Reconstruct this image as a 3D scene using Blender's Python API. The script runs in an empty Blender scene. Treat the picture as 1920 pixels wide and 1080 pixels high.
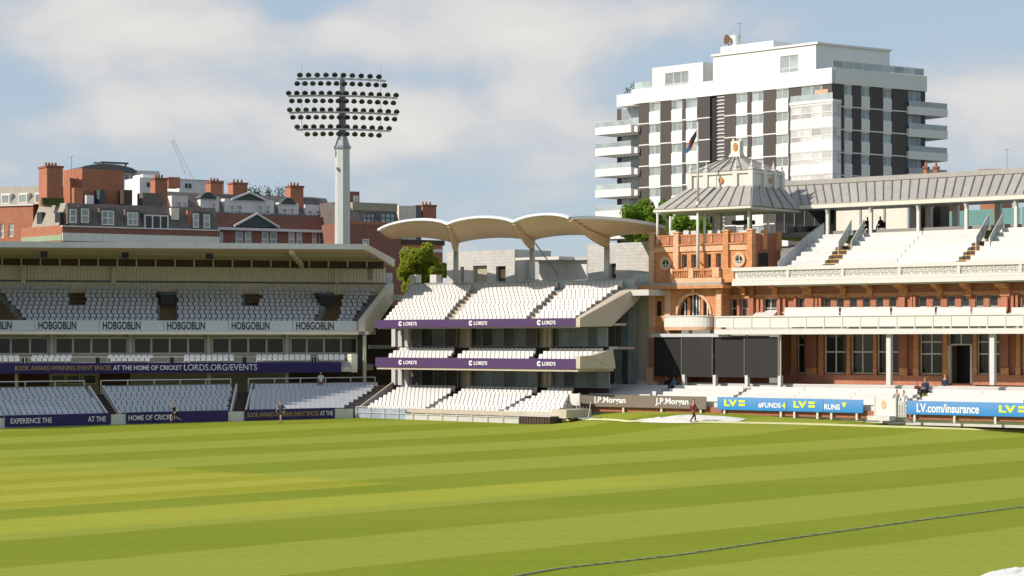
import bpy, bmesh, math, random
from mathutils import Vector, Matrix, Quaternion
random.seed(7)
sc = bpy.context.scene
C = sc.collection

# ---------------------------------------------------------------- camera
F = 4000.0      # focal length in pixels of a 1920 wide frame
Y0 = 640.0      # pixel row of the horizon
H = 6.8         # eye height
cam = bpy.data.cameras.new('camera')
cam.sensor_width = 36.0
cam.lens = 36.0 * F / 1920.0
cam.shift_y = (Y0 - 540.0) / 1920.0
cam.clip_start = 0.5
cam.clip_end = 6000.0
camo = bpy.data.objects.new('camera', cam)
camo.location = (0, 0, H)
camo.rotation_euler = (math.radians(90), 0, 0)
C.objects.link(camo)
sc.camera = camo

# ---------------------------------------------------------------- sun and sky
SUN_EL = math.radians(33.0)
SUN_AZ = math.atan2(-0.37, -0.93)            # plan direction towards the sun (from the left, a little behind the viewer)
S = Vector((math.cos(SUN_AZ) * math.cos(SUN_EL), math.sin(SUN_AZ) * math.cos(SUN_EL), math.sin(SUN_EL)))
sun = bpy.data.lights.new('sun', 'SUN')
sun.energy = 4.9
sun.angle = math.radians(0.5)
sun.color = (1.0, 0.915, 0.80)
suno = bpy.data.objects.new('sun', sun)
suno.rotation_euler = S.to_track_quat('Z', 'Y').to_euler()
suno.location = (-60, -40, 80)
C.objects.link(suno)

world = bpy.data.worlds.new('World')
sc.world = world
world.use_nodes = True
wt = world.node_tree
for n in list(wt.nodes):
    wt.nodes.remove(n)
def wn(t, **k):
    n = wt.nodes.new(t)
    for a, b in k.items():
        setattr(n, a, b)
    return n
def wl(a, b):
    wt.links.new(a, b)
def wmath(op, a, b=None, c=None):
    n = wn('ShaderNodeMath', operation=op)
    for i, x in enumerate((a, b, c)):
        if x is None:
            continue
        if isinstance(x, (int, float)):
            n.inputs[i].default_value = x
        else:
            wl(x, n.inputs[i])
    return n.outputs[0]
sky = wn('ShaderNodeTexSky', sky_type='NISHITA')
sky.sun_disc = False
sky.sun_elevation = SUN_EL
sky.sun_rotation = math.atan2(S.x, S.y)
sky.altitude = 50
sky.air_density = 1.0
sky.dust_density = 0.6
sky.ozone_density = 1.2
tc = wn('ShaderNodeTexCoord')
sep = wn('ShaderNodeSeparateXYZ')
wl(tc.outputs['Generated'], sep.inputs[0])
# broken cumulus over the whole sky, with the larger banks where the photograph has them
mp = wn('ShaderNodeMapping')
mp.inputs['Scale'].default_value = (1.0, 1.0, 2.2)
wl(tc.outputs['Generated'], mp.inputs['Vector'])
nz = wn('ShaderNodeTexNoise')
nz.inputs['Scale'].default_value = 10.0
nz.inputs['Detail'].default_value = 9.0
nz.inputs['Roughness'].default_value = 0.56
nz.inputs['Distortion'].default_value = 0.25
wl(mp.outputs[0], nz.inputs['Vector'])
nz2 = wn('ShaderNodeTexNoise')
nz2.inputs['Scale'].default_value = 3.0
nz2.inputs['Detail'].default_value = 3.0
wl(mp.outputs[0], nz2.inputs['Vector'])
front = wmath('GREATER_THAN', sep.outputs[1], 0.0)
BANKS = [(240, 60, 330, 75, 0.85), (330, 215, 330, 72, 0.8), (860, 55, 330, 70, 0.8), (880, 215, 330, 80, 0.75),
         (650, 260, 250, 60, 0.45), (1880, 230, 220, 110, 0.6), (1330, 40, 240, 50, 0.4), (1000, 120, 120, 90, 0.4),
         (60, 330, 130, 40, 0.3), (900, 385, 200, 40, 0.22), (1060, 330, 90, 60, 0.3),
         (560, 20, 60, 40, -0.7), (60, 190, 110, 40, -0.55), (610, 130, 110, 26, -0.35), (1480, 30, 160, 60, -0.25), (760, 150, 90, 22, -0.35)]
acc = None
for (px, py, a, b, w) in BANKS:
    cx, cz = (px - 960) / F, (Y0 - py) / F
    dx = wmath('DIVIDE', wmath('SUBTRACT', sep.outputs[0], cx), a / F)
    dz = wmath('DIVIDE', wmath('SUBTRACT', sep.outputs[2], cz), b / F)
    r2 = wmath('ADD', wmath('MULTIPLY', dx, dx), wmath('MULTIPLY', dz, dz))
    g = wmath('MULTIPLY', wmath('POWER', 2.718, wmath('MULTIPLY', r2, -1.0)), w)
    acc = g if acc is None else wmath('ADD', acc, g)
acc = wmath('MULTIPLY', acc, front)
den = wmath('ADD', wmath('MULTIPLY', nz.outputs[0], 1.55), wmath('MULTIPLY', acc, 0.66))
den = wmath('ADD', den, wmath('MULTIPLY', nz2.outputs[0], 0.25))
mr = wn('ShaderNodeMapRange', interpolation_type='SMOOTHSTEP')
mr.inputs['From Min'].default_value = 0.84
mr.inputs['From Max'].default_value = 1.46
wl(den, mr.inputs['Value'])
mask = wmath('MULTIPLY', mr.outputs[0], 0.97)
cr = wn('ShaderNodeMix', data_type='RGBA')
cr.inputs['A'].default_value = (6.1, 6.1, 6.3, 1)
cr.inputs['B'].default_value = (8.1, 7.9, 7.55, 1)
mr2 = wn('ShaderNodeMapRange')
mr2.inputs['From Min'].default_value = 0.95
mr2.inputs['From Max'].default_value = 1.7
wl(den, mr2.inputs['Value'])
wl(mr2.outputs[0], cr.inputs['Factor'])
# thin summer haze near the horizon belongs to the same sky all the way round
hz = wn('ShaderNodeMix', data_type='RGBA')
hz.inputs['Factor'].default_value = 0.68
hz.inputs['B'].default_value = (4.9, 6.05, 7.4, 1)
wl(sky.outputs[0], hz.inputs['A'])
mx = wn('ShaderNodeMix', data_type='RGBA')
wl(mask, mx.inputs['Factor'])
wl(hz.outputs['Result'], mx.inputs['A'])
wl(cr.outputs['Result'], mx.inputs['B'])
bg = wn('ShaderNodeBackground')
bg.inputs['Strength'].default_value = 0.10
wl(mx.outputs['Result'], bg.inputs['Color'])
wo = wn('ShaderNodeOutputWorld')
wl(bg.outputs[0], wo.inputs[0])

sc.view_settings.view_transform = 'Standard'
sc.view_settings.look = 'None'
sc.view_settings.exposure = 0.0
sc.view_settings.gamma = 1.0
sc.view_settings.use_curve_mapping = False
sc.render.engine = 'CYCLES'
sc.cycles.max_bounces = 6
sc.cycles.diffuse_bounces = 3
sc.cycles.use_denoising = True

# ---------------------------------------------------------------- materials
MATS = {}
def mat(name, col, rough=0.7, var=0.10, scale=0.8, spec=0.3, metal=0.0, bump=0.0, bscale=8.0, streak=0.0, fine=0.0, fscale=9.0, rnd=0.0):
    m = bpy.data.materials.new(name)
    m.use_nodes = True
    t = m.node_tree
    b = t.nodes['Principled BSDF']
    b.inputs['Roughness'].default_value = rough
    b.inputs['Metallic'].default_value = metal
    b.inputs['Specular IOR Level'].default_value = spec
    geo = t.nodes.new('ShaderNodeNewGeometry')
    n = t.nodes.new('ShaderNodeTexNoise')
    n.inputs['Scale'].default_value = scale
    n.inputs['Detail'].default_value = 5
    n.inputs['Roughness'].default_value = 0.62
    t.links.new(geo.outputs['Position'], n.inputs['Vector'])
    mixn = t.nodes.new('ShaderNodeMix')
    mixn.data_type = 'RGBA'
    mixn.inputs['A'].default_value = tuple(max(0, c * (1 - var * 1.6)) for c in col) + (1,)
    mixn.inputs['B'].default_value = tuple(min(1, c * (1 + var * 1.6)) for c in col) + (1,)
    t.links.new(n.outputs[0], mixn.inputs['Factor'])
    out = mixn.outputs['Result']
    if streak > 0:
        mpn = t.nodes.new('ShaderNodeMapping')
        mpn.inputs['Scale'].default_value = (1.6, 1.6, 0.18)
        t.links.new(geo.outputs['Position'], mpn.inputs['Vector'])
        n2 = t.nodes.new('ShaderNodeTexNoise')
        n2.inputs['Scale'].default_value = 1.4
        n2.inputs['Detail'].default_value = 6
        t.links.new(mpn.outputs[0], n2.inputs['Vector'])
        r = t.nodes.new('ShaderNodeMapRange')
        r.inputs['From Min'].default_value = 0.5
        r.inputs['From Max'].default_value = 0.75
        r.inputs['To Max'].default_value = streak
        t.links.new(n2.outputs[0], r.inputs['Value'])
        mm = t.nodes.new('ShaderNodeMix')
        mm.data_type = 'RGBA'
        mm.inputs['B'].default_value = tuple(c * 0.45 for c in col) + (1,)
        t.links.new(r.outputs[0], mm.inputs['Factor'])
        t.links.new(out, mm.inputs['A'])
        out = mm.outputs['Result']
    if fine > 0:
        n3 = t.nodes.new('ShaderNodeTexNoise')
        n3.inputs['Scale'].default_value = fscale
        n3.inputs['Detail'].default_value = 3
        t.links.new(geo.outputs['Position'], n3.inputs['Vector'])
        hs = t.nodes.new('ShaderNodeHueSaturation')
        r3 = t.nodes.new('ShaderNodeMapRange')
        r3.inputs['From Min'].default_value = 0.3
        r3.inputs['From Max'].default_value = 0.7
        r3.inputs['To Min'].default_value = 1 - fine
        r3.inputs['To Max'].default_value = 1 + fine
        t.links.new(n3.outputs[0], r3.inputs['Value'])
        t.links.new(r3.outputs[0], hs.inputs['Value'])
        t.links.new(out, hs.inputs['Color'])
        out = hs.outputs[0]
    if rnd > 0:                                   # no two pieces have weathered quite alike
        oi = t.nodes.new('ShaderNodeObjectInfo')
        rr = t.nodes.new('ShaderNodeMapRange')
        rr.inputs['To Min'].default_value = 1 - rnd
        rr.inputs['To Max'].default_value = 1 + rnd
        t.links.new(oi.outputs['Random'], rr.inputs['Value'])
        h2 = t.nodes.new('ShaderNodeHueSaturation')
        t.links.new(rr.outputs[0], h2.inputs['Value'])
        t.links.new(out, h2.inputs['Color'])
        out = h2.outputs[0]
    t.links.new(out, b.inputs['Base Color'])
    if bump > 0:
        n4 = t.nodes.new('ShaderNodeTexNoise')
        n4.inputs['Scale'].default_value = bscale
        n4.inputs['Detail'].default_value = 4
        t.links.new(geo.outputs['Position'], n4.inputs['Vector'])
        bp = t.nodes.new('ShaderNodeBump')
        bp.inputs['Strength'].default_value = bump
        bp.inputs['Distance'].default_value = 0.05
        t.links.new(n4.outputs[0], bp.inputs['Height'])
        t.links.new(bp.outputs[0], b.inputs['Normal'])
    MATS[name] = m
    return m
def glass_mat(name, col, rough=0.06, spec=0.9, rnd=0.3):
    m = mat(name, col, rough=rough, var=0.35, scale=0.5, spec=spec, rnd=rnd)
    return m

mat('white_paint', (0.64, 0.62, 0.585), 0.55, 0.04, 0.6, streak=0.10)
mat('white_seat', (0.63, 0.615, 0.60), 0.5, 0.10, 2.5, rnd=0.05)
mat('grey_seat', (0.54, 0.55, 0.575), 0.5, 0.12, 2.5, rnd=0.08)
mat('white_bench', (0.59, 0.575, 0.545), 0.6, 0.10, 1.2, fine=0.10, rnd=0.07)
mat('cream_paint', (0.68, 0.64, 0.55), 0.6, 0.06, 0.6, streak=0.15)
mat('cream_wall', (0.72, 0.65, 0.50), 0.7, 0.07, 0.5, streak=0.2)
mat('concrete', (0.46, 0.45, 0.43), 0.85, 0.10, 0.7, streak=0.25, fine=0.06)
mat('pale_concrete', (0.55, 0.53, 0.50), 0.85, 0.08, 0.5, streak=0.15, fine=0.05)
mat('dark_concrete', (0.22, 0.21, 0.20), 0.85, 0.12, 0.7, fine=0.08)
mat('sand_concrete', (0.52, 0.45, 0.36), 0.85, 0.08, 0.5, streak=0.15, fine=0.05)
mat('fascia_grey', (0.52, 0.53, 0.54), 0.5, 0.06, 0.4, streak=0.2)
mat('soffit_tan', (0.38, 0.335, 0.245), 0.8, 0.10, 0.6)
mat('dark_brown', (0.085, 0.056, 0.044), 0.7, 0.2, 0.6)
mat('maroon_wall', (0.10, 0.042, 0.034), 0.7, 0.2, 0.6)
mat('aisle_brown', (0.13, 0.085, 0.04), 0.85, 0.2, 1.2)
mat('black_metal', (0.02, 0.02, 0.022), 0.5, 0.2, 2)
mat('grey_metal', (0.32, 0.33, 0.34), 0.45, 0.08, 0.5, metal=0.3)
mat('galvanised', (0.55, 0.56, 0.56), 0.5, 0.07, 0.4, metal=0.2, streak=0.15)
mat('dark_grey_metal', (0.12, 0.125, 0.13), 0.5, 0.12, 0.8)
mat('blue_grey_panel', (0.24, 0.26, 0.30), 0.5, 0.06, 0.6)
mat('purple_board', (0.085, 0.045, 0.125), 0.45, 0.05, 0.3)
mat('navy_board', (0.030, 0.016, 0.110), 0.45, 0.08, 0.3)
mat('gold_print', (0.40, 0.27, 0.09), 0.6, 0.1, 3)
mat('white_print', (0.82, 0.80, 0.80), 0.6, 0.04, 2)
mat('pale_board', (0.66, 0.68, 0.70), 0.5, 0.04, 0.6)
mat('black_print', (0.05, 0.05, 0.055), 0.6, 0.1, 2)
mat('taupe_board', (0.19, 0.155, 0.125), 0.5, 0.06, 0.4)
mat('lime_print', (0.62, 0.74, 0.07), 0.6, 0.05, 2)
mat('timber_canopy', (0.80, 0.64, 0.47), 0.65, 0.06, 0.5, fine=0.05, fscale=4)
mat('canopy_edge', (0.75, 0.75, 0.78), 0.4, 0.04, 0.5)
mat('timber_beam', (0.62, 0.43, 0.26), 0.65, 0.08, 0.8)
mat('terracotta', (0.64, 0.285, 0.125), 0.75, 0.14, 0.9, fine=0.16, fscale=5, streak=0.18)
mat('pale_terracotta', (0.76, 0.46, 0.29), 0.75, 0.12, 0.9, fine=0.12, fscale=5, streak=0.25)
mat('brick', (0.42, 0.175, 0.105), 0.85, 0.16, 0.9, fine=0.18, fscale=7, bump=0.3, streak=0.2)
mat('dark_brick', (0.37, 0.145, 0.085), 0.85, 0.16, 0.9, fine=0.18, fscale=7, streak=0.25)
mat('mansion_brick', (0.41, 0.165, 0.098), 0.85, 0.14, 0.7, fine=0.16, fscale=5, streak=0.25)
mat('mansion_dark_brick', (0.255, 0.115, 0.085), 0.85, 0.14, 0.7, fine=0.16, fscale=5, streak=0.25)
mat('slate', (0.150, 0.125, 0.115), 0.65, 0.2, 0.9, fine=0.2, fscale=4)
mat('green_slate', (0.065, 0.085, 0.088), 0.6, 0.15, 0.9, fine=0.12, fscale=4)
mat('pale_slate', (0.33, 0.29, 0.24), 0.7, 0.12, 0.8, fine=0.12, fscale=4)
mat('stucco', (0.72, 0.70, 0.68), 0.8, 0.06, 0.6, streak=0.2)
mat('stucco_cream', (0.72, 0.66, 0.56), 0.8, 0.06, 0.6, streak=0.15)
mat('sage_green', (0.30, 0.38, 0.24), 0.8, 0.08, 0.6)
mat('zinc_roof', (0.345, 0.325, 0.30), 0.6, 0.07, 0.5, metal=0.0, fine=0.06, fscale=2, rnd=0.05)
mat('zinc_seam', (0.17, 0.155, 0.14), 0.55, 0.1, 0.6)
mat('screen_black', (0.022, 0.020, 0.019), 0.7, 0.15, 0.5, rnd=0.25)
mat('yellow_tread', (0.62, 0.36, 0.06), 0.75, 0.15, 1.5)
mat('clad_dark', (0.080, 0.069, 0.060), 0.55, 0.10, 0.3, fine=0.05, rnd=0.10)
mat('tower_white', (0.75, 0.735, 0.71), 0.6, 0.03, 0.3, streak=0.06, rnd=0.03)
mat('skin', (0.45, 0.27, 0.19), 0.6, 0.06, 8)
mat('leaf', (0.075, 0.125, 0.022), 0.7, 0.45, 1.2)
mat('leaf_dark', (0.060, 0.085, 0.018), 0.7, 0.45, 1.2)
mat('leaf_bright', (0.115, 0.215, 0.020), 0.7, 0.4, 1.2)
mat('bark', (0.10, 0.07, 0.05), 0.9, 0.2, 3)
mat('sheet_white', (0.78, 0.76, 0.72), 0.5, 0.05, 1.0, bump=0.4, bscale=1.2)
mat('orange_crest', (0.50, 0.22, 0.09), 0.7, 0.5, 7)
mat('terrace_grey', (0.27, 0.255, 0.24), 0.8, 0.1, 0.8)
mat('flag_navy', (0.03, 0.035, 0.07), 0.8, 0.1, 3)
mat('flag_red', (0.55, 0.07, 0.05), 0.8, 0.1, 3)
mat('flag_blue', (0.16, 0.36, 0.66), 0.8, 0.1, 3)
mat('aqua_panel', (0.32, 0.52, 0.48), 0.3, 0.08, 0.4)
mat('tarmac', (0.10, 0.098, 0.092), 0.9, 0.15, 0.3)
glass_mat('glass_dark', (0.030, 0.032, 0.031), 0.08, 0.45)
glass_mat('glass_room', (0.060, 0.052, 0.040), 0.10, 0.35)
glass_mat('glass_pale', (0.30, 0.34, 0.34), 0.12, 0.7)
glass_mat('glass_rail', (0.42, 0.48, 0.48), 0.15, 0.6)
glass_mat('glass_blue', (0.25, 0.29, 0.35), 0.12, 0.6)
for nm, c in (('cloth_black', (0.025, 0.025, 0.03)), ('cloth_navy', (0.035, 0.045, 0.08)), ('cloth_maroon', (0.15, 0.025, 0.035)), ('cloth_white', (0.72, 0.71, 0.69)),
              ('cloth_red', (0.42, 0.05, 0.06)), ('cloth_grey', (0.30, 0.29, 0.27)), ('cloth_blue', (0.10, 0.25, 0.38)), ('hair_dark', (0.035, 0.025, 0.02)), ('hair_fair', (0.25, 0.16, 0.08)), ('shoe_dark', (0.03, 0.03, 0.03))):
    mat(nm, c, 0.85, 0.12, 6)

def gradient_blue():
    m = bpy.data.materials.new('blue_print_board')
    m.use_nodes = True
    t = m.node_tree
    b = t.nodes['Principled BSDF']
    b.inputs['Roughness'].default_value = 0.45
    tcn = t.nodes.new('ShaderNodeTexCoord')
    sp = t.nodes.new('ShaderNodeSeparateXYZ')
    t.links.new(tcn.outputs['Object'], sp.inputs[0])
    r = t.nodes.new('ShaderNodeMapRange')       # printed blend, deeper blue at the foot of the panel
    r.inputs['From Min'].default_value = 0.0
    r.inputs['From Max'].default_value = 1.05
    t.links.new(sp.outputs[2], r.inputs['Value'])
    mxx = t.nodes.new('ShaderNodeMix')
    mxx.data_type = 'RGBA'
    mxx.inputs['A'].default_value = (0.010, 0.22, 0.55, 1)
    mxx.inputs['B'].default_value = (0.13, 0.29, 0.58, 1)
    t.links.new(r.outputs[0], mxx.inputs['Factor'])
    t.links.new(mxx.outputs['Result'], b.inputs['Base Color'])
    MATS['blue_print_board'] = m
gradient_blue()

def ribbed(name, col, per, depth=0.04, horiz=False, dirv=(1, 0)):
    """painted profiled sheet: fine ribs as relief"""
    m = mat(name, col, 0.6, 0.06, 0.5, streak=0.2)
    add_ribs(m, per, depth, (0, 0, 1) if horiz else (dirv[0], dirv[1], 0))
    return m
def add_ribs(m, per, depth, vec):
    t = m.node_tree
    b = t.nodes['Principled BSDF']
    geo = t.nodes.new('ShaderNodeNewGeometry')
    d = t.nodes.new('ShaderNodeVectorMath')
    d.operation = 'DOT_PRODUCT'
    d.inputs[1].default_value = vec
    t.links.new(geo.outputs['Position'], d.inputs[0])
    mu = t.nodes.new('ShaderNodeMath')
    mu.operation = 'MULTIPLY'
    mu.inputs[1].default_value = 2 * math.pi / per
    t.links.new(d.outputs['Value'], mu.inputs[0])
    sn = t.nodes.new('ShaderNodeMath')
    sn.operation = 'SINE'
    t.links.new(mu.outputs[0], sn.inputs[0])
    bp = t.nodes.new('ShaderNodeBump')
    bp.inputs['Strength'].default_value = 1.0
    bp.inputs['Distance'].default_value = depth
    t.links.new(sn.outputs[0], bp.inputs['Height'])
    t.links.new(bp.outputs[0], b.inputs['Normal'])
    return m

# ---------------------------------------------------------------- mesh helpers
def ground_z(x, y):
    """the ground rises a little towards the far boundary, more on the pavilion side"""
    t = min(1.0, max(0.0, (y - 148.0) / 22.0))
    s = min(1.0, max(0.0, (x - 1.5) / 10.0))
    return lerp(0.2, 1.1, s * s * (3 - 2 * s)) * t * t * (3 - 2 * t)
def lerp(a, b, t):
    return a + (b - a) * t
def ground_hit(px, py):
    k = (py - Y0) / F
    y = H / k
    for _ in range(40):
        y = lerp(y, (H - ground_z((px - 960) / F * y, y)) / k, 0.5)
    x = (px - 960) / F * y
    return Vector((x, y, ground_z(x, y)))
def at(px, py, y):
    return Vector(((px - 960) / F * y, y, H + (Y0 - py) / F * y))

class Fr:
    """a local frame: u along a front, v straight back from it, z up"""
    def __init__(s, o, u):
        s.o = Vector((o[0], o[1]))
        s.u = Vector((u[0], u[1])).normalized()
        s.v = Vector((-s.u.y, s.u.x))
        s.rot = math.atan2(s.u.y, s.u.x)
    def p(s, u, v, z):
        q = s.o + s.u * u + s.v * v
        return Vector((q.x, q.y, z))
    def U(s, px, v=0.0):
        k = (px - 960) / F
        b = s.o + s.v * v
        return (k * b.y - b.x) / (s.u.x - k * s.u.y)
    def Z(s, py, px, v=0.0):
        q = s.o + s.u * s.U(px, v) + s.v * v
        return H + (Y0 - py) / F * q.y
    def Zu(s, py, u, v=0.0):
        q = s.o + s.u * u + s.v * v
        return H + (Y0 - py) / F * q.y
WF = Fr((0, 0), (1, 0))

ORG = {}
class MB:
    def __init__(s):
        s.vs, s.fs = [], []
    def add(s, vs, fs):
        k = len(s.vs)
        s.vs += [Vector(v) for v in vs]
        s.fs += [tuple(i + k for i in f) for f in fs]
        return s
    def loft(s, a, b, cap=True):
        n = len(a)
        f = [(i, (i + 1) % n, n + (i + 1) % n, n + i) for i in range(n)]
        if cap:
            f += [tuple(range(n))[::-1], tuple(range(n, 2 * n))]
        return s.add(list(a) + list(b), f)
    def box(s, fr, u0, u1, v0, v1, z0, z1):
        pl = [(u0, v0), (u1, v0), (u1, v1), (u0, v1)]
        return s.loft([fr.p(u, v, z0) for u, v in pl], [fr.p(u, v, z1) for u, v in pl])
    def plan(s, fr, pts, z0, z1):
        return s.loft([fr.p(u, v, z0) for u, v in pts], [fr.p(u, v, z1) for u, v in pts])
    def side(s, fr, pts, u0, u1):
        return s.loft([fr.p(u0, v, z) for v, z in pts], [fr.p(u1, v, z) for v, z in pts])
    def face(s, fr, pts, v0, v1):
        return s.loft([fr.p(u, v0, z) for u, z in pts], [fr.p(u, v1, z) for u, z in pts])
    def tube(s, a, b, r0, r1=None, n=8):
        a, b = Vector(a), Vector(b)
        r1 = r0 if r1 is None else r1
        d = (b - a).normalized()
        x = d.orthogonal().normalized()
        y = d.cross(x)
        ring = lambda c, r: [c + x * (r * math.cos(2 * math.pi * i / n)) + y * (r * math.sin(2 * math.pi * i / n)) for i in range(n)]
        return s.loft(ring(a, r0), ring(b, r1))
    def bar(s, a, b, w, h):
        """rectangular bar between two points, w across, h upright"""
        a, b = Vector(a), Vector(b)
        d = (b - a).normalized()
        x = d.cross(Vector((0, 0, 1)))
        x = x.normalized() if x.length > 1e-4 else Vector((1, 0, 0))
        y = x.cross(d).normalized()
        ring = lambda c: [c - x * w / 2 - y * h / 2, c + x * w / 2 - y * h / 2, c + x * w / 2 + y * h / 2, c - x * w / 2 + y * h / 2]
        return s.loft(ring(a), ring(b))
    def ring(s, fr, u, z, r0, r1, v0, v1, n=20, a0=0.0, a1=2 * math.pi, sx=1.0):
        full = abs(a1 - a0 - 2 * math.pi) < 1e-6
        m = n if full else n + 1
        an = [a0 + (a1 - a0) * i / n for i in range(m)]
        rows = []
        for (r, v) in ((r0, v0), (r1, v0), (r1, v1), (r0, v1)):
            rows.append([fr.p(u + sx * r * math.cos(a), v, z + r * math.sin(a)) for a in an])
        vs = sum(rows, [])
        fs = []
        for k in range(4):
            k2 = (k + 1) % 4
            for i in range(m if full else m - 1):
                j = (i + 1) % m
                fs.append((k * m + i, k * m + j, k2 * m + j, k2 * m + i))
        if not full:
            fs += [(0, m, 2 * m, 3 * m), (m - 1, 4 * m - 1, 3 * m - 1, 2 * m - 1)]
        return s.add(vs, fs)
    def mesh(s, name, m, origin):
        me = bpy.data.meshes.new(name)
        me.from_pydata([v - origin for v in s.vs], [], s.fs)
        bm = bmesh.new()
        bm.from_mesh(me)
        bmesh.ops.recalc_face_normals(bm, faces=bm.faces)
        bm.to_mesh(me)
        bm.free()
        me.materials.append(MATS[m] if isinstance(m, str) else m)
        return me
    def build(s, name, m, parent=None, smooth=False, origin=None):
        if not s.vs:
            return None
        if origin is None:
            xs = [v.x for v in s.vs]; ys = [v.y for v in s.vs]; zs = [v.z for v in s.vs]
            origin = Vector(((min(xs) + max(xs)) / 2, (min(ys) + max(ys)) / 2, min(zs)))
        me = s.mesh(name, m, origin)
        if smooth:
            me.polygons.foreach_set('use_smooth', [True] * len(me.polygons))
        return link(name, me, parent, origin)
def link(name, me, parent, origin, rotz=0.0):
    o = bpy.data.objects.new(name, me)
    C.objects.link(o)
    ORG[o] = Vector(origin)
    if parent is not None:
        o.parent = parent
        o.location = Vector(origin) - ORG[parent]
    else:
        o.location = origin
    o.rotation_euler = (0, 0, rotz)
    return o
def tag(o, label=None, cat=None, group=None, kind=None):
    for k, v in (('label', label), ('category', cat), ('group', group), ('kind', kind)):
        if v:
            o[k] = v
    return o
def thing(name, label, cat, loc, group=None):
    o = bpy.data.objects.new(name, None)
    o.empty_display_size = 0.5
    C.objects.link(o)
    o.location = loc
    ORG[o] = Vector(loc)
    return tag(o, label, cat, group)
def B(name, m, parent, fr, u0, u1, v0, v1, z0, z1):
    return MB().box(fr, u0, u1, v0, v1, z0, z1).build(name, m, parent)
def PB(name, m, parent, fr, px0, px1, py0, py1, v0, v1):
    """box whose front face fills the given pixel rectangle in the plane v0 of the frame"""
    pc = (px0 + px1) / 2
    return B(name, m, parent, fr, fr.U(px0, v0), fr.U(px1, v0), v0, v1, fr.Z(py1, pc, v0), fr.Z(py0, pc, v0))
def wall(name, m, parent, fr, u0, u1, v, z0, z1, holes=(), depth=0.35, thick=None):
    """wall of real thickness with openings (u0,u1,z0,z1)"""
    T = thick or depth
    hs = [(max(a, u0), min(b, u1), max(c, z0), min(d, z1)) for a, b, c, d in holes if b > u0 and a < u1 and d > z0 and c < z1]
    us = sorted(set([u0, u1] + [x for h in hs for x in h[:2]]))
    zs = sorted(set([z0, z1] + [x for h in hs for x in h[2:]]))
    mb = MB()
    idx = {}
    def vid(i, j, k):
        if (i, j, k) not in idx:
            idx[(i, j, k)] = len(mb.vs)
            mb.vs.append(fr.p(us[i], v + (T if k else 0), zs[j]))
        return idx[(i, j, k)]
    def solid(i, j):
        if i < 0 or j < 0 or i >= len(us) - 1 or j >= len(zs) - 1:
            return False
        cu, cz = (us[i] + us[i + 1]) / 2, (zs[j] + zs[j + 1]) / 2
        return not any(a < cu < b and c < cz < d for a, b, c, d in hs)
    for i in range(len(us) - 1):
        for j in range(len(zs) - 1):
            if not solid(i, j):
                continue
            mb.fs.append((vid(i, j, 0), vid(i + 1, j, 0), vid(i + 1, j + 1, 0), vid(i, j + 1, 0)))
            mb.fs.append((vid(i, j, 1), vid(i, j + 1, 1), vid(i + 1, j + 1, 1), vid(i + 1, j, 1)))
            if not solid(i - 1, j):
                mb.fs.append((vid(i, j, 0), vid(i, j + 1, 0), vid(i, j + 1, 1), vid(i, j, 1)))
            if not solid(i + 1, j):
                mb.fs.append((vid(i + 1, j, 0), vid(i + 1, j, 1), vid(i + 1, j + 1, 1), vid(i + 1, j + 1, 0)))
            if not solid(i, j - 1):
                mb.fs.append((vid(i, j, 0), vid(i, j, 1), vid(i + 1, j, 1), vid(i + 1, j, 0)))
            if not solid(i, j + 1):
                mb.fs.append((vid(i, j + 1, 0), vid(i + 1, j + 1, 0), vid(i + 1, j + 1, 1), vid(i, j + 1, 1)))
    return mb.build(name, m, parent)

def grid_frame(name, m, parent, fr, us, zs, v0, v1, w=0.07, outer=None):
    """a frame with mullions at us and transoms at zs, one connected mesh"""
    wo_ = outer or w
    holes = []
    for i in range(len(us) - 1):
        for j in range(len(zs) - 1):
            a = us[i] + (wo_ if i == 0 else w / 2)
            b = us[i + 1] - (wo_ if i == len(us) - 2 else w / 2)
            c = zs[j] + (wo_ if j == 0 else w / 2)
            d = zs[j + 1] - (wo_ if j == len(zs) - 2 else w / 2)
            holes.append((a, b, c, d))
    o = wall(name, m, parent, fr, us[0], us[-1], v0, zs[0], zs[-1], holes, thick=v1 - v0)
    return o, holes
def window(parent, fr, u0, u1, z0, z1, v, nu=2, zsplit=(), frame='white_paint', glass='glass_dark', w=0.08, sill=None, name='window', panes=True):
    us = [lerp(u0, u1, i / nu) for i in range(nu + 1)]
    zs = [z0] + [lerp(z0, z1, t) for t in zsplit] + [z1]
    o, holes = grid_frame(name, frame, parent, fr, us, zs, v, v + 0.10, w)
    if panes:
        for (a, b, c, d) in holes:
            B('pane', glass, o, fr, a - 0.01, b + 0.01, v + 0.045, v + 0.075, c - 0.01, d + 0.01)
    if sill:
        B('sill', sill, o, fr, u0 - 0.08, u1 + 0.08, v - 0.12, v + 0.02, z0 - 0.12, z0 - 0.003)
    return o
def pwindow(parent, fr, px0, px1, py0, py1, v, **k):
    pc = (px0 + px1) / 2
    return window(parent, fr, fr.U(px0, v), fr.U(px1, v), fr.Z(py1, pc, v), fr.Z(py0, pc, v), v, **k)

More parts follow.
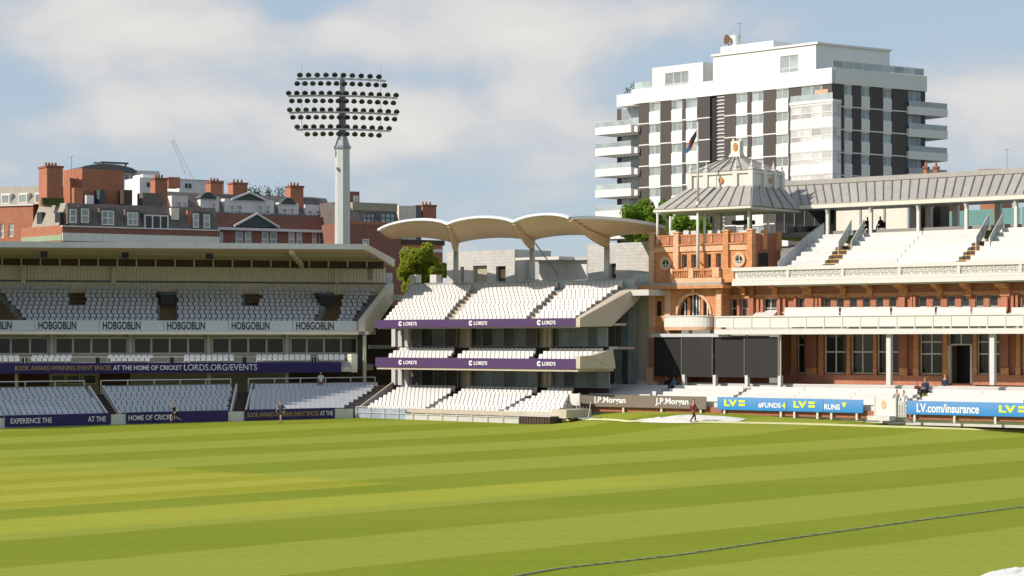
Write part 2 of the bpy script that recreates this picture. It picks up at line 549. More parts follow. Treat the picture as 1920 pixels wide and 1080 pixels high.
def text_mesh(body, height, width=None, bold=0.0):
    cu = bpy.data.curves.new('lettering', 'FONT')
    cu.body = body
    cu.size = 1.0
    cu.extrude = 0.02
    cu.offset = bold
    cu.resolution_u = 3
    ob = bpy.data.objects.new('lettering', cu)
    C.objects.link(ob)
    dg = bpy.context.evaluated_depsgraph_get()
    me = bpy.data.meshes.new_from_object(ob.evaluated_get(dg))
    bpy.data.objects.remove(ob)
    xs = [v.co.x for v in me.vertices]; ys = [v.co.y for v in me.vertices]
    x0, x1, y0, y1 = min(xs), max(xs), min(ys), max(ys)
    sy = height / (y1 - y0)
    sx = sy if width is None else width / (x1 - x0)
    for v in me.vertices:      # lay the letters in the x-z plane, centred, facing -y
        v.co = Vector(((v.co.x - (x0 + x1) / 2) * sx, -v.co.z * 0.5, (v.co.y - y0) * sy))
    return me
TXT = {}
def lettering(body, m, parent, fr, u0, u1, v, z0, z1, bold=0.0):
    key = (body, m, round(u1 - u0, 2), round(z1 - z0, 2), bold)
    if key not in TXT:
        me = text_mesh(body, z1 - z0, u1 - u0, bold)
        me.materials.clear()
        me.materials.append(MATS[m])
        TXT[key] = me
    return link('lettering', TXT[key], parent, fr.p((u0 + u1) / 2, v - 0.012, z0), fr.rot)

def aqua():
    t = MATS['aqua_panel'].node_tree
    tr = t.nodes.new('ShaderNodeBsdfTranslucent')
    tr.inputs['Color'].default_value = (0.55, 0.80, 0.74, 1)
    ms = t.nodes.new('ShaderNodeMixShader')
    ms.inputs[0].default_value = 0.65
    t.links.new(t.nodes['Principled BSDF'].outputs[0], ms.inputs[1])
    t.links.new(tr.outputs[0], ms.inputs[2])
    t.links.new(ms.outputs[0], t.nodes['Material Output'].inputs[0])
aqua()

def translucent(name, col, f):
    """light comes through this sheet"""
    t = MATS[name].node_tree
    tr = t.nodes.new('ShaderNodeBsdfTranslucent')
    tr.inputs['Color'].default_value = col + (1,)
    ms = t.nodes.new('ShaderNodeMixShader')
    ms.inputs[0].default_value = f
    t.links.new(t.nodes['Principled BSDF'].outputs[0], ms.inputs[1])
    t.links.new(tr.outputs[0], ms.inputs[2])
    t.links.new(ms.outputs[0], t.nodes['Material Output'].inputs[0])
mat('roof_sheeting', (0.42, 0.38, 0.29), 0.8, 0.10, 0.6)
translucent('roof_sheeting', (0.55, 0.46, 0.28), 0.40)
translucent('timber_canopy', (0.75, 0.52, 0.30), 0.22)
glass_mat('glass_lobby', (0.15, 0.15, 0.15), 0.12, 0.6, 0.5)
def blockwork(name, col, ud, bw=0.6, bh=0.3, joint=0.72, m=None):
    m = m or mat(name, col, 0.85, 0.08, 0.5, streak=0.12, fine=0.05)
    t = m.node_tree
    b = t.nodes['Principled BSDF']
    base = b.inputs['Base Color'].links[0].from_socket
    geo = t.nodes.new('ShaderNodeNewGeometry')
    d = t.nodes.new('ShaderNodeVectorMath'); d.operation = 'DOT_PRODUCT'
    d.inputs[1].default_value = (ud[0], ud[1], 0)
    t.links.new(geo.outputs['Position'], d.inputs[0])
    sp = t.nodes.new('ShaderNodeSeparateXYZ')
    t.links.new(geo.outputs['Position'], sp.inputs[0])
    cb = t.nodes.new('ShaderNodeCombineXYZ')
    t.links.new(d.outputs['Value'], cb.inputs[0])
    t.links.new(sp.outputs[2], cb.inputs[1])
    br = t.nodes.new('ShaderNodeTexBrick')
    br.inputs['Scale'].default_value = 1.0
    br.inputs['Brick Width'].default_value = bw
    br.inputs['Row Height'].default_value = bh
    br.inputs['Mortar Size'].default_value = 0.018
    br.inputs['Color1'].default_value = (1, 1, 1, 1)
    br.inputs['Color2'].default_value = (0.86, 0.86, 0.86, 1)
    br.inputs['Mortar'].default_value = (joint, joint, joint, 1)
    t.links.new(cb.outputs[0], br.inputs['Vector'])
    mu = t.nodes.new('ShaderNodeMix'); mu.data_type = 'RGBA'; mu.blend_type = 'MULTIPLY'
    mu.inputs['Factor'].default_value = 1.0
    t.links.new(base, mu.inputs['A'])
    t.links.new(br.outputs['Color'], mu.inputs['B'])
    t.links.new(mu.outputs['Result'], b.inputs['Base Color'])
# ---------------------------------------------------------------- ground
def grass_material():
    m = bpy.data.materials.new('mown_grass')
    m.use_nodes = True
    t = m.node_tree
    b = t.nodes['Principled BSDF']
    b.inputs['Roughness'].default_value = 0.8
    b.inputs['Specular IOR Level'].default_value = 0.05
    geo = t.nodes.new('ShaderNodeNewGeometry')
    def N(tp, **k):
        n = t.nodes.new(tp)
        for a, v in k.items():
            setattr(n, a, v)
        return n
    def M(op, a, b_=None, c=None):
        n = N('ShaderNodeMath', operation=op)
        for i, x in enumerate((a, b_, c)):
            if x is None:
                continue
            if isinstance(x, (int, float)):
                n.inputs[i].default_value = x
            else:
                t.links.new(x, n.inputs[i])
        return n.outputs[0]
    def dot(vec):
        n = N('ShaderNodeVectorMath', operation='DOT_PRODUCT')
        n.inputs[1].default_value = vec
        t.links.new(geo.outputs['Position'], n.inputs[0])
        return n.outputs['Value']
    def noise(scale, detail=4, rough=0.6, stretch=None):
        n = N('ShaderNodeTexNoise')
        n.inputs['Scale'].default_value = scale
        n.inputs['Detail'].default_value = detail
        n.inputs['Roughness'].default_value = rough
        if stretch:
            mp_ = N('ShaderNodeMapping')
            mp_.inputs['Rotation'].default_value = (0, 0, -math.atan2(0.727, 0.687))
            mp_.inputs['Scale'].default_value = stretch
            t.links.new(geo.outputs['Position'], mp_.inputs['Vector'])
            t.links.new(mp_.outputs[0], n.inputs['Vector'])
        else:
            t.links.new(geo.outputs['Position'], n.inputs['Vector'])
        return n.outputs[0]
    def smooth(x, a, b_):
        r = N('ShaderNodeMapRange', interpolation_type='SMOOTHSTEP')
        r.inputs['From Min'].default_value = a
        r.inputs['From Max'].default_value = b_
        t.links.new(x, r.inputs['Value'])
        return r.outputs[0]
    def mix(f, a, b_):
        n = N('ShaderNodeMix', data_type='RGBA')
        if isinstance(f, (int, float)):
            n.inputs['Factor'].default_value = f
        else:
            t.links.new(f, n.inputs['Factor'])
        for key, x in (('A', a), ('B', b_)):
            if isinstance(x, tuple):
                n.inputs[key].default_value = x + (1,)
            else:
                t.links.new(x, n.inputs[key])
        return n.outputs['Result']
    wob = M('MULTIPLY', M('SUBTRACT', noise(0.25, 3), 0.5), 0.7)
    c = M('ADD', dot((-0.727, 0.687, 0)), wob)
    s_ = dot((0.687, 0.727, 0))
    # the mower's light and dark passes: the sward leans one way, then the other
    ph = M('FRACT', M('DIVIDE', M('SUBTRACT', c, 40.1), 14.9))
    tri = M('ABSOLUTE', M('SUBTRACT', ph, 0.25))          # 0 at the middle of the dark pass
    tri = M('MINIMUM', tri, M('ABSOLUTE', M('SUBTRACT', ph, 1.25)))
    light = smooth(tri, 0.241, 0.259)
    col = mix(light, (0.200, 0.242, 0.017), (0.264, 0.298, 0.038))
    # worn, straw-coloured square with its strips
    sq = M('MULTIPLY', smooth(c, 73.6, 74.9), smooth(M('MULTIPLY', s_, -1), -71.5, -69.0))
    st = M('FRACT', M('DIVIDE', c, 6.1))
    st = smooth(M('ABSOLUTE', M('SUBTRACT', st, 0.5)), 0.22, 0.27)
    sqc = mix(st, (0.300, 0.302, 0.022), (0.375, 0.350, 0.045))
    fade = smooth(c, 103.0, 82.0)
    col = mix(M('MULTIPLY', M('MULTIPLY', sq, 0.85), M('ADD', M('MULTIPLY', fade, 0.6), 0.4)), col, sqc)
    s2 = M('MULTIPLY', M('MULTIPLY', smooth(c, 63.6, 65.5), smooth(M('MULTIPLY', c, -1), -70.6, -69.2)), smooth(M('MULTIPLY', s_, -1), -92, -74))
    col = mix(M('MULTIPLY', s2, 0.55), col, (0.37, 0.365, 0.036))
    # patchy growth, fine texture
    p1 = noise(0.09, 5, 0.6, (0.35, 1.0, 1.0))
    col = mix(M('MULTIPLY', smooth(p1, 0.42, 0.72), 0.20), col, (0.33, 0.320, 0.050))
    p3 = noise(1.0, 4, 0.6, (0.05, 1.6, 1.0))
    h0 = N('ShaderNodeHueSaturation')
    t.links.new(M('ADD', M('MULTIPLY', p3, 0.36), 0.82), h0.inputs['Value'])
    t.links.new(col, h0.inputs['Color'])
    col = h0.outputs[0]
    p2 = noise(5.0, 8, 0.85, (0.5, 1.2, 1.0))
    hs = N('ShaderNodeHueSaturation')
    val = M('ADD', M('MULTIPLY', p2, 1.1), 0.45)
    t.links.new(val, hs.inputs['Value'])
    t.links.new(col, hs.inputs['Color'])
    t.links.new(hs.outputs[0], b.inputs['Base Color'])
    bp = N('ShaderNodeBump')
    bp.inputs['Strength'].default_value = 0.5
    bp.inputs['Distance'].default_value = 0.05
    t.links.new(noise(6.0, 6, 0.8), bp.inputs['Height'])
    t.links.new(bp.outputs[0], b.inputs['Normal'])
    MATS['mown_grass'] = m
grass_material()
mb = MB()
xs = [-260 + 20 * i for i in range(13)] + [-15 + 1.5 * i for i in range(24)] + [24 + 16 * i for i in range(15)]
ys = [-40 + 8 * i for i in range(35)]
for y in ys:
    for x in xs:
        mb.vs.append(Vector((x, y, ground_z(x, y))))
n = len(xs)
for j in range(len(ys) - 1):
    for i in range(n - 1):
        mb.fs.append((j * n + i, j * n + i + 1, (j + 1) * n + i + 1, (j + 1) * n + i))
tag(mb.build('field', 'mown_grass', smooth=True), kind='structure')
tag(MB().box(WF, -2500, 2500, -300, 4500, -0.9, -0.3).build('ground', 'tarmac'), kind='structure')

def ribbon(pts, w, h, name, m, parent=None, z=0.004):
    """a raised strip following points on the ground"""
    mb = MB()
    for i, p in enumerate(pts):
        a = pts[max(0, i - 1)]; b = pts[min(len(pts) - 1, i + 1)]
        d = (b - a); d.z = 0; d.normalize()
        sdir = Vector((-d.y, d.x, 0)) * w / 2
        q = Vector((p.x, p.y, ground_z(p.x, p.y) + z))
        mb.vs += [q - sdir, q + sdir, q + sdir * 0.2 + Vector((0, 0, h)), q - sdir * 0.2 + Vector((0, 0, h))]
    for i in range(len(pts) - 1):
        for k in range(4):
            k2 = (k + 1) % 4
            mb.fs.append((4 * i + k, 4 * i + k2, 4 * i + 4 + k2, 4 * i + 4 + k))
    mb.fs += [(0, 1, 2, 3), tuple(4 * (len(pts) - 1) + k for k in range(4))]
    return mb.build(name, m, parent)

# ---------------------------------------------------------------- seats and benches
SEAT = [(-0.12, 0.40), (0.40, 0.30), (0.40, 0.37), (0.31, 0.40), (0.37, 0.86), (0.31, 0.90), (0.20, 0.46), (-0.12, 0.46)]
SEAT_LOW = [(-0.12, 0.34), (0.40, 0.26), (0.40, 0.32), (0.31, 0.35), (0.35, 0.66), (0.30, 0.68), (0.21, 0.40), (-0.12, 0.39)]
def seat_mesh(m, w=0.41, prof=SEAT):
    mb = MB()
    a = [Vector((-w / 2, v, z)) for v, z in prof]
    b = [Vector((w / 2, v, z)) for v, z in prof]
    mb.loft(a, b)
    return mb.mesh('seat', m, Vector((0, 0, 0)))
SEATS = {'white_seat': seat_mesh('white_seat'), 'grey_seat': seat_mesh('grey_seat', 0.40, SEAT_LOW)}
def place_seats(parent, spots, m, most=300):
    spots = sorted(spots, key=lambda s: (s[0].x ** 2 + s[0].y ** 2))
    near, far = spots[:most], spots[most:]
    for p, r in near:
        link('seat', SEATS[m], parent, p, r)
    if far:
        mb = MB()
        base = SEATS[m]
        fs = [tuple(f.vertices) for f in base.polygons]
        for p, r in far:
            R = Matrix.Rotation(r, 3, 'Z')
            mb.add([p + R @ v.co for v in base.vertices], fs)
        tag(mb.build('seats', m, parent), kind='stuff')
def seating(parent, fr, n, v0, v1, top0, top1, pxref, blocks, step_m='concrete', pitch=0.5, aisle_m=None, ext=(0.3, 0.3), skip=0.0, seat_back=0.90, drop=0.7, turn=None):
    """raked terrace: n rows from v0 to v1, the seat backs of the first and last row at pixel rows top0, top1"""
    za = fr.Z(top0, pxref[0], v0 + 0.33) - seat_back
    zb = fr.Z(top1, pxref[1], v1 + 0.33) - seat_back
    spots, rows = [], []
    dv = (v1 - v0) / max(1, n - 1)
    for i in range(n):
        t = i / max(1, n - 1)
        v, z = lerp(v0, v1, t), lerp(za, zb, t)
        us = []
        for bi, (f0, f1, b0, b1) in enumerate(blocks):
            u0, u1 = fr.U(lerp(f0, b0, t), v), fr.U(lerp(f1, b1, t), v)
            us.append((u0, u1))
            k = max(1, int((u1 - u0) / pitch))
            off = ((u1 - u0) - k * pitch) / 2
            for j in range(k):
                if random.random() < skip:
                    continue
                u = u0 + off + (j + 0.5) * pitch
                spots.append((fr.p(u, v, z), fr.rot + (turn[bi] if turn else 0.0)))
        rows.append((v, z, us))
        B('terrace_step', step_m, parent, fr, us[0][0] - ext[0], us[-1][1] + ext[1], v - dv + 0.40, v + 0.40, z - drop, z)
        if aisle_m:
            for a, b in zip(us[:-1], us[1:]):
                if b[0] - a[1] > 0.15:
                    B('aisle_stair', aisle_m, parent, fr, a[1] + 0.02, b[0] - 0.02, v - dv + 0.38, v + 0.37, z - drop + 0.05, z + 0.02)
    return spots, rows
def bench(parent, fr, u0, u1, v, z, m='white_bench', back=True):
    pr = [(0.0, 0.40), (0.0, 0.46), (0.36, 0.45), (0.43, 0.86), (0.47, 0.86), (0.42, 0.0), (0.34, 0.0), (0.34, 0.40)]
    if not back:
        pr = [(0.0, 0.0), (0.0, 0.45), (0.38, 0.45), (0.38, 0.0)]
    return MB().side(fr, [(v + a, z + b) for a, b in pr], u0, u1).build('bench', m, parent)
def rail(parent, pts, h=1.0, m='white_paint', post=1.8, r=0.03, infill=None, name='railing', mid=0):
    """railing through world points (feet), posts every so far; one connected run"""
    mb = MB()
    up = Vector((0, 0, h))
    for a, b in zip(pts[:-1], pts[1:]):
        mb.tube(a + up, b + up, r, n=6)
        for k in range(mid):
            q = Vector((0, 0, h * (k + 1) / (mid + 1)))
            mb.tube(a + q, b + q, r * 0.6, n=5)
        k = max(1, int(round((b - a).length / post)))
        for i in range(k + 1):
            p = a.lerp(b, i / k)
            mb.tube(p, p + up * 1.01, r * 1.1, n=6)
    o = mb.build(name, m, parent)
    if infill:
        for a, b in zip(pts[:-1], pts[1:]):
            k = max(1, int(round((b - a).length / post)))
            for i in range(k):
                p, q = a.lerp(b, i / k), a.lerp(b, (i + 1) / k)
                d = (q - p); d.z = 0
                nrm = Vector((-d.y, d.x, 0)).normalized() * 0.008
                e = (q - p) * 0.03
                lo, hi = Vector((0, 0, 0.08)), Vector((0, 0, h - 0.06))
                MB().loft([p + e + lo - nrm, q - e + lo - nrm, q - e + hi - nrm, p + e + hi - nrm],
                          [p + e + lo + nrm, q - e + lo + nrm, q - e + hi + nrm, p + e + hi + nrm]).build('infill_panel', infill, o)
    return o

# ---------------------------------------------------------------- the long shaded stand on the left
G = Fr((-0.24 * 186, 186), (-0.072 * 195 + 0.24 * 186, 9.0))
g0 = ground_hit(0, 803); g1 = ground_hit(630, 785)
L = Fr((g0.x, g0.y), (g1.x - g0.x, g1.y - g0.y))
ribbed('profiled_cream', (0.88, 0.80, 0.63), 0.32, 0.06, dirv=(G.u.x, G.u.y))
gs = thing('grandstand', 'long two-tier grandstand in shade with flat roof and pale seats', 'grandstand', G.p(12, 4, 0.3))
UL = -26.0                                   # the stand runs on out of the picture on the left
ue0 = G.U(672, 0); ue8 = G.U(722, 8)
def uend(v):
    return lerp(ue0, ue8, v / 8.0)
# upper tier
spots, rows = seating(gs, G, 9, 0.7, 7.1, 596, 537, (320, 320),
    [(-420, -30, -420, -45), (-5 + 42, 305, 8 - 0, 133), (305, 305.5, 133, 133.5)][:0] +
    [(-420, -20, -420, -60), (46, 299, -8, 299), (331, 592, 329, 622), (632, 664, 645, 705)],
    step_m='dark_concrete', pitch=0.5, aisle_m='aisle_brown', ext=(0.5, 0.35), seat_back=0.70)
# the upper half of the tier has two more short gangways: take the seats out there
def in_gap(p, r0, r1, i0):
    px = 960 + F * p.x / p.y
    return r0 < px < r1
keep = []
for p, r in spots:
    px = 960 + F * p.x / p.y
    up_half = p.z > rows[4][1] - 0.02
    if up_half and (130 < px < 164 or 457 < px < 489):
        continue
    keep.append((p, r))
gseats = keep
for (a, b) in ((131, 163), (458, 488)):
    for i in range(4, 9):
        v, z, _ = rows[i]
        B('aisle_stair', 'aisle_brown', gs, G, G.U(a, v), G.U(b, v), v - 0.4, v + 0.37, z - 0.3, z + 0.03)
zt0, ztb = rows[0][1], rows[-1][1]
for (a, b), (c, d) in zip(rows[4][2], rows[3][2]):          # dark strip added to draw the cross gangway as a dark line
    B('gangway_dark_strip', 'dark_concrete', gs, G, max(a, UL), b, rows[4][0] - 0.32, rows[4][0] - 0.24, rows[3][1], rows[4][1] + 0.36)
for px in (315, 612):                        # mouths of the gangways that come up through the tier
    v, z, _ = rows[4]
    u = G.U(px, v)
    B('gangway_mouth', 'black_metal', gs, G, u - 0.62, u + 0.62, v, v + 2.6, z + 0.4, z + 1.35)
    B('gangway_canopy', 'green_slate', gs, G, u - 0.75, u + 0.75, v - 0.05, v + 2.8, z + 1.36, z + 1.62)
# back wall of the tier
zb0 = ztb - 0.2
zb1 = G.Z(497, 320, 8.4)
MB().plan(G, [(UL, 8.4), (uend(8.4), 8.4), (uend(8.4), 8.7), (UL, 8.7)], zb0, zb1).build('back_wall', 'profiled_cream', gs)
for px in (-120, 44, 213, 632):
    PB('column', 'cream_paint', gs, G, px - 4, px + 4, 496, 531, 8.0, 8.35)
B('wall_rail', 'dark_grey_metal', gs, G, UL, uend(8.2), 8.1, 8.2, G.Z(530, 320, 8.1), G.Z(527, 320, 8.1))
PB('wall_hatch', 'soffit_tan', gs, G, 691, 698, 502, 524, 8.33, 8.39)
# roof
rf = -1.2
zr_b = G.Z(471, 320, rf); zr_t = G.Z(459.5, 320, rf)
zbk = G.Z(491, 735, 10.5)
uc, ub = G.U(681, rf), G.U(736, 10.5)
lift = 0.36                                  # the eaves rise very slightly along the stand
mb = MB()
mb.loft([G.p(UL, rf, zr_b), G.p(uc, rf, zr_b + lift), G.p(ub, 10.5, zbk - 0.3), G.p(UL, 10.5, zbk - 0.3)],
        [G.p(UL, rf, zr_b + 0.22), G.p(uc, rf, zr_b + lift + 0.22), G.p(ub, 10.5, zbk), G.p(UL, 10.5, zbk)])
roof = mb.build('roof', 'roof_sheeting', gs)
MB().loft([G.p(UL, rf - 0.15, zr_b), G.p(uc + 0.12, rf - 0.15, zr_b + lift), G.p(uc + 0.12, rf, zr_b + lift), G.p(UL, rf, zr_b)],
          [G.p(UL, rf - 0.15, zr_t), G.p(uc + 0.12, rf - 0.15, zr_t + lift - 0.05), G.p(uc + 0.12, rf, zr_t + lift - 0.05), G.p(UL, rf, zr_t)]).build('fascia', 'fascia_grey', gs)
MB().loft([G.p(uc + 0.02, rf, zr_b + lift - 0.02), G.p(ub, 10.6, zbk - 0.5), G.p(ub + 0.25, 10.6, zbk - 0.5), G.p(uc + 0.27, rf - 0.1, zr_b + lift - 0.02)],
          [G.p(uc + 0.02, rf, zr_t + lift - 0.02), G.p(ub, 10.6, zbk + 0.25), G.p(ub + 0.25, 10.6, zbk + 0.25), G.p(uc + 0.27, rf - 0.1, zr_t + lift - 0.02)]).build('end_fascia', 'stucco_cream', gs)
for v in (1.4, 3.6, 5.6):
    zz = lerp(zr_b, zbk - 0.3, (v - rf) / (10.5 - rf))
    MB().loft([G.p(UL, v, zz - 0.28), G.p(uend(v) + 0.2, v, zz - 0.28 + lift * 0.6), G.p(uend(v) + 0.2, v + 0.14, zz - 0.28 + lift * 0.6), G.p(UL, v + 0.14, zz - 0.28)],
              [G.p(UL, v, zz + 0.02), G.p(uend(v) + 0.2, v, zz + 0.02 + lift * 0.6), G.p(uend(v) + 0.2, v + 0.14, zz + 0.02 + lift * 0.6), G.p(UL, v + 0.14, zz + 0.02)]).build('purlin', 'soffit_tan', gs)
for px in range(-140, 735, 36):
    u = G.U(px, 7.4)
    if u < uend(7.4):
        zz = lerp(zr_b, zbk - 0.3, (7.4 - rf) / (10.5 - rf))
        B('strut', 'cream_wall', gs, G, u - 0.06, u + 0.06, 7.4, 7.52, G.Z(500, px, 7.4) - 0.05, zz + 0.1)
B('truss_board', 'dark_brown', gs, G, UL, uend(7.6), 7.6, 7.7, G.Z(500, 320, 7.6), lerp(zr_b, zbk - 0.3, (7.6 - rf) / (10.5 - rf)) + 0.05)
for pa, pb in ((545, 566), (-40, -12)):
    a = Vector(G.p(G.U(pa, rf + 0.3), rf + 0.3, zr_b - 0.1 + lift * 0.7)); b = Vector(G.p(G.U(pb, 7.6), 7.6, G.Z(498, pb, 7.6)))
    MB().bar(a, b, 0.35, 0.45).build('roof_beam', 'cream_wall', gs)
for px in (83, 235, 393):
    u = G.U(px, 0.2)
    MB().box(G, u - 0.28, u + 0.28, 0.1, 0.6, zr_b - 0.62, zr_b - 0.1).build('loudspeaker', 'black_metal', gs)
# unseen block added left of the view to cast shade on the lower tier
ut = -9.0
MB().side(G, [(-26, 0.0), (-26, 8.5), (-24, 10.5), (-17, 20.6), (-5.2, 31.0), (-4.7, 31.0), (-4.7, 0.0)], ut - 5.0, ut).build('shadow_caster', 'pale_concrete', gs)
# front of the upper tier, soffit
zs0, zs1 = G.Z(627, 320, -0.1), G.Z(620.5, 320, -0.1)
B('upper_front_wall', 'fascia_grey', gs, G, UL, ue0 + 0.1, -0.02, 0.25, zs1, G.Z(601.5, 320, 0))
B('front_beam', 'cream_paint', gs, G, UL, ue0 + 0.9, -0.35, 0.3, zs0, zs1 - 0.004)
B('tier_soffit', 'soffit_tan', gs, G, UL, ue0 + 0.1, 0.3, 8.2, zs0 + 0.1, zs1 - 0.3 + 0.35)
# end of the tier: a pale raking wall
rk = [(uend(-0.1), -0.1), (uend(8.2), 8.2)]
mb = MB()
ra = [(-0.35, zs0), (-0.35, G.Z(601, 672, 0) + 0.05), (0.1, G.Z(596, 672, 0)), (8.3, ztb + 1.15), (8.3, ztb - 0.5), (1.2, zs0)]
A_ = [G.p(uend(v) + 0.12, v, z) for v, z in ra]; B_ = [G.p(uend(v) + 0.75, v, z) for v, z in ra]
mb.loft(A_, B_)
mb.build('raking_wall', 'stucco_cream', gs)
# glazed boxes below the upper tier
vbx = 2.4
zw0, zw1 = G.Z(665, 320, vbx), G.Z(631.5, 320, vbx)
B('box_wall', 'cream_wall', gs, G, UL, G.U(672, vbx), vbx + 0.16, vbx + 0.4, zw0 - 1.2, zs1)
groups = [(-52, 92), (102, 240), (249, 387), (396, 534), (543, 671)]
for (a, b) in groups:
    ua, ub_ = G.U(a, vbx), G.U(b, vbx)
    window(gs, G, ua, ub_, zw0, zw1, vbx, nu=4, frame='cream_paint', glass='glass_room', w=0.18, name='window')
for a in (97, 244.5, 391.5, 538.5):
    u = G.U(a, vbx - 0.3)
    B('column', 'cream_paint', gs, G, u - 0.17, u + 0.17, vbx - 0.3, vbx + 0.02, zw0 - 1.1, zs1 - 0.01)
PB('end_shutter', 'green_slate', gs, G, 672, 683, 628, 692, 1.0, 1.3)
# balcony with two rows of seats behind the long navy board
zc_t = G.Z(680, 320, -1.9); zc_b = G.Z(699.5, 320, -1.9)
B('balcony_slab', 'cream_wall', gs, G, UL, G.U(668, -1.7), -1.75, vbx + 0.2, zc_b + 0.06, zc_t - 0.45)
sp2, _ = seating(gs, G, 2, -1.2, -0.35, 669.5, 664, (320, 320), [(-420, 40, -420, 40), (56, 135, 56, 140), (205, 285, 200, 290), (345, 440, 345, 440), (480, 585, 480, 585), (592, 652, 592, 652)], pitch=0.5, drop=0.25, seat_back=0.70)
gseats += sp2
rail(gs, [G.p(u, -1.72, zc_t - 0.45) for u in (UL, G.U(200, -1.7), G.U(430, -1.7), G.U(666, -1.7))], h=0.95, post=3.4, r=0.028, name='balcony_rail')
for px in (46, 183, 322, 458, 588):
    u = G.U(px, -0.9)
    MB().box(G, u - 0.16, u + 0.16, -1.15, -0.75, zc_t - 0.4, zc_t + 0.55).build('camera_hood', 'black_metal', gs)
B('balcony_end', 'stucco_cream', gs, G, G.U(659, -1.8), G.U(670, -1.8), -1.8, 1.2, zc_b, G.Z(664, 664, -1.8))
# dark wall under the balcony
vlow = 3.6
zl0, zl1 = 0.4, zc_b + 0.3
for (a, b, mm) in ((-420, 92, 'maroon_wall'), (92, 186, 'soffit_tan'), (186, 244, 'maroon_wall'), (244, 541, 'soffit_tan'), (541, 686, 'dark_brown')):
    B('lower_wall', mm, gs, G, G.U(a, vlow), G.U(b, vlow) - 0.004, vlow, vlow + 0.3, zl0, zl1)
for a in (96, 124, 155):
    pwindow(gs, G, a, a + 26, 702, 720, vlow - 0.12, nu=1, frame='cream_wall', glass='glass_room')
for px in (31, 392, 538, 684):
    u = G.U(px, -0.2)
    B('column', 'cream_wall', gs, G, u - 0.14, u + 0.14, -0.2, 0.08, 0.3, (zs0 + 0.02) if px == 684 else zl1 - 0.2)
# grey stair at the end, towards the next stand
PB('stair_panel', 'blue_grey_panel', gs, G, 699, 735, 521, 579, 9.0, 9.2)
PB('stair_rail', 'glass_rail', gs, G, 721, 736, 512, 540, 8.6, 8.66)
PB('link_wall', 'dark_brown', gs, G, 684, 741, 575, 722, 7.5, 7.9)
PB('landing', 'pale_concrete', gs, G, 684, 705, 617, 627, 4.6, 6.6)
PB('landing', 'concrete', gs, G, 695, 738, 647, 654, 6.3, 7.4)
PB('landing', 'pale_concrete', gs, G, 685, 700, 683, 694, 4.0, 5.2)
# lower tier
nl = 9
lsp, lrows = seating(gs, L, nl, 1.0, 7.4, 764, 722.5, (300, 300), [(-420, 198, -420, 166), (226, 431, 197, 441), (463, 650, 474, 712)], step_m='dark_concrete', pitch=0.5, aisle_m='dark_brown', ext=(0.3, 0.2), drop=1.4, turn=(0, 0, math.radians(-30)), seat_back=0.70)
gseats += lsp
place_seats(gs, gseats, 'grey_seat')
lv, lz, lus = lrows[-1]
for (a, b) in lus:
    aa = max(a, L.U(-120, lv))
    rail(gs, [L.p(aa, lv + 0.75, lz - 0.4), L.p(b, lv + 0.75, lz - 0.4)], h=1.55, post=2.6, r=0.045, name='railing')
    B('parapet', 'dark_concrete', gs, L, aa, b, lv + 0.55, lv + 0.7, lz - 0.6, lz + 0.75)
for (pf, pb) in ((200, 168), (224, 195), (433, 443), (461, 472)):
    ua, ub_ = L.U(pf, 1.0), L.U(pb, 7.4)
    pr = [(0.7, lrows[0][1] - 0.4), (0.7, lrows[0][1] + 0.35), (7.6, lz + 0.75), (7.9, lz + 0.75), (7.9, lz - 0.4)]
    f = lambda v: lerp(ua, ub_, (v - 1.0) / 6.4)
    MB().loft([L.p(f(v) - 0.07, v, z) for v, z in pr], [L.p(f(v) + 0.07, v, z) for v, z in pr]).build('gangway_wall', 'white_paint', gs)
# boundary wall in front of the lower tier
gb = lambda u: ground_z(*L.p(u, 0, 0).xy)
for (a, b) in ((-300, 9), (9, 208), (208, 237), (237, 428), (428, 459), (459, 628), (628, 662)):
    ua, ub_ = L.U(a, 0.12), L.U(b, 0.12) - 0.006
    B('boundary_wall', 'white_paint', gs, L, ua, ub_, 0.12, 0.30, gb(ua) - 0.25, gb((ua + ub_) / 2) + 0.80)
# boards hung on the stand
def board(name, label, m, fr, u0, u1, v, z0, z1, thick=0.06, group=None, cat='advertising board', posts=None):
    t = thing(name, label, cat, fr.p((u0 + u1) / 2, v, z0), group)
    B('panel', m, t, fr, u0, u1, v, v + thick, z0, z1)
    return t
zz0, zz1 = G.Z(620, 320, -0.1), G.Z(601, 320, -0.1)
order = ['cut off by the left picture edge', 'second from the left', 'third from the left', 'fourth from the left', 'fifth from the left', 'rightmost, at the end of the tier']
for i in range(6):
    a, b = -20 + 120.8 * i - 68 - 12, -20 + 120.8 * i + 40.8 - 12 + 0
    t0 = -33 + 120.8 * i; 
    u0, u1 = G.U(t0 - 22, -0.12), G.U(t0 + 98.2, -0.12)
    t = board('advertising_board', 'white lettered board on the upper tier front, ' + order[i], 'pale_board', G, u0 + 0.01, min(u1, ue0) - 0.01, -0.12, zz0, zz1, group='white boards along the upper tier')
    lettering('HOBGOBLIN', 'black_print', t, G, G.U(t0 - 16, -0.12), G.U(t0 + 55, -0.12), -0.12, lerp(zz0, zz1, 0.10), lerp(zz0, zz1, 0.90), 0.025)
u0, u1 = G.U(-130, -1.95), G.U(640, -1.95)
t = board('banner_board', 'long navy board with gold and white lettering below the shaded balcony', 'navy_board', G, u0, u1, -1.95, zc_b, zc_t)
lz0, lz1 = lerp(zc_b, zc_t, 0.30), lerp(zc_b, zc_t, 0.74)
lettering('BOOK AWARD-WINNING EVENT SPACES', 'gold_print', t, G, G.U(28, -1.95), G.U(208, -1.95), -1.95, lz0, lz1, 0.01)
lettering('AT THE HOME OF CRICKET', 'white_print', t, G, G.U(212, -1.95), G.U(341, -1.95), -1.95, lz0, lz1, 0.01)
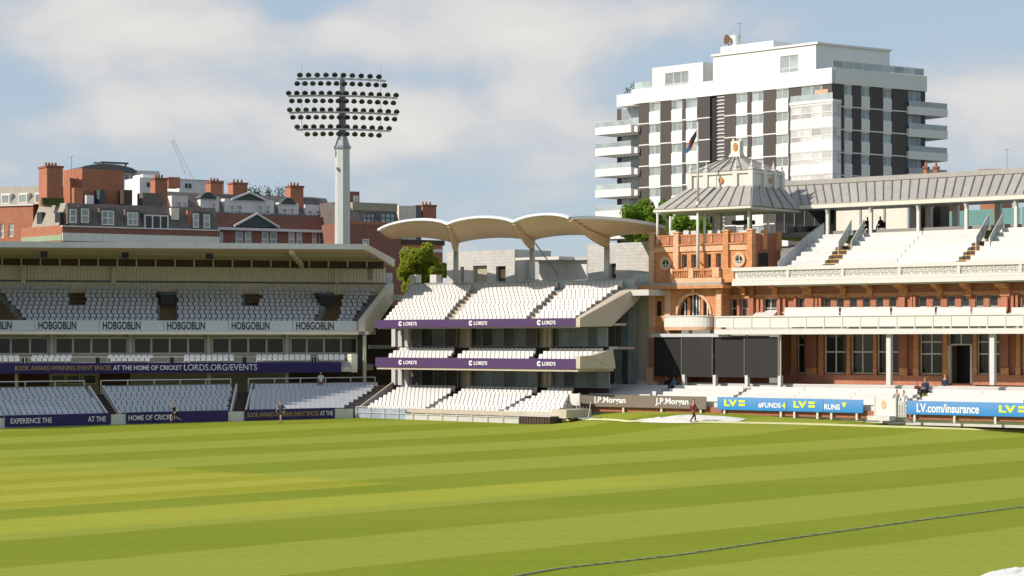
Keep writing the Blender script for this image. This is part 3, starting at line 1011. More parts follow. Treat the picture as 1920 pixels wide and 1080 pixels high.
lettering('LORDS.ORG/EVENTS', 'white_print', t, G, G.U(345, -1.95), G.U(482, -1.95), -1.95, lz0 - 0.05, lz1 + 0.1, 0.01)
def low_board(a, b, label):
    ua, ub_ = L.U(a, 0), L.U(b, 0)
    z = gb((ua + ub_) / 2) + 0.04
    return board('advertising_board', label, 'navy_board', L, ua, ub_, 0.0, z, z + 0.90, group='navy boards along the boundary'), z
t, z = low_board(10, 208, 'navy boundary board at far left, white lettering starting with EXPERIENCE')
lettering('EXPERIENCE THE', 'white_print', t, L, L.U(20, 0), L.U(97, 0), 0.0, z + 0.25, z + 0.66, 0.01)
lettering('AT THE', 'white_print', t, L, L.U(165, 0), L.U(198, 0), 0.0, z + 0.25, z + 0.66, 0.01)
t, z = low_board(237, 428, 'navy boundary board behind the running person, white lettering starting with HOME')
lettering('HOME OF CRICKET', 'white_print', t, L, L.U(241, 0), L.U(330, 0), 0.0, z + 0.25, z + 0.66, 0.01)
t, z = low_board(459, 628, 'navy boundary board with gold lettering, right of the second gangway')
lettering('BOOK AWARD-WINNING EVENT SPACES', 'gold_print', t, L, L.U(464, 0), L.U(597, 0), 0.0, z + 0.26, z + 0.64, 0.01)
lettering('AT THE', 'white_print', t, L, L.U(600, 0), L.U(624, 0), 0.0, z + 0.26, z + 0.64, 0.01)

# ---------------------------------------------------------------- the newer stand in the middle
w0 = ground_hit(665, 783); w1 = ground_hit(1030, 795)
W = Fr((w0.x, w0.y), (w1.x - w0.x, w1.y - w0.y))
ws = thing('canopy_stand', 'modern three-level white-seated stand under a scalloped timber canopy', 'grandstand', W.p(10, 8, 0.3))
wseats = []
# lower terrace
sp, wr = seating(ws, W, 9, 1.2, 8.4, 765, 724, (850, 900), [(681, 786, 744, 852), (800, 925, 868, 1004), (938, 1042, 1020, 1072)], step_m='concrete', aisle_m='dark_concrete', ext=(0.2, 0.2), drop=1.6)
wseats += sp
# boundary rail and low wall
gw = lambda u: ground_z(*W.p(u, 0, 0).xy)
for (a, b, mm) in ((666, 760, 'glass_blue'), (760, 972, 'pale_concrete')):
    ua, ub_ = W.U(a, 0.1), W.U(b, 0.1) - 0.006
    B('low_wall', mm, ws, W, ua, ub_, 0.1, 0.25, gw(ua) - 0.2, gw(ua) + (0.85 if mm == 'glass_blue' else 0.45))
rail(ws, [W.p(W.U(668, 0), 0.0, gw(0)), W.p(W.U(972, 0), 0.0, gw(20))], h=0.95, post=1.75, r=0.035, name='boundary_rail', mid=1)
B('front_parapet', 'sand_concrete', ws, W, W.U(760, 0.6), W.U(1040, 0.6), 0.6, 0.75, 0.2, W.Z(769, 900, 0.6))
PB('end_upstand', 'sand_concrete', ws, W, 1034, 1062, 768, 784, 0.5, 3.5)
zl = wr[-1][1]
# sloping side rail on the left
MB().face(W, [(W.U(668, 0.4), W.Z(783, 668, 0.4)), (W.U(668, 0.4), W.Z(765, 668, 0.4)), (W.U(672, 0.4), W.Z(763, 672, 0.4))], 0.4, 0.5).build('rail_foot', 'purple_board', ws)
a, b = W.p(W.U(672, 0.8), 0.8, W.Z(765, 672, 0.8)), W.p(W.U(736, 8.4), 8.4, W.Z(717, 736, 8.4))
mb = MB().bar(a, b, 0.1, 0.1); mb.build('side_handrail', 'sand_concrete', ws)
dn = Vector((0, 0, -0.75))
nn = Vector((W.u.x, W.u.y, 0)) * 0.05
MB().loft([a - nn, b - nn, b - nn + dn, a - nn + dn * 0.6], [a + nn * 0.2, b + nn * 0.2, b + nn * 0.2 + dn, a + nn * 0.2 + dn * 0.6]).build('side_panel', 'grey_metal', ws)
# ground and first level glazing
vg = 9.6
def glazing(px0, px1, py0, py1, n, dark=('glass_lobby', 'glass_blue', 'glass_room'), v=vg):
    dark = tuple('glass_lobby' if d == 'glass_dark' else d for d in dark)
    us = [W.U(px0, v) + (W.U(px1, v) - W.U(px0, v)) * i / n for i in range(n + 1)]
    pc = (px0 + px1) / 2
    z0, z1 = W.Z(py1, pc, v), W.Z(py0, pc, v)
    o, holes = grid_frame('glazed_screen', 'grey_metal', ws, W, us, [z0, z1], v, v + 0.12, 0.07)
    for i, (a, b, c, d) in enumerate(holes):
        B('pane', dark[(i * 7 + int(px0)) % len(dark)], o, W, a - 0.01, b + 0.01, v + 0.05, v + 0.08, c - 0.01, d + 0.01)
glazing(768, 858, 692, 727, 4, ('glass_dark', 'glass_room'))
glazing(884, 1008, 692, 727, 6, ('glass_blue', 'glass_blue', 'glass_dark'))
glazing(1036, 1142, 692, 727, 5, ('glass_blue', 'glass_dark'))
glazing(768, 856, 614, 650, 4, ('glass_dark', 'glass_room'))
glazing(884, 1006, 614, 650, 6, ('glass_dark', 'glass_room'))
glazing(1032, 1138, 614, 650, 6, ('glass_dark', 'glass_blue'))
for (a, b) in ((858, 884), (1008, 1036)):
    PB('entrance_wall', 'sand_concrete', ws, W, a, b, 692, 727, vg + 0.5, vg + 0.7)
for (a, b) in ((856, 884), (1006, 1032)):
    PB('entrance_wall', 'sand_concrete', ws, W, a, b, 614, 652, vg + 0.5, vg + 0.7)
B('inner_wall', 'dark_brown', ws, W, W.U(738, vg + 0.75), W.U(1138, vg + 0.75), vg + 0.75, vg + 1.0, 0.4, W.Z(612, 900, vg + 0.8))
for (py0, py1) in ((614, 650), (692, 722)):
    for px in (737, 749, 762):
        PB('column', 'galvanised', ws, W, px - 3, px + 4, py0, py1, vg - 1.2, vg - 0.9)
    for px in (878, 1022, 1030):
        PB('column', 'sand_concrete', ws, W, px - 3, px + 3, py0, py1, vg - 0.4, vg - 0.15)
# first level terrace
vb = 5.4
sp, wr1 = seating(ws, W, 3, vb + 0.7, vb + 2.6, 663, 652, (850, 850), [(722, 838, 742, 850), (852, 990, 872, 1003), (1004, 1083, 1022, 1130)], step_m='concrete', aisle_m='dark_concrete', ext=(0.2, 0.2), drop=0.22)
wseats += sp
zb_t, zb_b = W.Z(671.5, 900, vb), W.Z(690, 900, vb)
B('balcony_slab', 'sand_concrete', ws, W, W.U(708, vb + 0.2), W.U(1085, vb + 0.2), vb + 0.1, vg + 0.4, zb_b + 0.1, wr1[0][1] - 0.52)
# top terrace
sp, wr2 = seating(ws, W, 10, vb + 0.7, vb + 7.9, 590, 533, (850, 900), [(718, 832, 764, 882), (848, 985, 900, 1046), (998, 1078, 1062, 1165)], step_m='pale_concrete', aisle_m='sand_concrete', ext=(0.15, 0.2), drop=0.32)
wseats += sp
place_seats(ws, wseats, 'white_seat')
zt_t, zt_b = W.Z(598, 900, vb), W.Z(613.5, 900, vb)
B('balcony_slab', 'sand_concrete', ws, W, W.U(708, vb + 0.2), W.U(1078, vb + 0.2), vb + 0.1, vg + 2.5, zt_b + 0.12, zt_b + 0.3)
# raking concrete end on the right, with the glazed stair below
def raker(name, m, pts, v_of):
    A_ = []; Bq = []
    for (px, py, v) in pts:
        A_.append(W.p(W.U(px, v), v, W.Z(py, px, v)))
        Bq.append(W.p(W.U(px, v) + 0.5, v, W.Z(py, px, v)))
    MB().loft(A_, Bq).build(name, m, ws)
raker('raking_wall', 'sand_concrete', [(1079, 613, vb), (1079, 597, vb), (1166, 543, vb + 8), (1191, 536, vb + 9.5), (1191, 560, vb + 9.5), (1138, 612, vb + 4.5)], None)
raker('raking_wall', 'sand_concrete', [(1079, 691, vb), (1079, 668, vb), (1100, 667, vb + 1), (1141, 655, vb + 3.5), (1146, 691, vb + 3.8)], None)
glazing(1140, 1190, 575, 650, 4, ('glass_pale', 'glass_dark', 'glass_blue'), 14.5)
glazing(1140, 1190, 655, 722, 4, ('glass_dark', 'glass_pale'), 14.5)
PB('side_wall', 'sand_concrete', ws, W, 1189, 1219, 532, 735, 15.8, 18.5)
# rear blocks at concourse level
blockwork('blockwork', (0.55, 0.53, 0.50), (W.u.x, W.u.y))
vr = 19.0
zc = wr2[-1][1] + 0.1
B('concourse', 'pale_concrete', ws, W, W.U(742, 14), W.U(1225, 14), vb + 8.0, vr + 4, zc - 0.5, zc)
def wholes(l, v):
    return [(W.U(a, v), W.U(b, v), W.Z(d, (a + b) / 2, v), W.Z(c, (a + b) / 2, v)) for a, b, c, d in l]
wall('rear_block', 'blockwork', ws, W, W.U(838, vr), W.U(965, vr), vr, zc, W.Z(470, 900, vr), wholes([(887, 913, 498, 545), (930, 948, 499, 545), (863, 870, 500, 545)], vr), 0.4)
for a, b in ((887, 913), (930, 948), (863, 870)):
    B('door', 'dark_brown' if a == 930 else 'soffit_tan', ws, W, W.U(a, vr) - 0.1, W.U(b, vr) + 0.1, vr + 0.42, vr + 0.5, zc, W.Z(496, a, vr))
B('block_side', 'pale_concrete', ws, W, W.U(838, vr), W.U(838, vr) + 0.4, vr + 0.42, vr + 5, zc, W.Z(470, 900, vr))
B('block_side', 'pale_concrete', ws, W, W.U(965, vr) - 0.4, W.U(965, vr), vr + 0.42, vr + 5, zc, W.Z(470, 900, vr))
wall('rear_block', 'blockwork', ws, W, W.U(1102, vr), W.U(1222, vr), vr, zc, W.Z(456, 1150, vr), wholes([(1143, 1155, 494, 545)], vr), 0.4)
B('door', 'dark_brown', ws, W, W.U(1142, vr), W.U(1156, vr), vr + 0.42, vr + 0.5, zc, W.Z(493, 1150, vr))
B('block_side', 'pale_concrete', ws, W, W.U(1102, vr), W.U(1102, vr) + 0.4, vr + 0.42, vr + 5, zc, W.Z(456, 1150, vr))
PB('flat_roof', 'white_paint', ws, W, 966, 1048, 482, 488, vr - 1.5, vr + 2)
PB('recess_wall', 'concrete', ws, W, 966, 1012, 490, 524, vr + 1.6, vr + 1.8)
for i in range(5):
    PB('white_screen', 'white_paint', ws, W, 1011 + i * 18, 1028 + i * 18, 489, 530, vr + 1.0, vr + 1.1)
PB('flat_roof', 'concrete', ws, W, 1048, 1102, 482, 488, vr + 0.5, vr + 2)
PB('glass_box', 'glass_rail', ws, W, 1186, 1219, 512, 530, vr - 3, vr - 1)
rail(ws, [W.p(W.U(764, 13.6), 13.6, zc), W.p(W.U(1060, 13.8), 13.8, zc), W.p(W.U(1190, 14.2), 14.2, zc)], h=1.0, post=1.9, r=0.025, m='galvanised', infill='glass_rail', name='balustrade')
for i, px in enumerate((774, 812)):
    PB('table_box', 'white_paint', ws, W, px - 6, px + 6, 515, 530, 15.5, 16.2)
# canopy on three columns
add_ribs(MATS['timber_canopy'], 0.42, 0.05, (W.u.x, W.u.y, 0))
vf, vk = 5.2, 14.6
beams = [((711, 433), vf, (742, 448), vk), ((841, 422), vf, (855, 458), vk), ((964, 418), vf, (998, 452), vk), ((1069, 411), vf + 0.5, (1138, 447), vk), ((1244, 428), vf + 13.0, (1262, 445), vk + 10.0)]
pts = []
for (fp, va, bp, vb_) in beams:
    pts.append((W.p(W.U(fp[0], va), va, W.Z(fp[1], fp[0], va)), W.p(W.U(bp[0], vb_), vb_, W.Z(bp[1], bp[0], vb_))))
crf = [0.62, 0.50, 0.46, 0.30]; crb = [0.35, 0.42, 0.40, 0.35]
NS, NT = 12, 8
for i in range(4):
    (fa, ba), (fb, bb) = pts[i], pts[i + 1]
    mb = MB()
    top = []
    for j in range(NT + 1):
        t = j / NT
        for k in range(NS + 1):
            s_ = k / NS
            p = fa.lerp(fb, s_).lerp(ba.lerp(bb, s_), t)
            p.z += lerp(crf[i], crb[i], t) * (4 * s_ * (1 - s_)) ** 0.8 - 0.9 * t * (1 - t)
            top.append(p)
    m_ = NS + 1
    nv = len(top)
    mb.vs = top + [p + Vector((0, 0, 0.16)) for p in top]
    for j in range(NT):
        for k in range(NS):
            q = (j * m_ + k, j * m_ + k + 1, (j + 1) * m_ + k + 1, (j + 1) * m_ + k)
            mb.fs.append(q)
            mb.fs.append(tuple(nv + x for x in q[::-1]))
    edge = [k for k in range(m_)] + [j * m_ + NS for j in range(1, NT + 1)] + [NT * m_ + k for k in range(NS - 1, -1, -1)] + [j * m_ for j in range(NT - 1, 0, -1)]
    for a, b in zip(edge, edge[1:] + edge[:1]):
        mb.fs.append((a, b, nv + b, nv + a))
    mb.build('canopy_shell', 'timber_canopy', ws, smooth=True)
    # pale rolled front edge
    em = MB()
    fr_ = W.v
    ring = []
    for k in range(NS + 1):
        c = top[k] + Vector((0, 0, 0.10))
        d = Vector((W.v.x, W.v.y, 0))
        ring.append([c - d * 0.22 + Vector((0, 0, -0.10)), c + d * 0.15 + Vector((0, 0, -0.13)), c + d * 0.15 + Vector((0, 0, 0.13)), c - d * 0.22 + Vector((0, 0, 0.08))])
    for r_ in ring:
        em.vs += r_
    for k in range(NS):
        for q in range(4):
            q2 = (q + 1) % 4
            em.fs.append((4 * k + q, 4 * k + q2, 4 * k + 4 + q2, 4 * k + 4 + q))
    em.fs += [(0, 1, 2, 3), (4 * NS, 4 * NS + 1, 4 * NS + 2, 4 * NS + 3)]
    em.build('canopy_rim', 'canopy_edge', ws, smooth=False)
for i in (1, 2, 3):
    fa, ba = pts[i]
    mb = MB()
    prev = None
    for j in range(9):
        t = j / 8
        c = fa.lerp(ba, t) + Vector((0, 0, -0.9 * t * (1 - t)))
        hh = 0.18 + 0.62 * t
        w_ = Vector((W.u.x, W.u.y, 0)) * (0.12 + 0.10 * t)
        mb.vs += [c - w_ + Vector((0, 0, -hh)), c + w_ + Vector((0, 0, -hh)), c + w_ * 1.8 + Vector((0, 0, 0.03)), c - w_ * 1.8 + Vector((0, 0, 0.03))]
    for j in range(8):
        for q in range(4):
            q2 = (q + 1) % 4
            mb.fs.append((4 * j + q, 4 * j + q2, 4 * j + 4 + q2, 4 * j + 4 + q))
    mb.fs += [(0, 1, 2, 3), (32, 33, 34, 35)]
    mb.build('canopy_beam', 'timber_beam', ws)
    foot = Vector((ba.x, ba.y, zc)); 
    MB().tube(foot, Vector((ba.x, ba.y, ba.z - 0.6)), 0.27, 0.24, 14).build('canopy_column', 'galvanised', ws, smooth=True)
a = pts[2][1] + Vector((0.3, 0.5, -0.2)); b = W.p(W.U(1046, vr), vr, W.Z(515, 1046, vr))
MB().tube(a, b, 0.06, n=6).build('tie_rod', 'grey_metal', ws)
# boards on the two balconies
for (zz, zt, where) in ((zt_b, zt_t, 'upper'), (zb_b, zb_t, 'lower')):
    us = [W.U(704, vb), W.U(833, vb), W.U(962, vb), W.U(1080, vb)]
    for i, (nm, pc) in enumerate((('left', 765), ('middle', 897), ('right', 1025))):
        t = board('advertising_board', 'purple %s balcony board with white lettering on the canopy stand, %s of three' % (where, nm), 'purple_board', W, us[i], us[i + 1] - 0.012, vb - 0.02, zz, zt, group='purple balcony boards')
        zm = (zz + zt) / 2
        hgt = 0.36
        lettering("LORD'S", 'white_print', t, W, W.U(pc - 8, vb), W.U(pc + 17, vb), vb - 0.02, zm - hgt * 0.45, zm + hgt * 0.45, 0.02)
        uu = W.U(pc - 14, vb)
        MB().ring(W, uu, zm, 0.09, 0.22, vb - 0.045, vb - 0.022, 16, 0.5, 5.8).build('roundel', 'white_print', t)
# ---------------------------------------------------------------- the brick and terracotta pavilion on the right
pz = 1.1
def flat_hit(px, py, z):
    y = (H - z) * F / (py - Y0)
    return ((px - 960) / F * y, y)
pa = flat_hit(1117, 769, pz); pb_ = flat_hit(1832, 787.5, pz)
P = Fr(pa, (pb_[0] - pa[0], pb_[1] - pa[1]))
pv = thing('pavilion', 'red brick and terracotta pavilion with white tiered benches and grey roof', 'pavilion', P.p(20, 12, pz))
for nm_, jt in (('terracotta', 0.74), ('pale_terracotta', 0.80)):      # moulded blocks laid in courses
    blockwork(nm_, None, (P.u.x, P.u.y), 0.55, 0.27, jt, MATS[nm_])
PR = 2060                                   # it runs on past the right edge of the picture
def pbox(name, m, px0, px1, py0, py1, v0, v1, parent=pv):
    return PB(name, m, parent, P, px0, px1, py0, py1, v0, v1)
def long(name, m, px0, px1, ref, py0, py1, v0, v1, parent=pv):
    """level member along the front; height read at pixel column ref"""
    return B(name, m, parent, P, P.U(px0, v0), P.U(px1, v0), v0, v1, P.Z(py1, ref, v0), P.Z(py0, ref, v0))
def holes_of(l, v):
    return [(P.U(a, v), P.U(b, v), P.Z(d, (a + b) / 2, v), P.Z(c, (a + b) / 2, v)) for a, b, c, d in l]
# lower terrace with benches
nrow = 5
tv0, tv1 = 1.3, 6.6
tza, tzb = P.Z(745, 1500, tv0 + 0.45) - 0.86, P.Z(720, 1500, tv1 + 0.45) - 0.86
lb = [(1098, 1214, 1152, 1258), (1226, 1362, 1270, 1398), (1376, 1690, 1412, 1724), (1716, 1905, 1752, 1945), (1922, 2060, 1962, 2060)]
for i in range(nrow):
    t = i / (nrow - 1)
    v, z = lerp(tv0, tv1, t), lerp(tza, tzb, t)
    dv = (tv1 - tv0) / (nrow - 1)
    B('terrace_step', 'white_bench', pv, P, P.U(lerp(1092, 1146, t), v), P.U(PR, v), v - 0.6, v + dv - 0.6, z - 1.0, z)
    for (f0, f1, b0, b1) in lb:
        u0, u1 = P.U(lerp(f0, b0, t), v), P.U(lerp(f1, b1, t), v)
        k = max(1, int((u1 - u0) / 4.2))
        for j in range(k):
            bench(pv, P, lerp(u0, u1, j / k) + 0.03, lerp(u0, u1, (j + 1) / k) - 0.03, v, z)
long('terrace_floor', 'pale_concrete', 1130, PR, 1500, 721, 730, 6.9, 11.2)
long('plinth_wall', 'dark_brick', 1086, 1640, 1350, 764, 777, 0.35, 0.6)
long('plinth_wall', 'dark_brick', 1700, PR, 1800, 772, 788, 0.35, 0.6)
B('front_wall', 'white_paint', pv, P, P.U(1088, 0.62), P.U(PR, 0.62), 0.62, 0.70, pz - 0.2, tza + 0.35)
rail(pv, [P.p(P.U(1166, 7.0), 7.0, tzb), P.p(P.U(1198, 7.0), 7.0, tzb)], h=0.95, post=1.2, r=0.05)
# end slope of the terrace on the left
A_ = [(1082, 754, 0.8), (1082, 768, 0.8), (1162, 735, 7.2), (1162, 713, 7.2)]
MB().loft([P.p(P.U(a, v), v, P.Z(b, a, v)) for a, b, v in A_], [P.p(P.U(a, v) + 0.25, v, P.Z(b, a, v)) for a, b, v in A_]).build('end_wall', 'white_paint', pv)
# ground floor wall, set back under the first balcony
v1 = 11.0
zg0, zg1 = P.Z(720, 1600, v1), P.Z(618, 1600, v1)
gw_ = [(1494, 1508, 626, 700), (1545, 1586, 622, 701), (1595, 1636, 622, 701), (1644, 1684, 622, 701), (1724, 1766, 622, 702), (1777, 1823, 622, 719), (1831, 1874, 622, 702), (1916, 1958, 620, 702), (1968, 2008, 620, 702)]
H1 = holes_of(gw_, v1)
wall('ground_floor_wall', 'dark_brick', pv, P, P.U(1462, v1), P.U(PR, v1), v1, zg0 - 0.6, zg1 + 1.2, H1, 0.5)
for (a, b, c, d), (x0, x1, y0, y1) in zip(H1, gw_):
    if x0 == 1777:
        o = window(pv, P, a, b, lerp(c, d, 0.74), d, v1 + 0.2, nu=2, frame='cream_paint', glass='glass_dark', w=0.10)
        B('doorway', 'black_metal', pv, P, a - 0.1, b + 0.1, v1 + 1.6, v1 + 1.7, c - 0.2, d)
        MB().box(P, a - 0.02, a + 0.16, v1 - 0.05, v1 + 0.3, c, lerp(c, d, 0.74) - 0.01).build('door_jamb', 'cream_paint', pv)
        MB().box(P, b - 0.16, b + 0.02, v1 - 0.05, v1 + 0.3, c, lerp(c, d, 0.74) - 0.01).build('door_jamb', 'cream_paint', pv)
        MB().box(P, a + 0.2, a + 0.26, v1 + 0.3, v1 + 1.1, c, lerp(c, d, 0.72)).build('door', 'dark_brown', pv)
    elif x0 == 1494:
        window(pv, P, a, b, c, d, v1 + 0.2, nu=1, zsplit=(0.72,), frame='fascia_grey', glass='glass_dark', w=0.09, sill='fascia_grey')
    elif x0 in (1724, 1831):
        window(pv, P, a, b, c, d, v1 + 0.2, nu=2, zsplit=(0.48, 0.76), frame='cream_paint', glass='glass_dark', w=0.10, sill='fascia_grey')
    else:
        window(pv, P, a, b, c, d, v1 + 0.2, nu=1 if x0 > 2500 else 2, zsplit=(0.52,), frame='stucco_cream', glass='glass_dark', w=0.10, sill='fascia_grey')
for (a, b) in ((1483, 1491), (1512, 1530), (1535, 1542), (1588, 1593), (1638, 1642), (1687, 1700), (1713, 1721), (1768, 1775), (1825, 1830), (1877, 1890), (1905, 1912)):
    wide = b - a > 10
    long('pilaster', 'dark_brick' if wide else 'terracotta', a, b, (a + b) / 2, 618, 704, v1 - 0.22, v1 - 0.004)
    pbox('pilaster_base', 'terracotta', a - 1, b + 1, 690, 706, v1 - 0.30, v1 - 0.23)
long('base_course', 'brick', 1462, 1776, 1600, 703, 722, v1 - 0.34, v1 - 0.005)
long('base_course', 'brick', 1824, PR, 1850, 703, 722, v1 - 0.34, v1 - 0.005)
B('floor_slab', 'white_paint', pv, P, P.U(1344, 5.8), P.U(PR, 5.8), 5.75, v1 + 0.5, P.Z(625.5, 1600, 5.7), P.Z(618, 1600, 5.7))
# first balcony: slab, posts, translucent white panels
vbal = 5.6
long('slab_edge', 'white_paint', 1339, PR, 1600, 616.5, 626.5, vbal, vbal + 0.14)
zp0, zp1 = P.Z(612.5, 1600, vbal + 0.1), P.Z(592, 1600, vbal + 0.1)
mat('canvas_panel', (0.70, 0.67, 0.62), 0.7, 0.06, 0.7, streak=0.12)
pxs = [1341 + 34.0 * i for i in range(21)]
for i, (a, b) in enumerate(zip(pxs[:-1], pxs[1:])):
    u0, u1 = P.U(a, vbal + 0.1), P.U(b, vbal + 0.1)
    B('balcony_panel', 'canvas_panel', pv, P, u0 + 0.05, u1 - 0.05, vbal + 0.10, vbal + 0.13, zp0, zp1)
    B('balcony_post', 'white_paint', pv, P, u0 - 0.045, u0 + 0.045, vbal + 0.06, vbal + 0.17, zp0 - 0.22, zp1 + 0.03)
long('handrail', 'white_paint', 1339, PR, 1600, 590.5, 593, vbal + 0.02, vbal + 0.16)
# benches on the first balcony
for (a, b) in ((1466, 1568), (1572, 1664), (1668, 1748), (1752, 1815), (1819, 1882), (1892, 1975), (1980, 2060)):
    v = vbal + 1.9
    z = P.Z(576, (a + b) / 2, v + 0.45) - 0.86
    bench(pv, P, P.U(a, v), P.U(b, v), v, z)
    bench(pv, P, P.U(a, v - 1.0), P.U(b, v - 1.0), v - 1.0, z - 0.35)
zfl = P.Z(576, 1600, vbal + 2.65) - 0.86
B('balcony_floor', 'pale_concrete', pv, P, P.U(1345, vbal + 1.8), P.U(PR, vbal + 1.8), vbal + 1.9, v1 + 0.4, P.Z(616, 1600, vbal + 1.9), zfl)
MB().side(P, [(vbal + 2.2, zfl), (vbal + 2.2, zfl + 0.2), (vbal + 4.6, zfl + 1.5), (vbal + 4.6, zfl)], P.U(1420, vbal + 3), P.U(1458, vbal + 3)).build('balcony_stair', 'white_paint', pv)
# slender columns under the first balcony
for px in (1668, 1862, 2055):
    u = P.U(px, vbal + 0.6)
    B('column', 'white_paint', pv, P, u - 0.19, u + 0.19, vbal + 0.4, vbal + 0.78, P.Z(722, px, vbal + 0.6), P.Z(618, px, vbal + 0.6))
# first floor wall with its row of small windows between brick piers
v2 = 8.6
ww = [(1371, 1381), (1390, 1400), (1432, 1456), (1496, 1507)] + [(1544 + 24.6 * i, 1557.5 + 24.6 * i) for i in range(6)] + [(1722 + 26.6 * i, 1737 + 26.7 * i) for i in range(6)] + [(1916 + 27 * i, 1931 + 27 * i) for i in range(5)]
top = lambda px: 560 - (px - 1400) * 0.0155
wl_ = [(a, b, top((a + b) / 2), 600) for a, b in ww]
H2 = holes_of(wl_, v2)
zA, zB = P.Z(612, 1600, v2), P.Z(530, 1600, v2)
wall('first_floor_wall', 'brick', pv, P, P.U(1356, v2), P.U(PR, v2), v2, zA, zB, H2, 0.4)
for (a, b, c, d) in H2:
    window(pv, P, a, b, c, d, v2 + 0.12, nu=2 if b - a > 0.9 else 1, zsplit=(0.55,), frame='white_paint', glass='glass_dark', w=0.06)
for px in (1384, 1405, 1420, 1428, 1460, 1470, 1490, 1511, 1519, 1530, 1537, 1690, 1708, 1714, 1883, 1898, 1906):
    wd = 6 if px in (1690, 1883, 1519) else 2.2
    pbox('pier', 'brick', px - wd, px + wd, top(px) - 3, 600, v2 - 0.25, v2 - 0.004)
long('string_course', 'terracotta', 1356, PR, 1650, 549, 556, v2 - 0.16, v2 - 0.003)
# upper balcony on carved brackets
v3 = 7.0
long('cornice', 'white_paint', 1372, PR, 1600, 522.5, 531.5, v3 - 0.15, v2 + 0.3)
long('parapet_base', 'white_paint', 1374, PR, 1600, 518, 522.2, v3 - 0.02, v3 + 0.3)
zi0, zi1 = P.Z(518, 1600, v3), P.Z(503, 1600, v3)
long('parapet_rail', 'white_paint', 1372, PR, 1600, 496, 503, v3 - 0.06, v3 + 0.28)
B('parapet_panel', 'canvas_panel', pv, P, P.U(1376, v3 + 0.1), P.U(PR, v3 + 0.1), v3 + 0.12, v3 + 0.16, zi0 - 0.01, zi1 + 0.01)
# pierced ironwork along the parapet: panels of scrolls between posts
def scroll_mesh():
    mb = MB()
    f = Fr((0, 0), (1, 0))
    for (u, z, r) in ((0.16, 0.20, 0.13), (0.46, 0.20, 0.13), (0.31, 0.44, 0.12), (0.62, 0.42, 0.10), (0.02, 0.42, 0.10)):
        mb.ring(f, u, z, r - 0.035, r, -0.02, 0.02, 10)
    mb.box(f, -0.06, 0.70, -0.02, 0.02, 0.02, 0.07)
    return mb.mesh('iron_scroll', 'white_paint', Vector((0, 0, 0)))
SCR = scroll_mesh()
u = P.U(1382, v3)
ulim = P.U(1960, v3)
k = 0
while u < ulim:
    link('iron_scroll', SCR, pv, P.p(u, v3 + 0.02, zi0), P.rot)
    k += 1
    u += 0.80
    if k % 6 == 0:
        B('parapet_post', 'white_paint', pv, P, u - 0.03, u + 0.22, v3 - 0.03, v3 + 0.11, zi0, zi1)
        u += 0.32
for px in (1392, 1452, 1512, 1580, 1630, 1692, 1760, 1815, 1884, 1945):
    w_ = 0.42 if px in (1692, 1884, 1512) else 0.26
    u = P.U(px, v2 - 0.3)
    zz = P.Z(530, px, v3)
    pr = [(v2 + 0.02, zz), (v3 + 0.35, zz), (v3 + 0.4, zz - 0.22), (v3 + 1.3, zz - 0.5), (v2 - 0.35, zz - 0.95), (v2 + 0.02, zz - 1.25)]
    MB().side(P, pr, u - w_, u + w_).build('bracket', 'terracotta', pv)
B('upper_soffit', 'terracotta', pv, P, P.U(1374, v3 + 0.3), P.U(PR, v3 + 0.3), v3 + 0.3, v2 - 0.002, P.Z(532, 1600, v3) + 0.02, P.Z(531, 1600, v3) + 0.12)
# upper terrace of white benches with two yellow-nosed stairs
nu_ = 8
uv0, uv1 = 7.9, 14.3
uza, uzb = P.Z(491, 1700, uv0 + 0.45) - 0.86, P.Z(434, 1700, uv1 + 0.45) - 0.86
ubk = [(1470, 1536, 1532, 1582), (1560, 1786, 1612, 1842), (1806, 2060, 1866, 2060)]
for i in range(nu_):
    t = i / (nu_ - 1)
    v, z = lerp(uv0, uv1, t), lerp(uza, uzb, t)
    dv = (uv1 - uv0) / (nu_ - 1)
    B('terrace_step', 'white_bench', pv, P, P.U(lerp(1456, 1520, t), v), P.U(PR, v), v - 0.55, v + dv - 0.55, z - 0.9, z)
    for j, (f0, f1, b0, b1) in enumerate(ubk):
        u0, u1 = P.U(lerp(f0, b0, t), v), P.U(lerp(f1, b1, t), v)
        kk = max(1, int((u1 - u0) / 4.6))
        for q in range(kk):
            bench(pv, P, lerp(u0, u1, q / kk) + 0.03, lerp(u0, u1, (q + 1) / kk) - 0.03, v, z)
        if j < 2 and i < nu_ - 1:
            n0 = P.U(lerp(ubk[j + 1][0], ubk[j + 1][2], t), v)
            B('stair_tread', 'yellow_tread', pv, P, u1 + 0.04, n0 - 0.04, v - 0.5, v + dv - 0.56, z + 0.006, z + 0.16)
            B('stair_riser', 'dark_brown', pv, P, u1 + 0.05, n0 - 0.05, v - 0.56, v - 0.5, z - 0.18, z + 0.10)
zup = uzb + 0.9
for (a, b) in ((1588, 1612), (1846, 1872)):
    for k in range(2):
        px = a + k * (b - a)
        p0, p1 = P.p(P.U(px - 16, 11.9), 11.9, lerp(uza, uzb, 0.62)), P.p(P.U(px + 8, 15.0), 15.0, zup)
        rail(pv, [p0, p1], h=1.1, post=1.4, r=0.035, infill='glass_rail', name='stair_rail')
rail(pv, [P.p(P.U(1459, 8.1), 8.1, uza), P.p(P.U(1512, 13.6), 13.6, uzb - 0.4), P.p(P.U(1545, 15.0), 15.0, zup - 0.2)], h=1.15, post=0.8, r=0.03, infill='grey_seat', m='fascia_grey', name='side_screen')
long('rear_floor', 'terrace_grey', 1420, PR, 1700, 428, 437, 15.2, 31.0)
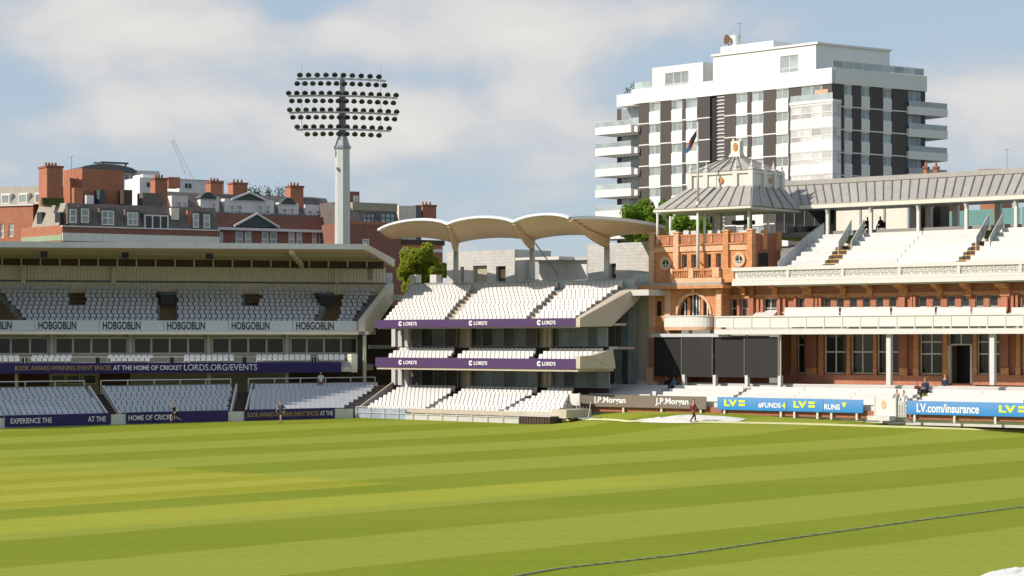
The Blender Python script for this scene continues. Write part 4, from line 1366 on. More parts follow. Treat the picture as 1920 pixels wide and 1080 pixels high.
# the roof on slim columns
vE, vR = 14.6, 17.7
zE = P.Z(374.5, 1720, vE); zR = P.Z(337, 1700, vR)
uL0, uL1 = P.U(1474, vE), P.U(1462, vR)
uR_ = P.U(PR, vE)
npan = 36
for i in range(npan):
    a0, a1 = lerp(uL0, uR_, i / npan), lerp(uL0, uR_, (i + 1) / npan)
    b0, b1 = lerp(uL1, P.U(PR + 30, vR), i / npan), lerp(uL1, P.U(PR + 30, vR), (i + 1) / npan)
    up = Vector((0, 0, 0.10))
    q = [P.p(a0, vE, zE), P.p(a1 - 0.03, vE, zE), P.p(b1 - 0.03, vR, zR), P.p(b0, vR, zR)]
    MB().loft(q, [x + up for x in q]).build('roof_panel', 'zinc_roof', pv)
    MB().bar(P.p(a1 - 0.015, vE, zE + 0.12), P.p(b1 - 0.015, vR, zR + 0.12), 0.07, 0.13).build('roof_seam', 'zinc_seam', pv)
B('ridge_cap', 'zinc_roof', pv, P, uL1 - 0.2, P.U(PR, vR), vR - 0.25, vR + 0.3, zR + 0.02, zR + 0.42)
MB().side(P, [(vR + 0.1, zR + 0.05), (vR + 0.1, zR + 0.15), (vR + 3, zE + 0.2), (vR + 3, zE + 0.05)], uL1, P.U(PR, vR)).build('rear_slope', 'zinc_roof', pv)
B('gutter', 'cream_paint', pv, P, uL0, uR_, vE - 0.18, vE + 0.1, zE - 0.34, zE - 0.02)
MB().side(P, [(vE + 0.1, zE - 0.3), (vE + 0.1, zE - 0.06), (vR + 2.9, zE + 0.04), (vR + 2.9, zE - 0.2)], uL0 + 0.2, uR_).build('roof_soffit', 'fascia_grey', pv)
for px, py in ((1552, 470), (1633, 462), (1722, 455), (1812, 450), (1905, 444), (1998, 440)):
    u = P.U(px, vE + 0.3)
    MB().box(P, u - 0.13, u + 0.13, vE + 0.2, vE + 0.46, P.Z(py + 4, px, vE + 0.3), zE - 0.05).build('roof_column', 'white_paint', pv)
    MB().side(P, [(vE + 0.2, zE - 0.4), (vE + 0.2, zE - 0.9), (vE + 0.0, zE - 0.4)], u - 0.1, u + 0.1).build('column_bracket', 'white_paint', pv)
vW = 27.5
zfl2 = P.Z(430, 1650, vW)
for i in range(3):
    pbox('rear_panel', 'stucco_cream', 1568 + 45 * i, 1612 + 45 * i, 390 - 3 * i, 432, vW, vW + 0.2)
    pbox('panel_post', 'grey_metal', 1611 + 45 * i, 1614 + 45 * i, 388 - 3 * i, 432, vW - 0.1, vW + 0.1)
for px in (1712, 1740, 1790, 1870):
    pbox('rear_column', 'stucco', px - 5, px + 5, 376, 434, 20.5, 20.9)
pbox('dark_bay', 'dark_brown', 1726, 1764, 372, 432, 21.5, 23.0)
pwindow(pv, P, 1452, 1566, 391, 446, 19.5, nu=6, frame='dark_grey_metal', glass='glass_dark', w=0.12)
for i in range(5):
    pbox('wind_screen', 'aqua_panel', 1766 + 50 * i, 1813 + 50 * i, 396 - 3 * i, 424 - 2 * i, 27.0, 27.05)

# the corner tower
vt = 7.8
zT = lambda py, px=1312, v=vt: P.Z(py, px, v)
uA, uB = P.U(1220, vt), P.U(1407, vt)
dT = 4.3
rw = [(1278, 1288, 477, 503), (1296, 1306, 477, 503), (1323, 1333, 476, 503), (1342, 1352, 475, 503)]
HT = holes_of(rw, vt)
o = wall('tower_wall', 'terracotta', pv, P, uA, uB, vt, zT(532), zT(471), HT, 0.4)
for (a, b, c, d) in HT:
    window(pv, P, a + 0.02, b - 0.02, c, d, vt + 0.22, nu=1, frame='white_paint', glass='glass_dark', w=0.07)
B('tower_side', 'dark_brick', pv, P, uB - 0.4, uB, vt + 0.41, vt + dT, zT(600), zT(440))
B('tower_side', 'terracotta', pv, P, uA, uA + 0.4, vt + 0.41, vt + dT, zT(600), zT(440))
B('tower_back', 'dark_brick', pv, P, uA, uB, vt + dT, vt + dT + 0.3, zT(532), zT(445))
B('tower_deck', 'terrace_grey', pv, P, uA + 0.41, uB - 0.41, vt + 0.41, vt + dT - 0.01, zT(462), zT(455))
B('frieze', 'pale_terracotta', pv, P, uA - 0.05, uB + 0.05, vt - 0.10, vt + 0.45, zT(471), zT(459.5))
B('cornice_line', 'terracotta', pv, P, uA - 0.12, uB + 0.12, vt - 0.22, vt + 0.5, zT(459.5), zT(457.5))
prs = [1222, 1268, 1361, 1406]
for px in prs:
    u = P.U(px, vt - 0.15)
    B('tower_pier', 'pale_terracotta' if px in (1222, 1268) else 'terracotta', pv, P, u - 0.26, u + 0.26, vt - 0.24, vt + 0.35, zT(530), zT(436))
    MB().plan(P, [(u - 0.33, vt - 0.3), (u + 0.33, vt - 0.3), (u + 0.33, vt + 0.4), (u - 0.33, vt + 0.4)], zT(436), zT(433)).build('pier_cap', 'pale_terracotta', pv)
for a, b in zip(prs[:-1], prs[1:]):
    ua, ub_ = P.U(a + 6, vt), P.U(b - 6, vt)
    B('parapet_wall', 'brick', pv, P, ua, ub_, vt - 0.02, vt + 0.25, zT(457.4), zT(441))
    B('parapet_coping', 'terracotta', pv, P, ua - 0.02, ub_ + 0.02, vt - 0.08, vt + 0.3, zT(441), zT(439))
    k = 2
    for q in range(k):
        uc_ = lerp(ua, ub_, (q + 0.5) / k)
        B('parapet_rib', 'terracotta', pv, P, uc_ - 0.1, uc_ + 0.1, vt - 0.09, vt - 0.021, zT(456), zT(442))
for q in (0.45, 0.98):
    uu = uB - 0.05
    B('side_pier', 'terracotta', pv, P, uu, uu + 0.25, vt + dT * q - 0.3, vt + dT * q + 0.3, zT(470), zT(434))
B('side_window', 'black_metal', pv, P, uB + 0.002, uB + 0.05, vt + 1.2, vt + 2.6, zT(502), zT(476))
for (px, py) in ((1249, 494), (1387, 487)):
    u, z = P.U(px, vt), zT(py, px)
    MB().ring(P, u, z, 0.40, 0.60, vt - 0.16, vt + 0.02, 24).build('round_surround', 'pale_terracotta', pv)
    rwn = MB().ring(P, u, z, 0.33, 0.41, vt - 0.10, vt - 0.005, 24).build('round_window', 'white_paint', pv)
    pts_ = [(u + 0.36 * math.cos(2 * math.pi * i / 20), z + 0.36 * math.sin(2 * math.pi * i / 20)) for i in range(20)]
    MB().face(P, pts_, vt - 0.05, vt - 0.03).build('pane', 'glass_dark', rwn)
    MB().box(P, u - 0.03, u + 0.03, vt - 0.09, vt - 0.055, z - 0.36, z + 0.36).build('glazing_bar', 'white_paint', rwn)
    MB().box(P, u - 0.36, u + 0.36, vt - 0.088, vt - 0.056, z - 0.16, z - 0.10).build('glazing_bar', 'white_paint', rwn)
# balustrade in front of the tower windows
vbb = 6.7
zb_ = lambda py: P.Z(py, 1315, vbb)
B('balustrade_base', 'pale_terracotta', pv, P, P.U(1259, vbb), P.U(1352, vbb), vbb, vt - 0.26, zb_(530), zb_(521))
B('balustrade_rail', 'terracotta', pv, P, P.U(1257, vbb), P.U(1348, vbb), vbb, vbb + 0.35, zb_(507.5), zb_(503.5))
for a, b in ((1257, 1261), (1291, 1300), (1336, 1348)):
    B('balustrade_pier', 'pale_terracotta', pv, P, P.U(a, vbb), P.U(b, vbb), vbb - 0.04, vbb + 0.38, zb_(521), zb_(502))
for a, b in ((1261, 1291), (1300, 1336)):
    kk = 9
    for i in range(kk):
        u = lerp(P.U(a, vbb), P.U(b, vbb), (i + 0.5) / kk)
        c = P.p(u, vbb + 0.17, 0)
        MB().tube((c.x, c.y, zb_(521)), (c.x, c.y, zb_(507)), 0.07, 0.045, 6).build('baluster', 'terracotta', pv)
B('balustrade_return', 'terracotta', pv, P, P.U(1348, vbb) + 0.01, P.U(1372, vbb), vbb + 0.3, vt + 0.3, zb_(530), zb_(503))
MB().plan(P, [(P.U(1199, 6.4), 6.4), (P.U(1355, 6.4), 6.4), (P.U(1372, 7.6), 7.6), (P.U(1372, 7.6), vt + 1.0), (P.U(1199, 6.4), vt + 1)], P.Z(541, 1290, 6.4), P.Z(535, 1290, 6.4)).build('main_cornice', 'terracotta', pv)
MB().plan(P, [(P.U(1219, 6.6), 6.6), (P.U(1352, 6.6), 6.6), (P.U(1368, 7.6), 7.6), (P.U(1368, 7.6), vt + 1.0), (P.U(1219, 6.6), vt + 1)], P.Z(535, 1290, 6.6), P.Z(530, 1290, 6.6)).build('cornice_lead', 'zinc_roof', pv)
# lower stage with the big arched window
vs = 7.3
zS = lambda py, px=1290: P.Z(py, px, vs)
us0, us1 = P.U(1217, vs), P.U(1352, vs)
uc_ = P.U(1301, vs); zsp = zS(589)
R_ = P.U(1331, vs) - uc_
segs = 20
arch = [(uc_ - R_ * math.cos(math.pi * i / segs), zsp + R_ * math.sin(math.pi * i / segs) * 1.05) for i in range(segs + 1)]
mb = MB()
zt_ = zS(541); zb2 = zS(634)
outer = [(us0, zb2), (uc_ - R_, zb2)] + [(uc_ - R_, zsp)] + arch[1:-1] + [(uc_ + R_, zsp), (uc_ + R_, zb2), (us1, zb2), (us1, zt_), (us0, zt_)]
mb.face(P, outer, vs, vs + 0.5)
mb.build('arched_wall', 'terracotta', pv)
MB().ring(P, uc_, zsp, R_, R_ + 0.22, vs - 0.12, vs + 0.05, 20, 0.0, math.pi).build('arch_ring', 'pale_terracotta', pv)
B('keystone', 'pale_terracotta', pv, P, uc_ - 0.16, uc_ + 0.16, vs - 0.2, vs, zsp + R_ * 0.98, zt_ - 0.05)
mb = MB()
fan = [(uc_ + (R_ - 0.02) * math.cos(math.pi * i / segs), zsp + (R_ - 0.02) * math.sin(math.pi * i / segs) * 1.05) for i in range(segs + 1)] + [(uc_ - R_ + 0.02, zS(612)), (uc_ + R_ - 0.02, zS(612))]
aw = MB().face(P, fan, vs + 0.42, vs + 0.46).build('arched_window', 'glass_dark', pv)
for q in (-0.42, 0.42):
    B('mullion', 'terracotta', aw, P, uc_ + q * R_ - 0.13, uc_ + q * R_ + 0.13, vs + 0.2, vs + 0.41, zS(612), zsp + R_ * 0.86)
for q in (-0.2, 0.02, 0.2, -0.7, 0.7):
    B('glazing_bar', 'white_paint', aw, P, uc_ + q * R_ - 0.05, uc_ + q * R_ + 0.05, vs + 0.33, vs + 0.41, zS(612), zsp + R_ * (0.66 if abs(q) > 0.5 else 0.98) * 0.95)
for px, w_ in ((1221, 5), (1251, 5), (1347, 5)):
    pbox('stage_pier', 'pale_terracotta', px - w_, px + w_, 543, 634, vs - 0.2, vs - 0.004)
pbox('narrow_window', 'glass_dark', 1232, 1240, 565, 592, vs - 0.03, vs - 0.006)
MB().plan(P, [(us1, vs + 0.01), (P.U(1368, 8.4), 8.4), (P.U(1368, 8.4), v2), (us1, v2)], zb2, zt_).build('stage_return', 'terracotta', pv)
B('brick_pilaster', 'brick', pv, P, P.U(1216, vs - 0.2), P.U(1227, vs - 0.2), vs - 0.25, vs + 1.4, zS(716), zS(634))
B('pilaster_foot', 'pale_terracotta', pv, P, P.U(1213, vs - 0.3), P.U(1227, vs - 0.3), vs - 0.45, vs + 1.2, zS(722), zS(690))
B('tower_base_wall', 'dark_brick', pv, P, us0 + 0.4, P.U(1462, v1), v1 - 2.0, v1 - 1.6, zS(722), zS(630))
for a, b in ((1232, 1256), (1264, 1287)):
    pbox('planter', 'brick', a, b, 704, 722, 6.9, 7.3)
# white bowed balcony below the arch
cb = P.p(P.U(1286, 6.4), 6.6, 0)
def bow(name, m, r0, z0, z1, r1=None, ux=1.0):
    n_ = 14
    r1 = r1 or r0
    A_ = []; B2 = []
    ucb = P.U(1286, 6.6)
    hw = (P.U(1331, 6.6) - P.U(1241, 6.6)) / 2
    pts0 = [(ucb + hw * math.sin(math.pi * (i / n_ - 0.5)) * r0, 6.9 - 0.9 * r0 * math.cos(math.pi * (i / n_ - 0.5))) for i in range(n_ + 1)] + [(ucb + hw * r0, 7.25), (ucb - hw * r0, 7.25)]
    pts1 = [(ucb + hw * math.sin(math.pi * (i / n_ - 0.5)) * r1, 6.9 - 0.9 * r1 * math.cos(math.pi * (i / n_ - 0.5))) for i in range(n_ + 1)] + [(ucb + hw * r1, 7.25), (ucb - hw * r1, 7.25)]
    return MB().loft([P.p(u, v, z0) for u, v in pts0], [P.p(u, v, z1) for u, v in pts1]).build(name, m, pv)
zq = lambda py: P.Z(py, 1286, 6.3)
bow('bow_base', 'pale_terracotta', 0.93, zq(619), zq(613), 0.97)
bow('bow_front', 'canvas_panel', 0.97, zq(612.9), zq(594))
bow('bow_rail', 'white_paint', 1.02, zq(593.9), zq(591.5))
# open loggia on the tower top, with its two-stage grey roof
vl = 6.9
zl_ = lambda py, px=1320, v=vl: P.Z(py, px, v)
e0, e1 = P.U(1227, vl), P.U(1408, vl)
dL = 8.0
zea = zl_(390)
ze_b = zl_(396, 1240)
k0, k1 = e0 + 2.0, e1 - 0.25
vk0, vk1 = vl + 1.9, vl + dL - 1.2
zk = P.Z(353, 1350, vk0)
def slope(name, a, b, c, d, n_, th=0.10):
    """roof plane a-b at the eaves, d-c at the top, in n standing-seam panels"""
    for i in range(n_):
        s0, s1 = i / n_, (i + 1) / n_
        q = [a.lerp(b, s0), a.lerp(b, s1 - 0.02 / n_), d.lerp(c, s1 - 0.02 / n_), d.lerp(c, s0)]
        nrm = (q[1] - q[0]).cross(q[3] - q[0]).normalized() * th
        if nrm.z < 0:
            nrm = -nrm
        MB().loft(q, [x + nrm for x in q]).build('roof_panel', 'zinc_roof', pv)
        if i < n_ - 1:
            MB().bar(a.lerp(b, s1) + nrm * 1.2, d.lerp(c, s1) + nrm * 1.2, 0.06, 0.12).build('roof_seam', 'zinc_seam', pv)
E = [P.p(e0, vl, zea), P.p(e1, vl, zea), P.p(e1, vl + dL, zea), P.p(e0, vl + dL, zea)]
K = [P.p(k0, vk0, zk), P.p(k1 - 0.9, vk0, zk), P.p(k1 - 0.9, vk1, zk), P.p(k0, vk1, zk)]
slope('roof', E[0], E[1], K[1], K[0], 9)
slope('roof', E[1], E[2], K[2], K[1], 5)
slope('roof', E[2], E[3], K[3], K[2], 2)
slope('roof', E[3], E[0], K[0], K[3], 4)
B('loggia_ceiling', 'fascia_grey', pv, P, e0 + 0.1, e1 - 0.1, vl + 0.1, vl + dL - 0.1, zea - 0.2, zea - 0.02)
B('loggia_gutter', 'cream_paint', pv, P, e0 - 0.05, e1 + 0.05, vl - 0.12, vl + 0.08, zea - 0.18, zea - 0.0)
for (px, v) in ((1233, vl + 0.9), (1321, vl + 0.9), (1404, vl + 0.9), (1257, vl + 6.5), (1350, vl + 6.5), (1440, vl + 4.6)):
    c = P.p(P.U(px, v), v, 0)
    MB().tube((c.x, c.y, zT(458)), (c.x, c.y, zea - 0.1), 0.13, 0.11, 10).build('loggia_column', 'white_paint', pv, smooth=True)
for (px, v) in ((1345, vl + 5.0), (1400, vl + 6.0)):
    c = P.p(P.U(px, v), v, 0)
    MB().box(P, P.U(px, v) - 0.3, P.U(px, v) + 0.3, v, v + 0.4, zT(452), zea - 0.1).build('inner_pier', 'stucco_cream', pv)
pbox('awning', 'green_slate', 1372, 1404, 413, 421, vl + 6.0, vl + 7.0)
for i, px in enumerate((1262, 1286, 1300, 1332, 1345, 1390, 1400)):
    pbox('loggia_chair', 'white_paint', px - 5, px + 5, 432, 441, vl + 1.6 + 0.2 * (i % 3), vl + 2.1)
# drum
m0, m1 = k0 + 0.15, k1 - 1.0
zd0, zd1 = zk + 0.02, P.Z(326, 1340, vk0 + 0.2)
B('drum_wall', 'white_paint', pv, P, m0, m1, vk0 + 0.25, vk1 - 0.2, zd0 - 0.3, zd1)
B('drum_cornice', 'white_paint', pv, P, m0 - 0.15, m1 + 0.15, vk0 + 0.1, vk1 - 0.05, zd1 - 0.08, zd1 + 0.12)
def pil(u, v):
    B('drum_pilaster', 'white_paint', pv, P, u - 0.22, u + 0.22, v - 0.18, v + 0.2, zd0 - 0.1, zd1 + 0.2)
    c = P.p(u, v, zd1 + 0.2)
    mb = MB()
    prof = [(0.22, 0.0), (0.24, 0.12), (0.10, 0.22), (0.15, 0.36), (0.06, 0.55), (0.015, 0.85)]
    for (ra, za), (rb, zb) in zip(prof[:-1], prof[1:]):
        mb.tube((c.x, c.y, c.z + za), (c.x, c.y, c.z + zb), ra, rb, 8)
    mb.build('finial', 'white_paint', pv)
for u in (m0 + 0.1, lerp(m0, m1, 0.27), lerp(m0, m1, 0.74), m1 - 0.1):
    pil(u, vk0 + 0.25)
for q in (0.36, 0.72, 1.0):
    pil(m1, lerp(vk0 + 0.25, vk1 - 0.2, q))
def roundel(u, v, z, r):
    pts_ = [(u + r * math.cos(2 * math.pi * i / 18), z + r * 1.15 * math.sin(2 * math.pi * i / 18)) for i in range(18)]
    MB().face(P, pts_, v - 0.1, v).build('crest_roundel', 'orange_crest', pv)
roundel(lerp(m0, m1, 0.51), vk0 + 0.24, lerp(zd0, zd1, 0.52), 0.23)
sd = Fr((P.p(m1, vk0 + 0.25, 0).x, P.p(m1, vk0 + 0.25, 0).y), (P.v.x, P.v.y))
pts_ = [((vk1 - vk0) * 0.54 + 0.2 * math.cos(2 * math.pi * i / 18), lerp(zd0, zd1, 0.52) + 0.24 * math.sin(2 * math.pi * i / 18)) for i in range(18)]
MB().face(sd, pts_, -0.08, 0.02).build('crest_roundel', 'orange_crest', pv)
for s_ in (0.36, 0.64):
    B('drum_panel', 'canvas_panel', pv, P, lerp(m0, m1, s_) - 0.45, lerp(m0, m1, s_) + 0.45, vk0 + 0.2, vk0 + 0.246, zd0 + 0.15, zd1 - 0.2)
# pyramid and crest
T0 = [P.p(m0 - 0.1, vk0 + 0.1, zd1 + 0.12), P.p(m1 + 0.1, vk0 + 0.1, zd1 + 0.12), P.p(m1 + 0.1, vk1, zd1 + 0.12), P.p(m0 - 0.1, vk1, zd1 + 0.12)]
um, vm = (m0 + m1) / 2, (vk0 + vk1) / 2
um = P.U(1383, vm)
zt2 = P.Z(297, 1383, vm)
T1 = [P.p(um - 0.75, vm - 0.5, zt2), P.p(um + 0.55, vm - 0.5, zt2), P.p(um + 0.55, vm + 0.5, zt2), P.p(um - 0.75, vm + 0.5, zt2)]
slope('roof', T0[0], T0[1], T1[1], T1[0], 6)
slope('roof', T0[1], T0[2], T1[2], T1[1], 4)
slope('roof', T0[2], T0[3], T1[3], T1[2], 1)
slope('roof', T0[3], T0[0], T1[0], T1[3], 2)
zc3 = lambda py: P.Z(py, 1381, vm)
MB().loft([P.p(um - 0.75, vm - 0.5, zc3(298)), P.p(um + 0.55, vm - 0.5, zc3(298)), P.p(um + 0.55, vm + 0.5, zc3(298)), P.p(um - 0.75, vm + 0.5, zc3(298))],
          [P.p(um - 0.5, vm - 0.3, zc3(287)), P.p(um + 0.4, vm - 0.3, zc3(287)), P.p(um + 0.4, vm + 0.3, zc3(287)), P.p(um - 0.5, vm + 0.3, zc3(287))]).build('crest_base', 'stucco_cream', pv)
B('crest_stone', 'stucco_cream', pv, P, um - 0.5, um + 0.4, vm - 0.28, vm + 0.28, zc3(287), zc3(265))
pts_ = [(um - 0.03 + 0.22 * math.cos(2 * math.pi * i / 16), zc3(276) + 0.36 * math.sin(2 * math.pi * i / 16)) for i in range(16)]
MB().face(P, pts_, vm - 0.34, vm - 0.28).build('crest_roundel', 'orange_crest', pv)
for q in (-0.42, 0.32):
    c = P.p(um + q, vm, zc3(265))
    MB().tube(c, c + Vector((0, 0, 0.28)), 0.13, 0.05, 8).build('finial', 'stucco_cream', pv)

# sight screen in front of the tower
vsc = 6.2
zs_ = lambda py: P.Z(py, 1340, vsc)
ss = thing('sight_screen', 'black four-panel sight screen standing under the pavilion tower balcony', 'sight screen', P.p(P.U(1340, vsc), vsc, zs_(722)))
edges_ = [1226, 1280, 1338, 1398, 1460]
for i in range(4):
    B('screen_panel', 'screen_black', ss, P, P.U(edges_[i], vsc) + 0.02, P.U(edges_[i + 1], vsc) - 0.03, vsc - 0.14 * (i % 2), vsc + 0.06 - 0.14 * (i % 2), zs_(707), zs_(632))
for px in edges_[1:4]:
    B('panel_joint', 'dark_grey_metal', ss, P, P.U(px, vsc) - 0.05, P.U(px, vsc) + 0.03, vsc - 0.19, vsc - 0.145, zs_(706), zs_(633))
B('top_rail', 'fascia_grey', ss, P, P.U(1224, vsc), P.U(1368, vsc), vsc - 0.2, vsc + 0.15, zs_(631.8), zs_(625.5))
for px in (1281, 1339, 1399, 1461):
    B('screen_post', 'white_paint', ss, P, P.U(px - 1.8, vsc), P.U(px + 1.8, vsc), vsc + 0.08, vsc + 0.2, zs_(722), zs_(628))
    B('post_foot', 'white_paint', ss, P, P.U(px - 2.6, vsc - 0.3), P.U(px + 2.6, vsc - 0.3), vsc - 0.3, vsc + 0.2 - 0.13, zs_(724), zs_(703))

# flagpole and flag
vfp = 7.2
fpb = P.p(P.U(1308.5, vfp), vfp, P.Z(521, 1308, vfp))
fp = thing('flagpole', 'tall white flagpole rising in front of the terracotta tower', 'flagpole', fpb)
ztop = P.Z(234, 1308, vfp)
MB().tube(fpb, (fpb.x, fpb.y, lerp(fpb.z, ztop, 0.5)), 0.15, 0.11, 10).tube((fpb.x, fpb.y, lerp(fpb.z, ztop, 0.5)), (fpb.x, fpb.y, ztop), 0.11, 0.05, 10).build('pole', 'white_paint', fp, smooth=True)
MB().tube((fpb.x, fpb.y, ztop), (fpb.x, fpb.y, ztop + 0.22), 0.10, 0.06, 8).build('truck', 'white_paint', fp)
MB().bar((fpb.x + 0.09, fpb.y + 0.1, fpb.z + 1.3), (fpb.x + 0.25, fpb.y + 0.5, fpb.z + 1.3), 0.1, 0.1).build('wall_stay', 'grey_metal', fp)
fl = thing('flag', 'drooping navy, red and light blue flag on the white flagpole', 'flag', (fpb.x, fpb.y, P.Z(290, 1308, vfp)))
yf = fpb.y
strips = [('flag_navy', 0.0, 0.36), ('flag_red', 0.36, 0.68), ('flag_blue', 0.68, 1.0)]
def flag_pt(s_, t):
    # s along the fly, t down the hoist; the cloth hangs in a slack diagonal fold
    px = 1306 - 22 * s_ - 4 * math.sin(s_ * 5 + t * 2) * s_
    py = 243 + 34 * s_ ** 0.9 + (13 + 3 * math.sin(s_ * 3)) * t
    return at(px, py, yf - 0.10 + 0.22 * math.sin(s_ * 9 + t * 3.0) + 0.1 * t)
for (mm, s0, s1) in strips:
    mb = MB()
    n_, k_ = 7, 5
    lay = []
    for side_ in (0, 0.02):
        for i in range(n_ + 1):
            for j in range(k_ + 1):
                lay.append(flag_pt(lerp(s0, s1, i / n_), j / k_) + Vector((0, side_, 0)))
    mb.vs = lay
    half = (n_ + 1) * (k_ + 1)
    for i in range(n_):
        for j in range(k_):
            q = (i * (k_ + 1) + j, i * (k_ + 1) + j + 1, (i + 1) * (k_ + 1) + j + 1, (i + 1) * (k_ + 1) + j)
            mb.fs += [q, tuple(half + x for x in q[::-1])]
    rim = [j for j in range(k_ + 1)] + [i * (k_ + 1) + k_ for i in range(1, n_ + 1)] + [n_ * (k_ + 1) + j for j in range(k_ - 1, -1, -1)] + [i * (k_ + 1) for i in range(n_ - 1, 0, -1)]
    for a, b in zip(rim, rim[1:] + rim[:1]):
        mb.fs.append((a, b, half + b, half + a))
    mb.build('flag_stripe', mm, fl, smooth=True)

# boundary boards in front of the pavilion
zb = pz + 0.30
def pboard(name, label, m, px0, px1, z0=zb, h=1.0, v=0.0):
    u0, u1 = P.U(px0, v), P.U(px1, v)
    t = thing(name, label, 'advertising board', P.p((u0 + u1) / 2, v, pz))
    MB().box(P, u0, u1, v, v + 0.07, z0, z0 + h).build('panel', m, t, origin=P.p((u0 + u1) / 2, v, z0))
    k = max(2, int((u1 - u0) / 3.4) + 1)
    for i in range(k):
        u = lerp(u0 + 0.6, u1 - 0.6, i / (k - 1))
        B('post', 'white_paint', t, P, u - 0.08, u + 0.08, v + 0.075, v + 0.2, pz - 0.25, z0 + 0.3)
    return t
def ptext(t, body, m, px0, px1, f0, f1, v=0.0, z0=zb, h=1.0, bold=0.02):
    return lettering(body, m, t, P, P.U(px0, v), P.U(px1, v), v, z0 + f0 * h, z0 + f1 * h, bold)
def lv_mark(t, px0, px1):
    w_ = px1 - px0
    ptext(t, 'LV', 'lime_print', px0, px0 + w_ * 0.62, 0.28, 0.80, bold=0.05)
    ptext(t, '=', 'lime_print', px0 + w_ * 0.70, px1, 0.32, 0.78, bold=0.03)
t = pboard('advertising_board', 'taupe board with white lettering left of the blue boards, below the terrace', 'taupe_board', 1087, 1324)
ptext(t, 'J.P.Morgan', 'white_print', 1113, 1173, 0.18, 0.82)
ptext(t, 'J.P.Morgan', 'white_print', 1229, 1291, 0.18, 0.82)
t = pboard('advertising_board', 'blue board with lime mark and white hash lettering, leftmost blue board', 'blue_print_board', 1345, 1475)
lv_mark(t, 1358, 1397)
ptext(t, '#FUNDS', 'white_print', 1422, 1464, 0.2, 0.62)
ptext(t, '4', 'lime_print', 1466, 1473, 0.2, 0.66)
t = pboard('advertising_board', 'narrow blue board with only a lime mark, second of the blue boards', 'blue_print_board', 1475.6, 1544)
lv_mark(t, 1488, 1528)
t = pboard('advertising_board', 'narrow blue board reading RUNS in white, left of the white gate', 'blue_print_board', 1544.6, 1618)
ptext(t, 'RUNS', 'white_print', 1544.6 + 1, 1575, 0.2, 0.62)
uu = P.U(1583, 0)
MB().face(P, [(uu - 0.2, zb + 0.76), (uu + 0.2, zb + 0.76), (uu + 0.1, zb + 0.45), (uu - 0.05, zb + 0.40)], -0.03, -0.005).build('badge', 'lime_print', t)
t = pboard('advertising_board', 'long blue board with white web address right of the white gate', 'blue_print_board', 1700, 2040)
ptext(t, 'LV.com/insurance', 'white_print', 1719, 1836, 0.16, 0.82)
lv_mark(t, 1873, 1925)
# gate and crest panel between the boards
gt = thing('gate', 'low white picket gate between the crest panel and long blue board', 'gate', P.p(P.U(1690, 0.1), 0.1, pz))
for i in range(6):
    u = lerp(P.U(1682, 0.1), P.U(1697, 0.1), i / 5)
    B('picket', 'white_paint', gt, P, u - 0.035, u + 0.035, 0.1, 0.14, pz + 0.05, pz + 1.25)
for z in (0.25, 1.05):
    B('gate_rail', 'white_paint', gt, P, P.U(1680.5, 0.1), P.U(1698.5, 0.1), 0.145, 0.2, pz + z, pz + z + 0.1)
cpn = thing('crest_panel', 'white wooden panel with an orange crest beside the picket gate', 'panel', P.p(P.U(1661, 0.0), 0, pz))
B('panel', 'white_paint', cpn, P, P.U(1641, 0), P.U(1679, 0), 0.0, 0.1, pz + 0.15, pz + 1.45)
u, z = P.U(1657, 0), pz + 0.95
MB().face(P, [(u + 0.2 * math.cos(2 * math.pi * i / 14), z + 0.32 * math.sin(2 * math.pi * i / 14)) for i in range(14)], -0.03, -0.003).build('crest', 'pale_terracotta', cpn)
B('panel_foot', 'white_bench', cpn, P, P.U(1637, 0), P.U(1679, 0), -0.9, -0.004, pz - 0.2, pz + 0.14)
B('panel_post', 'white_bench', cpn, P, P.U(1639, 0), P.U(1641, 0), -0.03, 0.12, pz, pz + 1.5)
B('panel_post', 'white_bench', cpn, P, P.U(1679, 0) + 0.004, P.U(1680, 0) + 0.02, -0.03, 0.12, pz, pz + 1.5)
glass_mat('glass_blind', (0.56, 0.55, 0.53), 0.2, 0.5)
# ---------------------------------------------------------------- the black and white apartment block
Cn = Vector((42.0, 280.0))
AL0 = Fr((Cn.x, Cn.y), (0.708, -0.706))
uLend = AL0.U(1197, 0)                       # negative: the left face runs from here to the corner at u = 0
A = Fr((Cn.x + AL0.u.x * uLend, Cn.y + AL0.u.y * uLend), (0.708, -0.706))
LA = -uLend
R = Fr((Cn.x, Cn.y), (0.836, 0.548))
LR = R.U(1735, 0)
ap = thing('apartment_block', 'tall white apartment block with dark vertical cladding and cantilevered balconies', 'building', (Cn.x, Cn.y + 8, 0))
def az(py, px=1260, v=0.0):
    return A.Z(py, px, v)
FLZ = 3.02
zl1 = az(228)                                # first thin floor line below the parapet band
levels = [zl1 - FLZ * i for i in range(-1, 9)]   # levels[0] is the top of the cladding
zpar0 = levels[0]
zpar1 = az(160)
backA = LA
bodypts = [A.p(0, 0.35, 0), A.p(LA - 0.35, 0.35, 0), R.p(LR, 0.35, 0), R.p(LR, 18, 0), A.p(0, 18, 0)]
mb = MB()
mb.loft([Vector((p.x, p.y, 0)) for p in bodypts], [Vector((p.x, p.y, zpar0 + 1.0)) for p in bodypts])
mb.build('core', 'dark_concrete', ap)
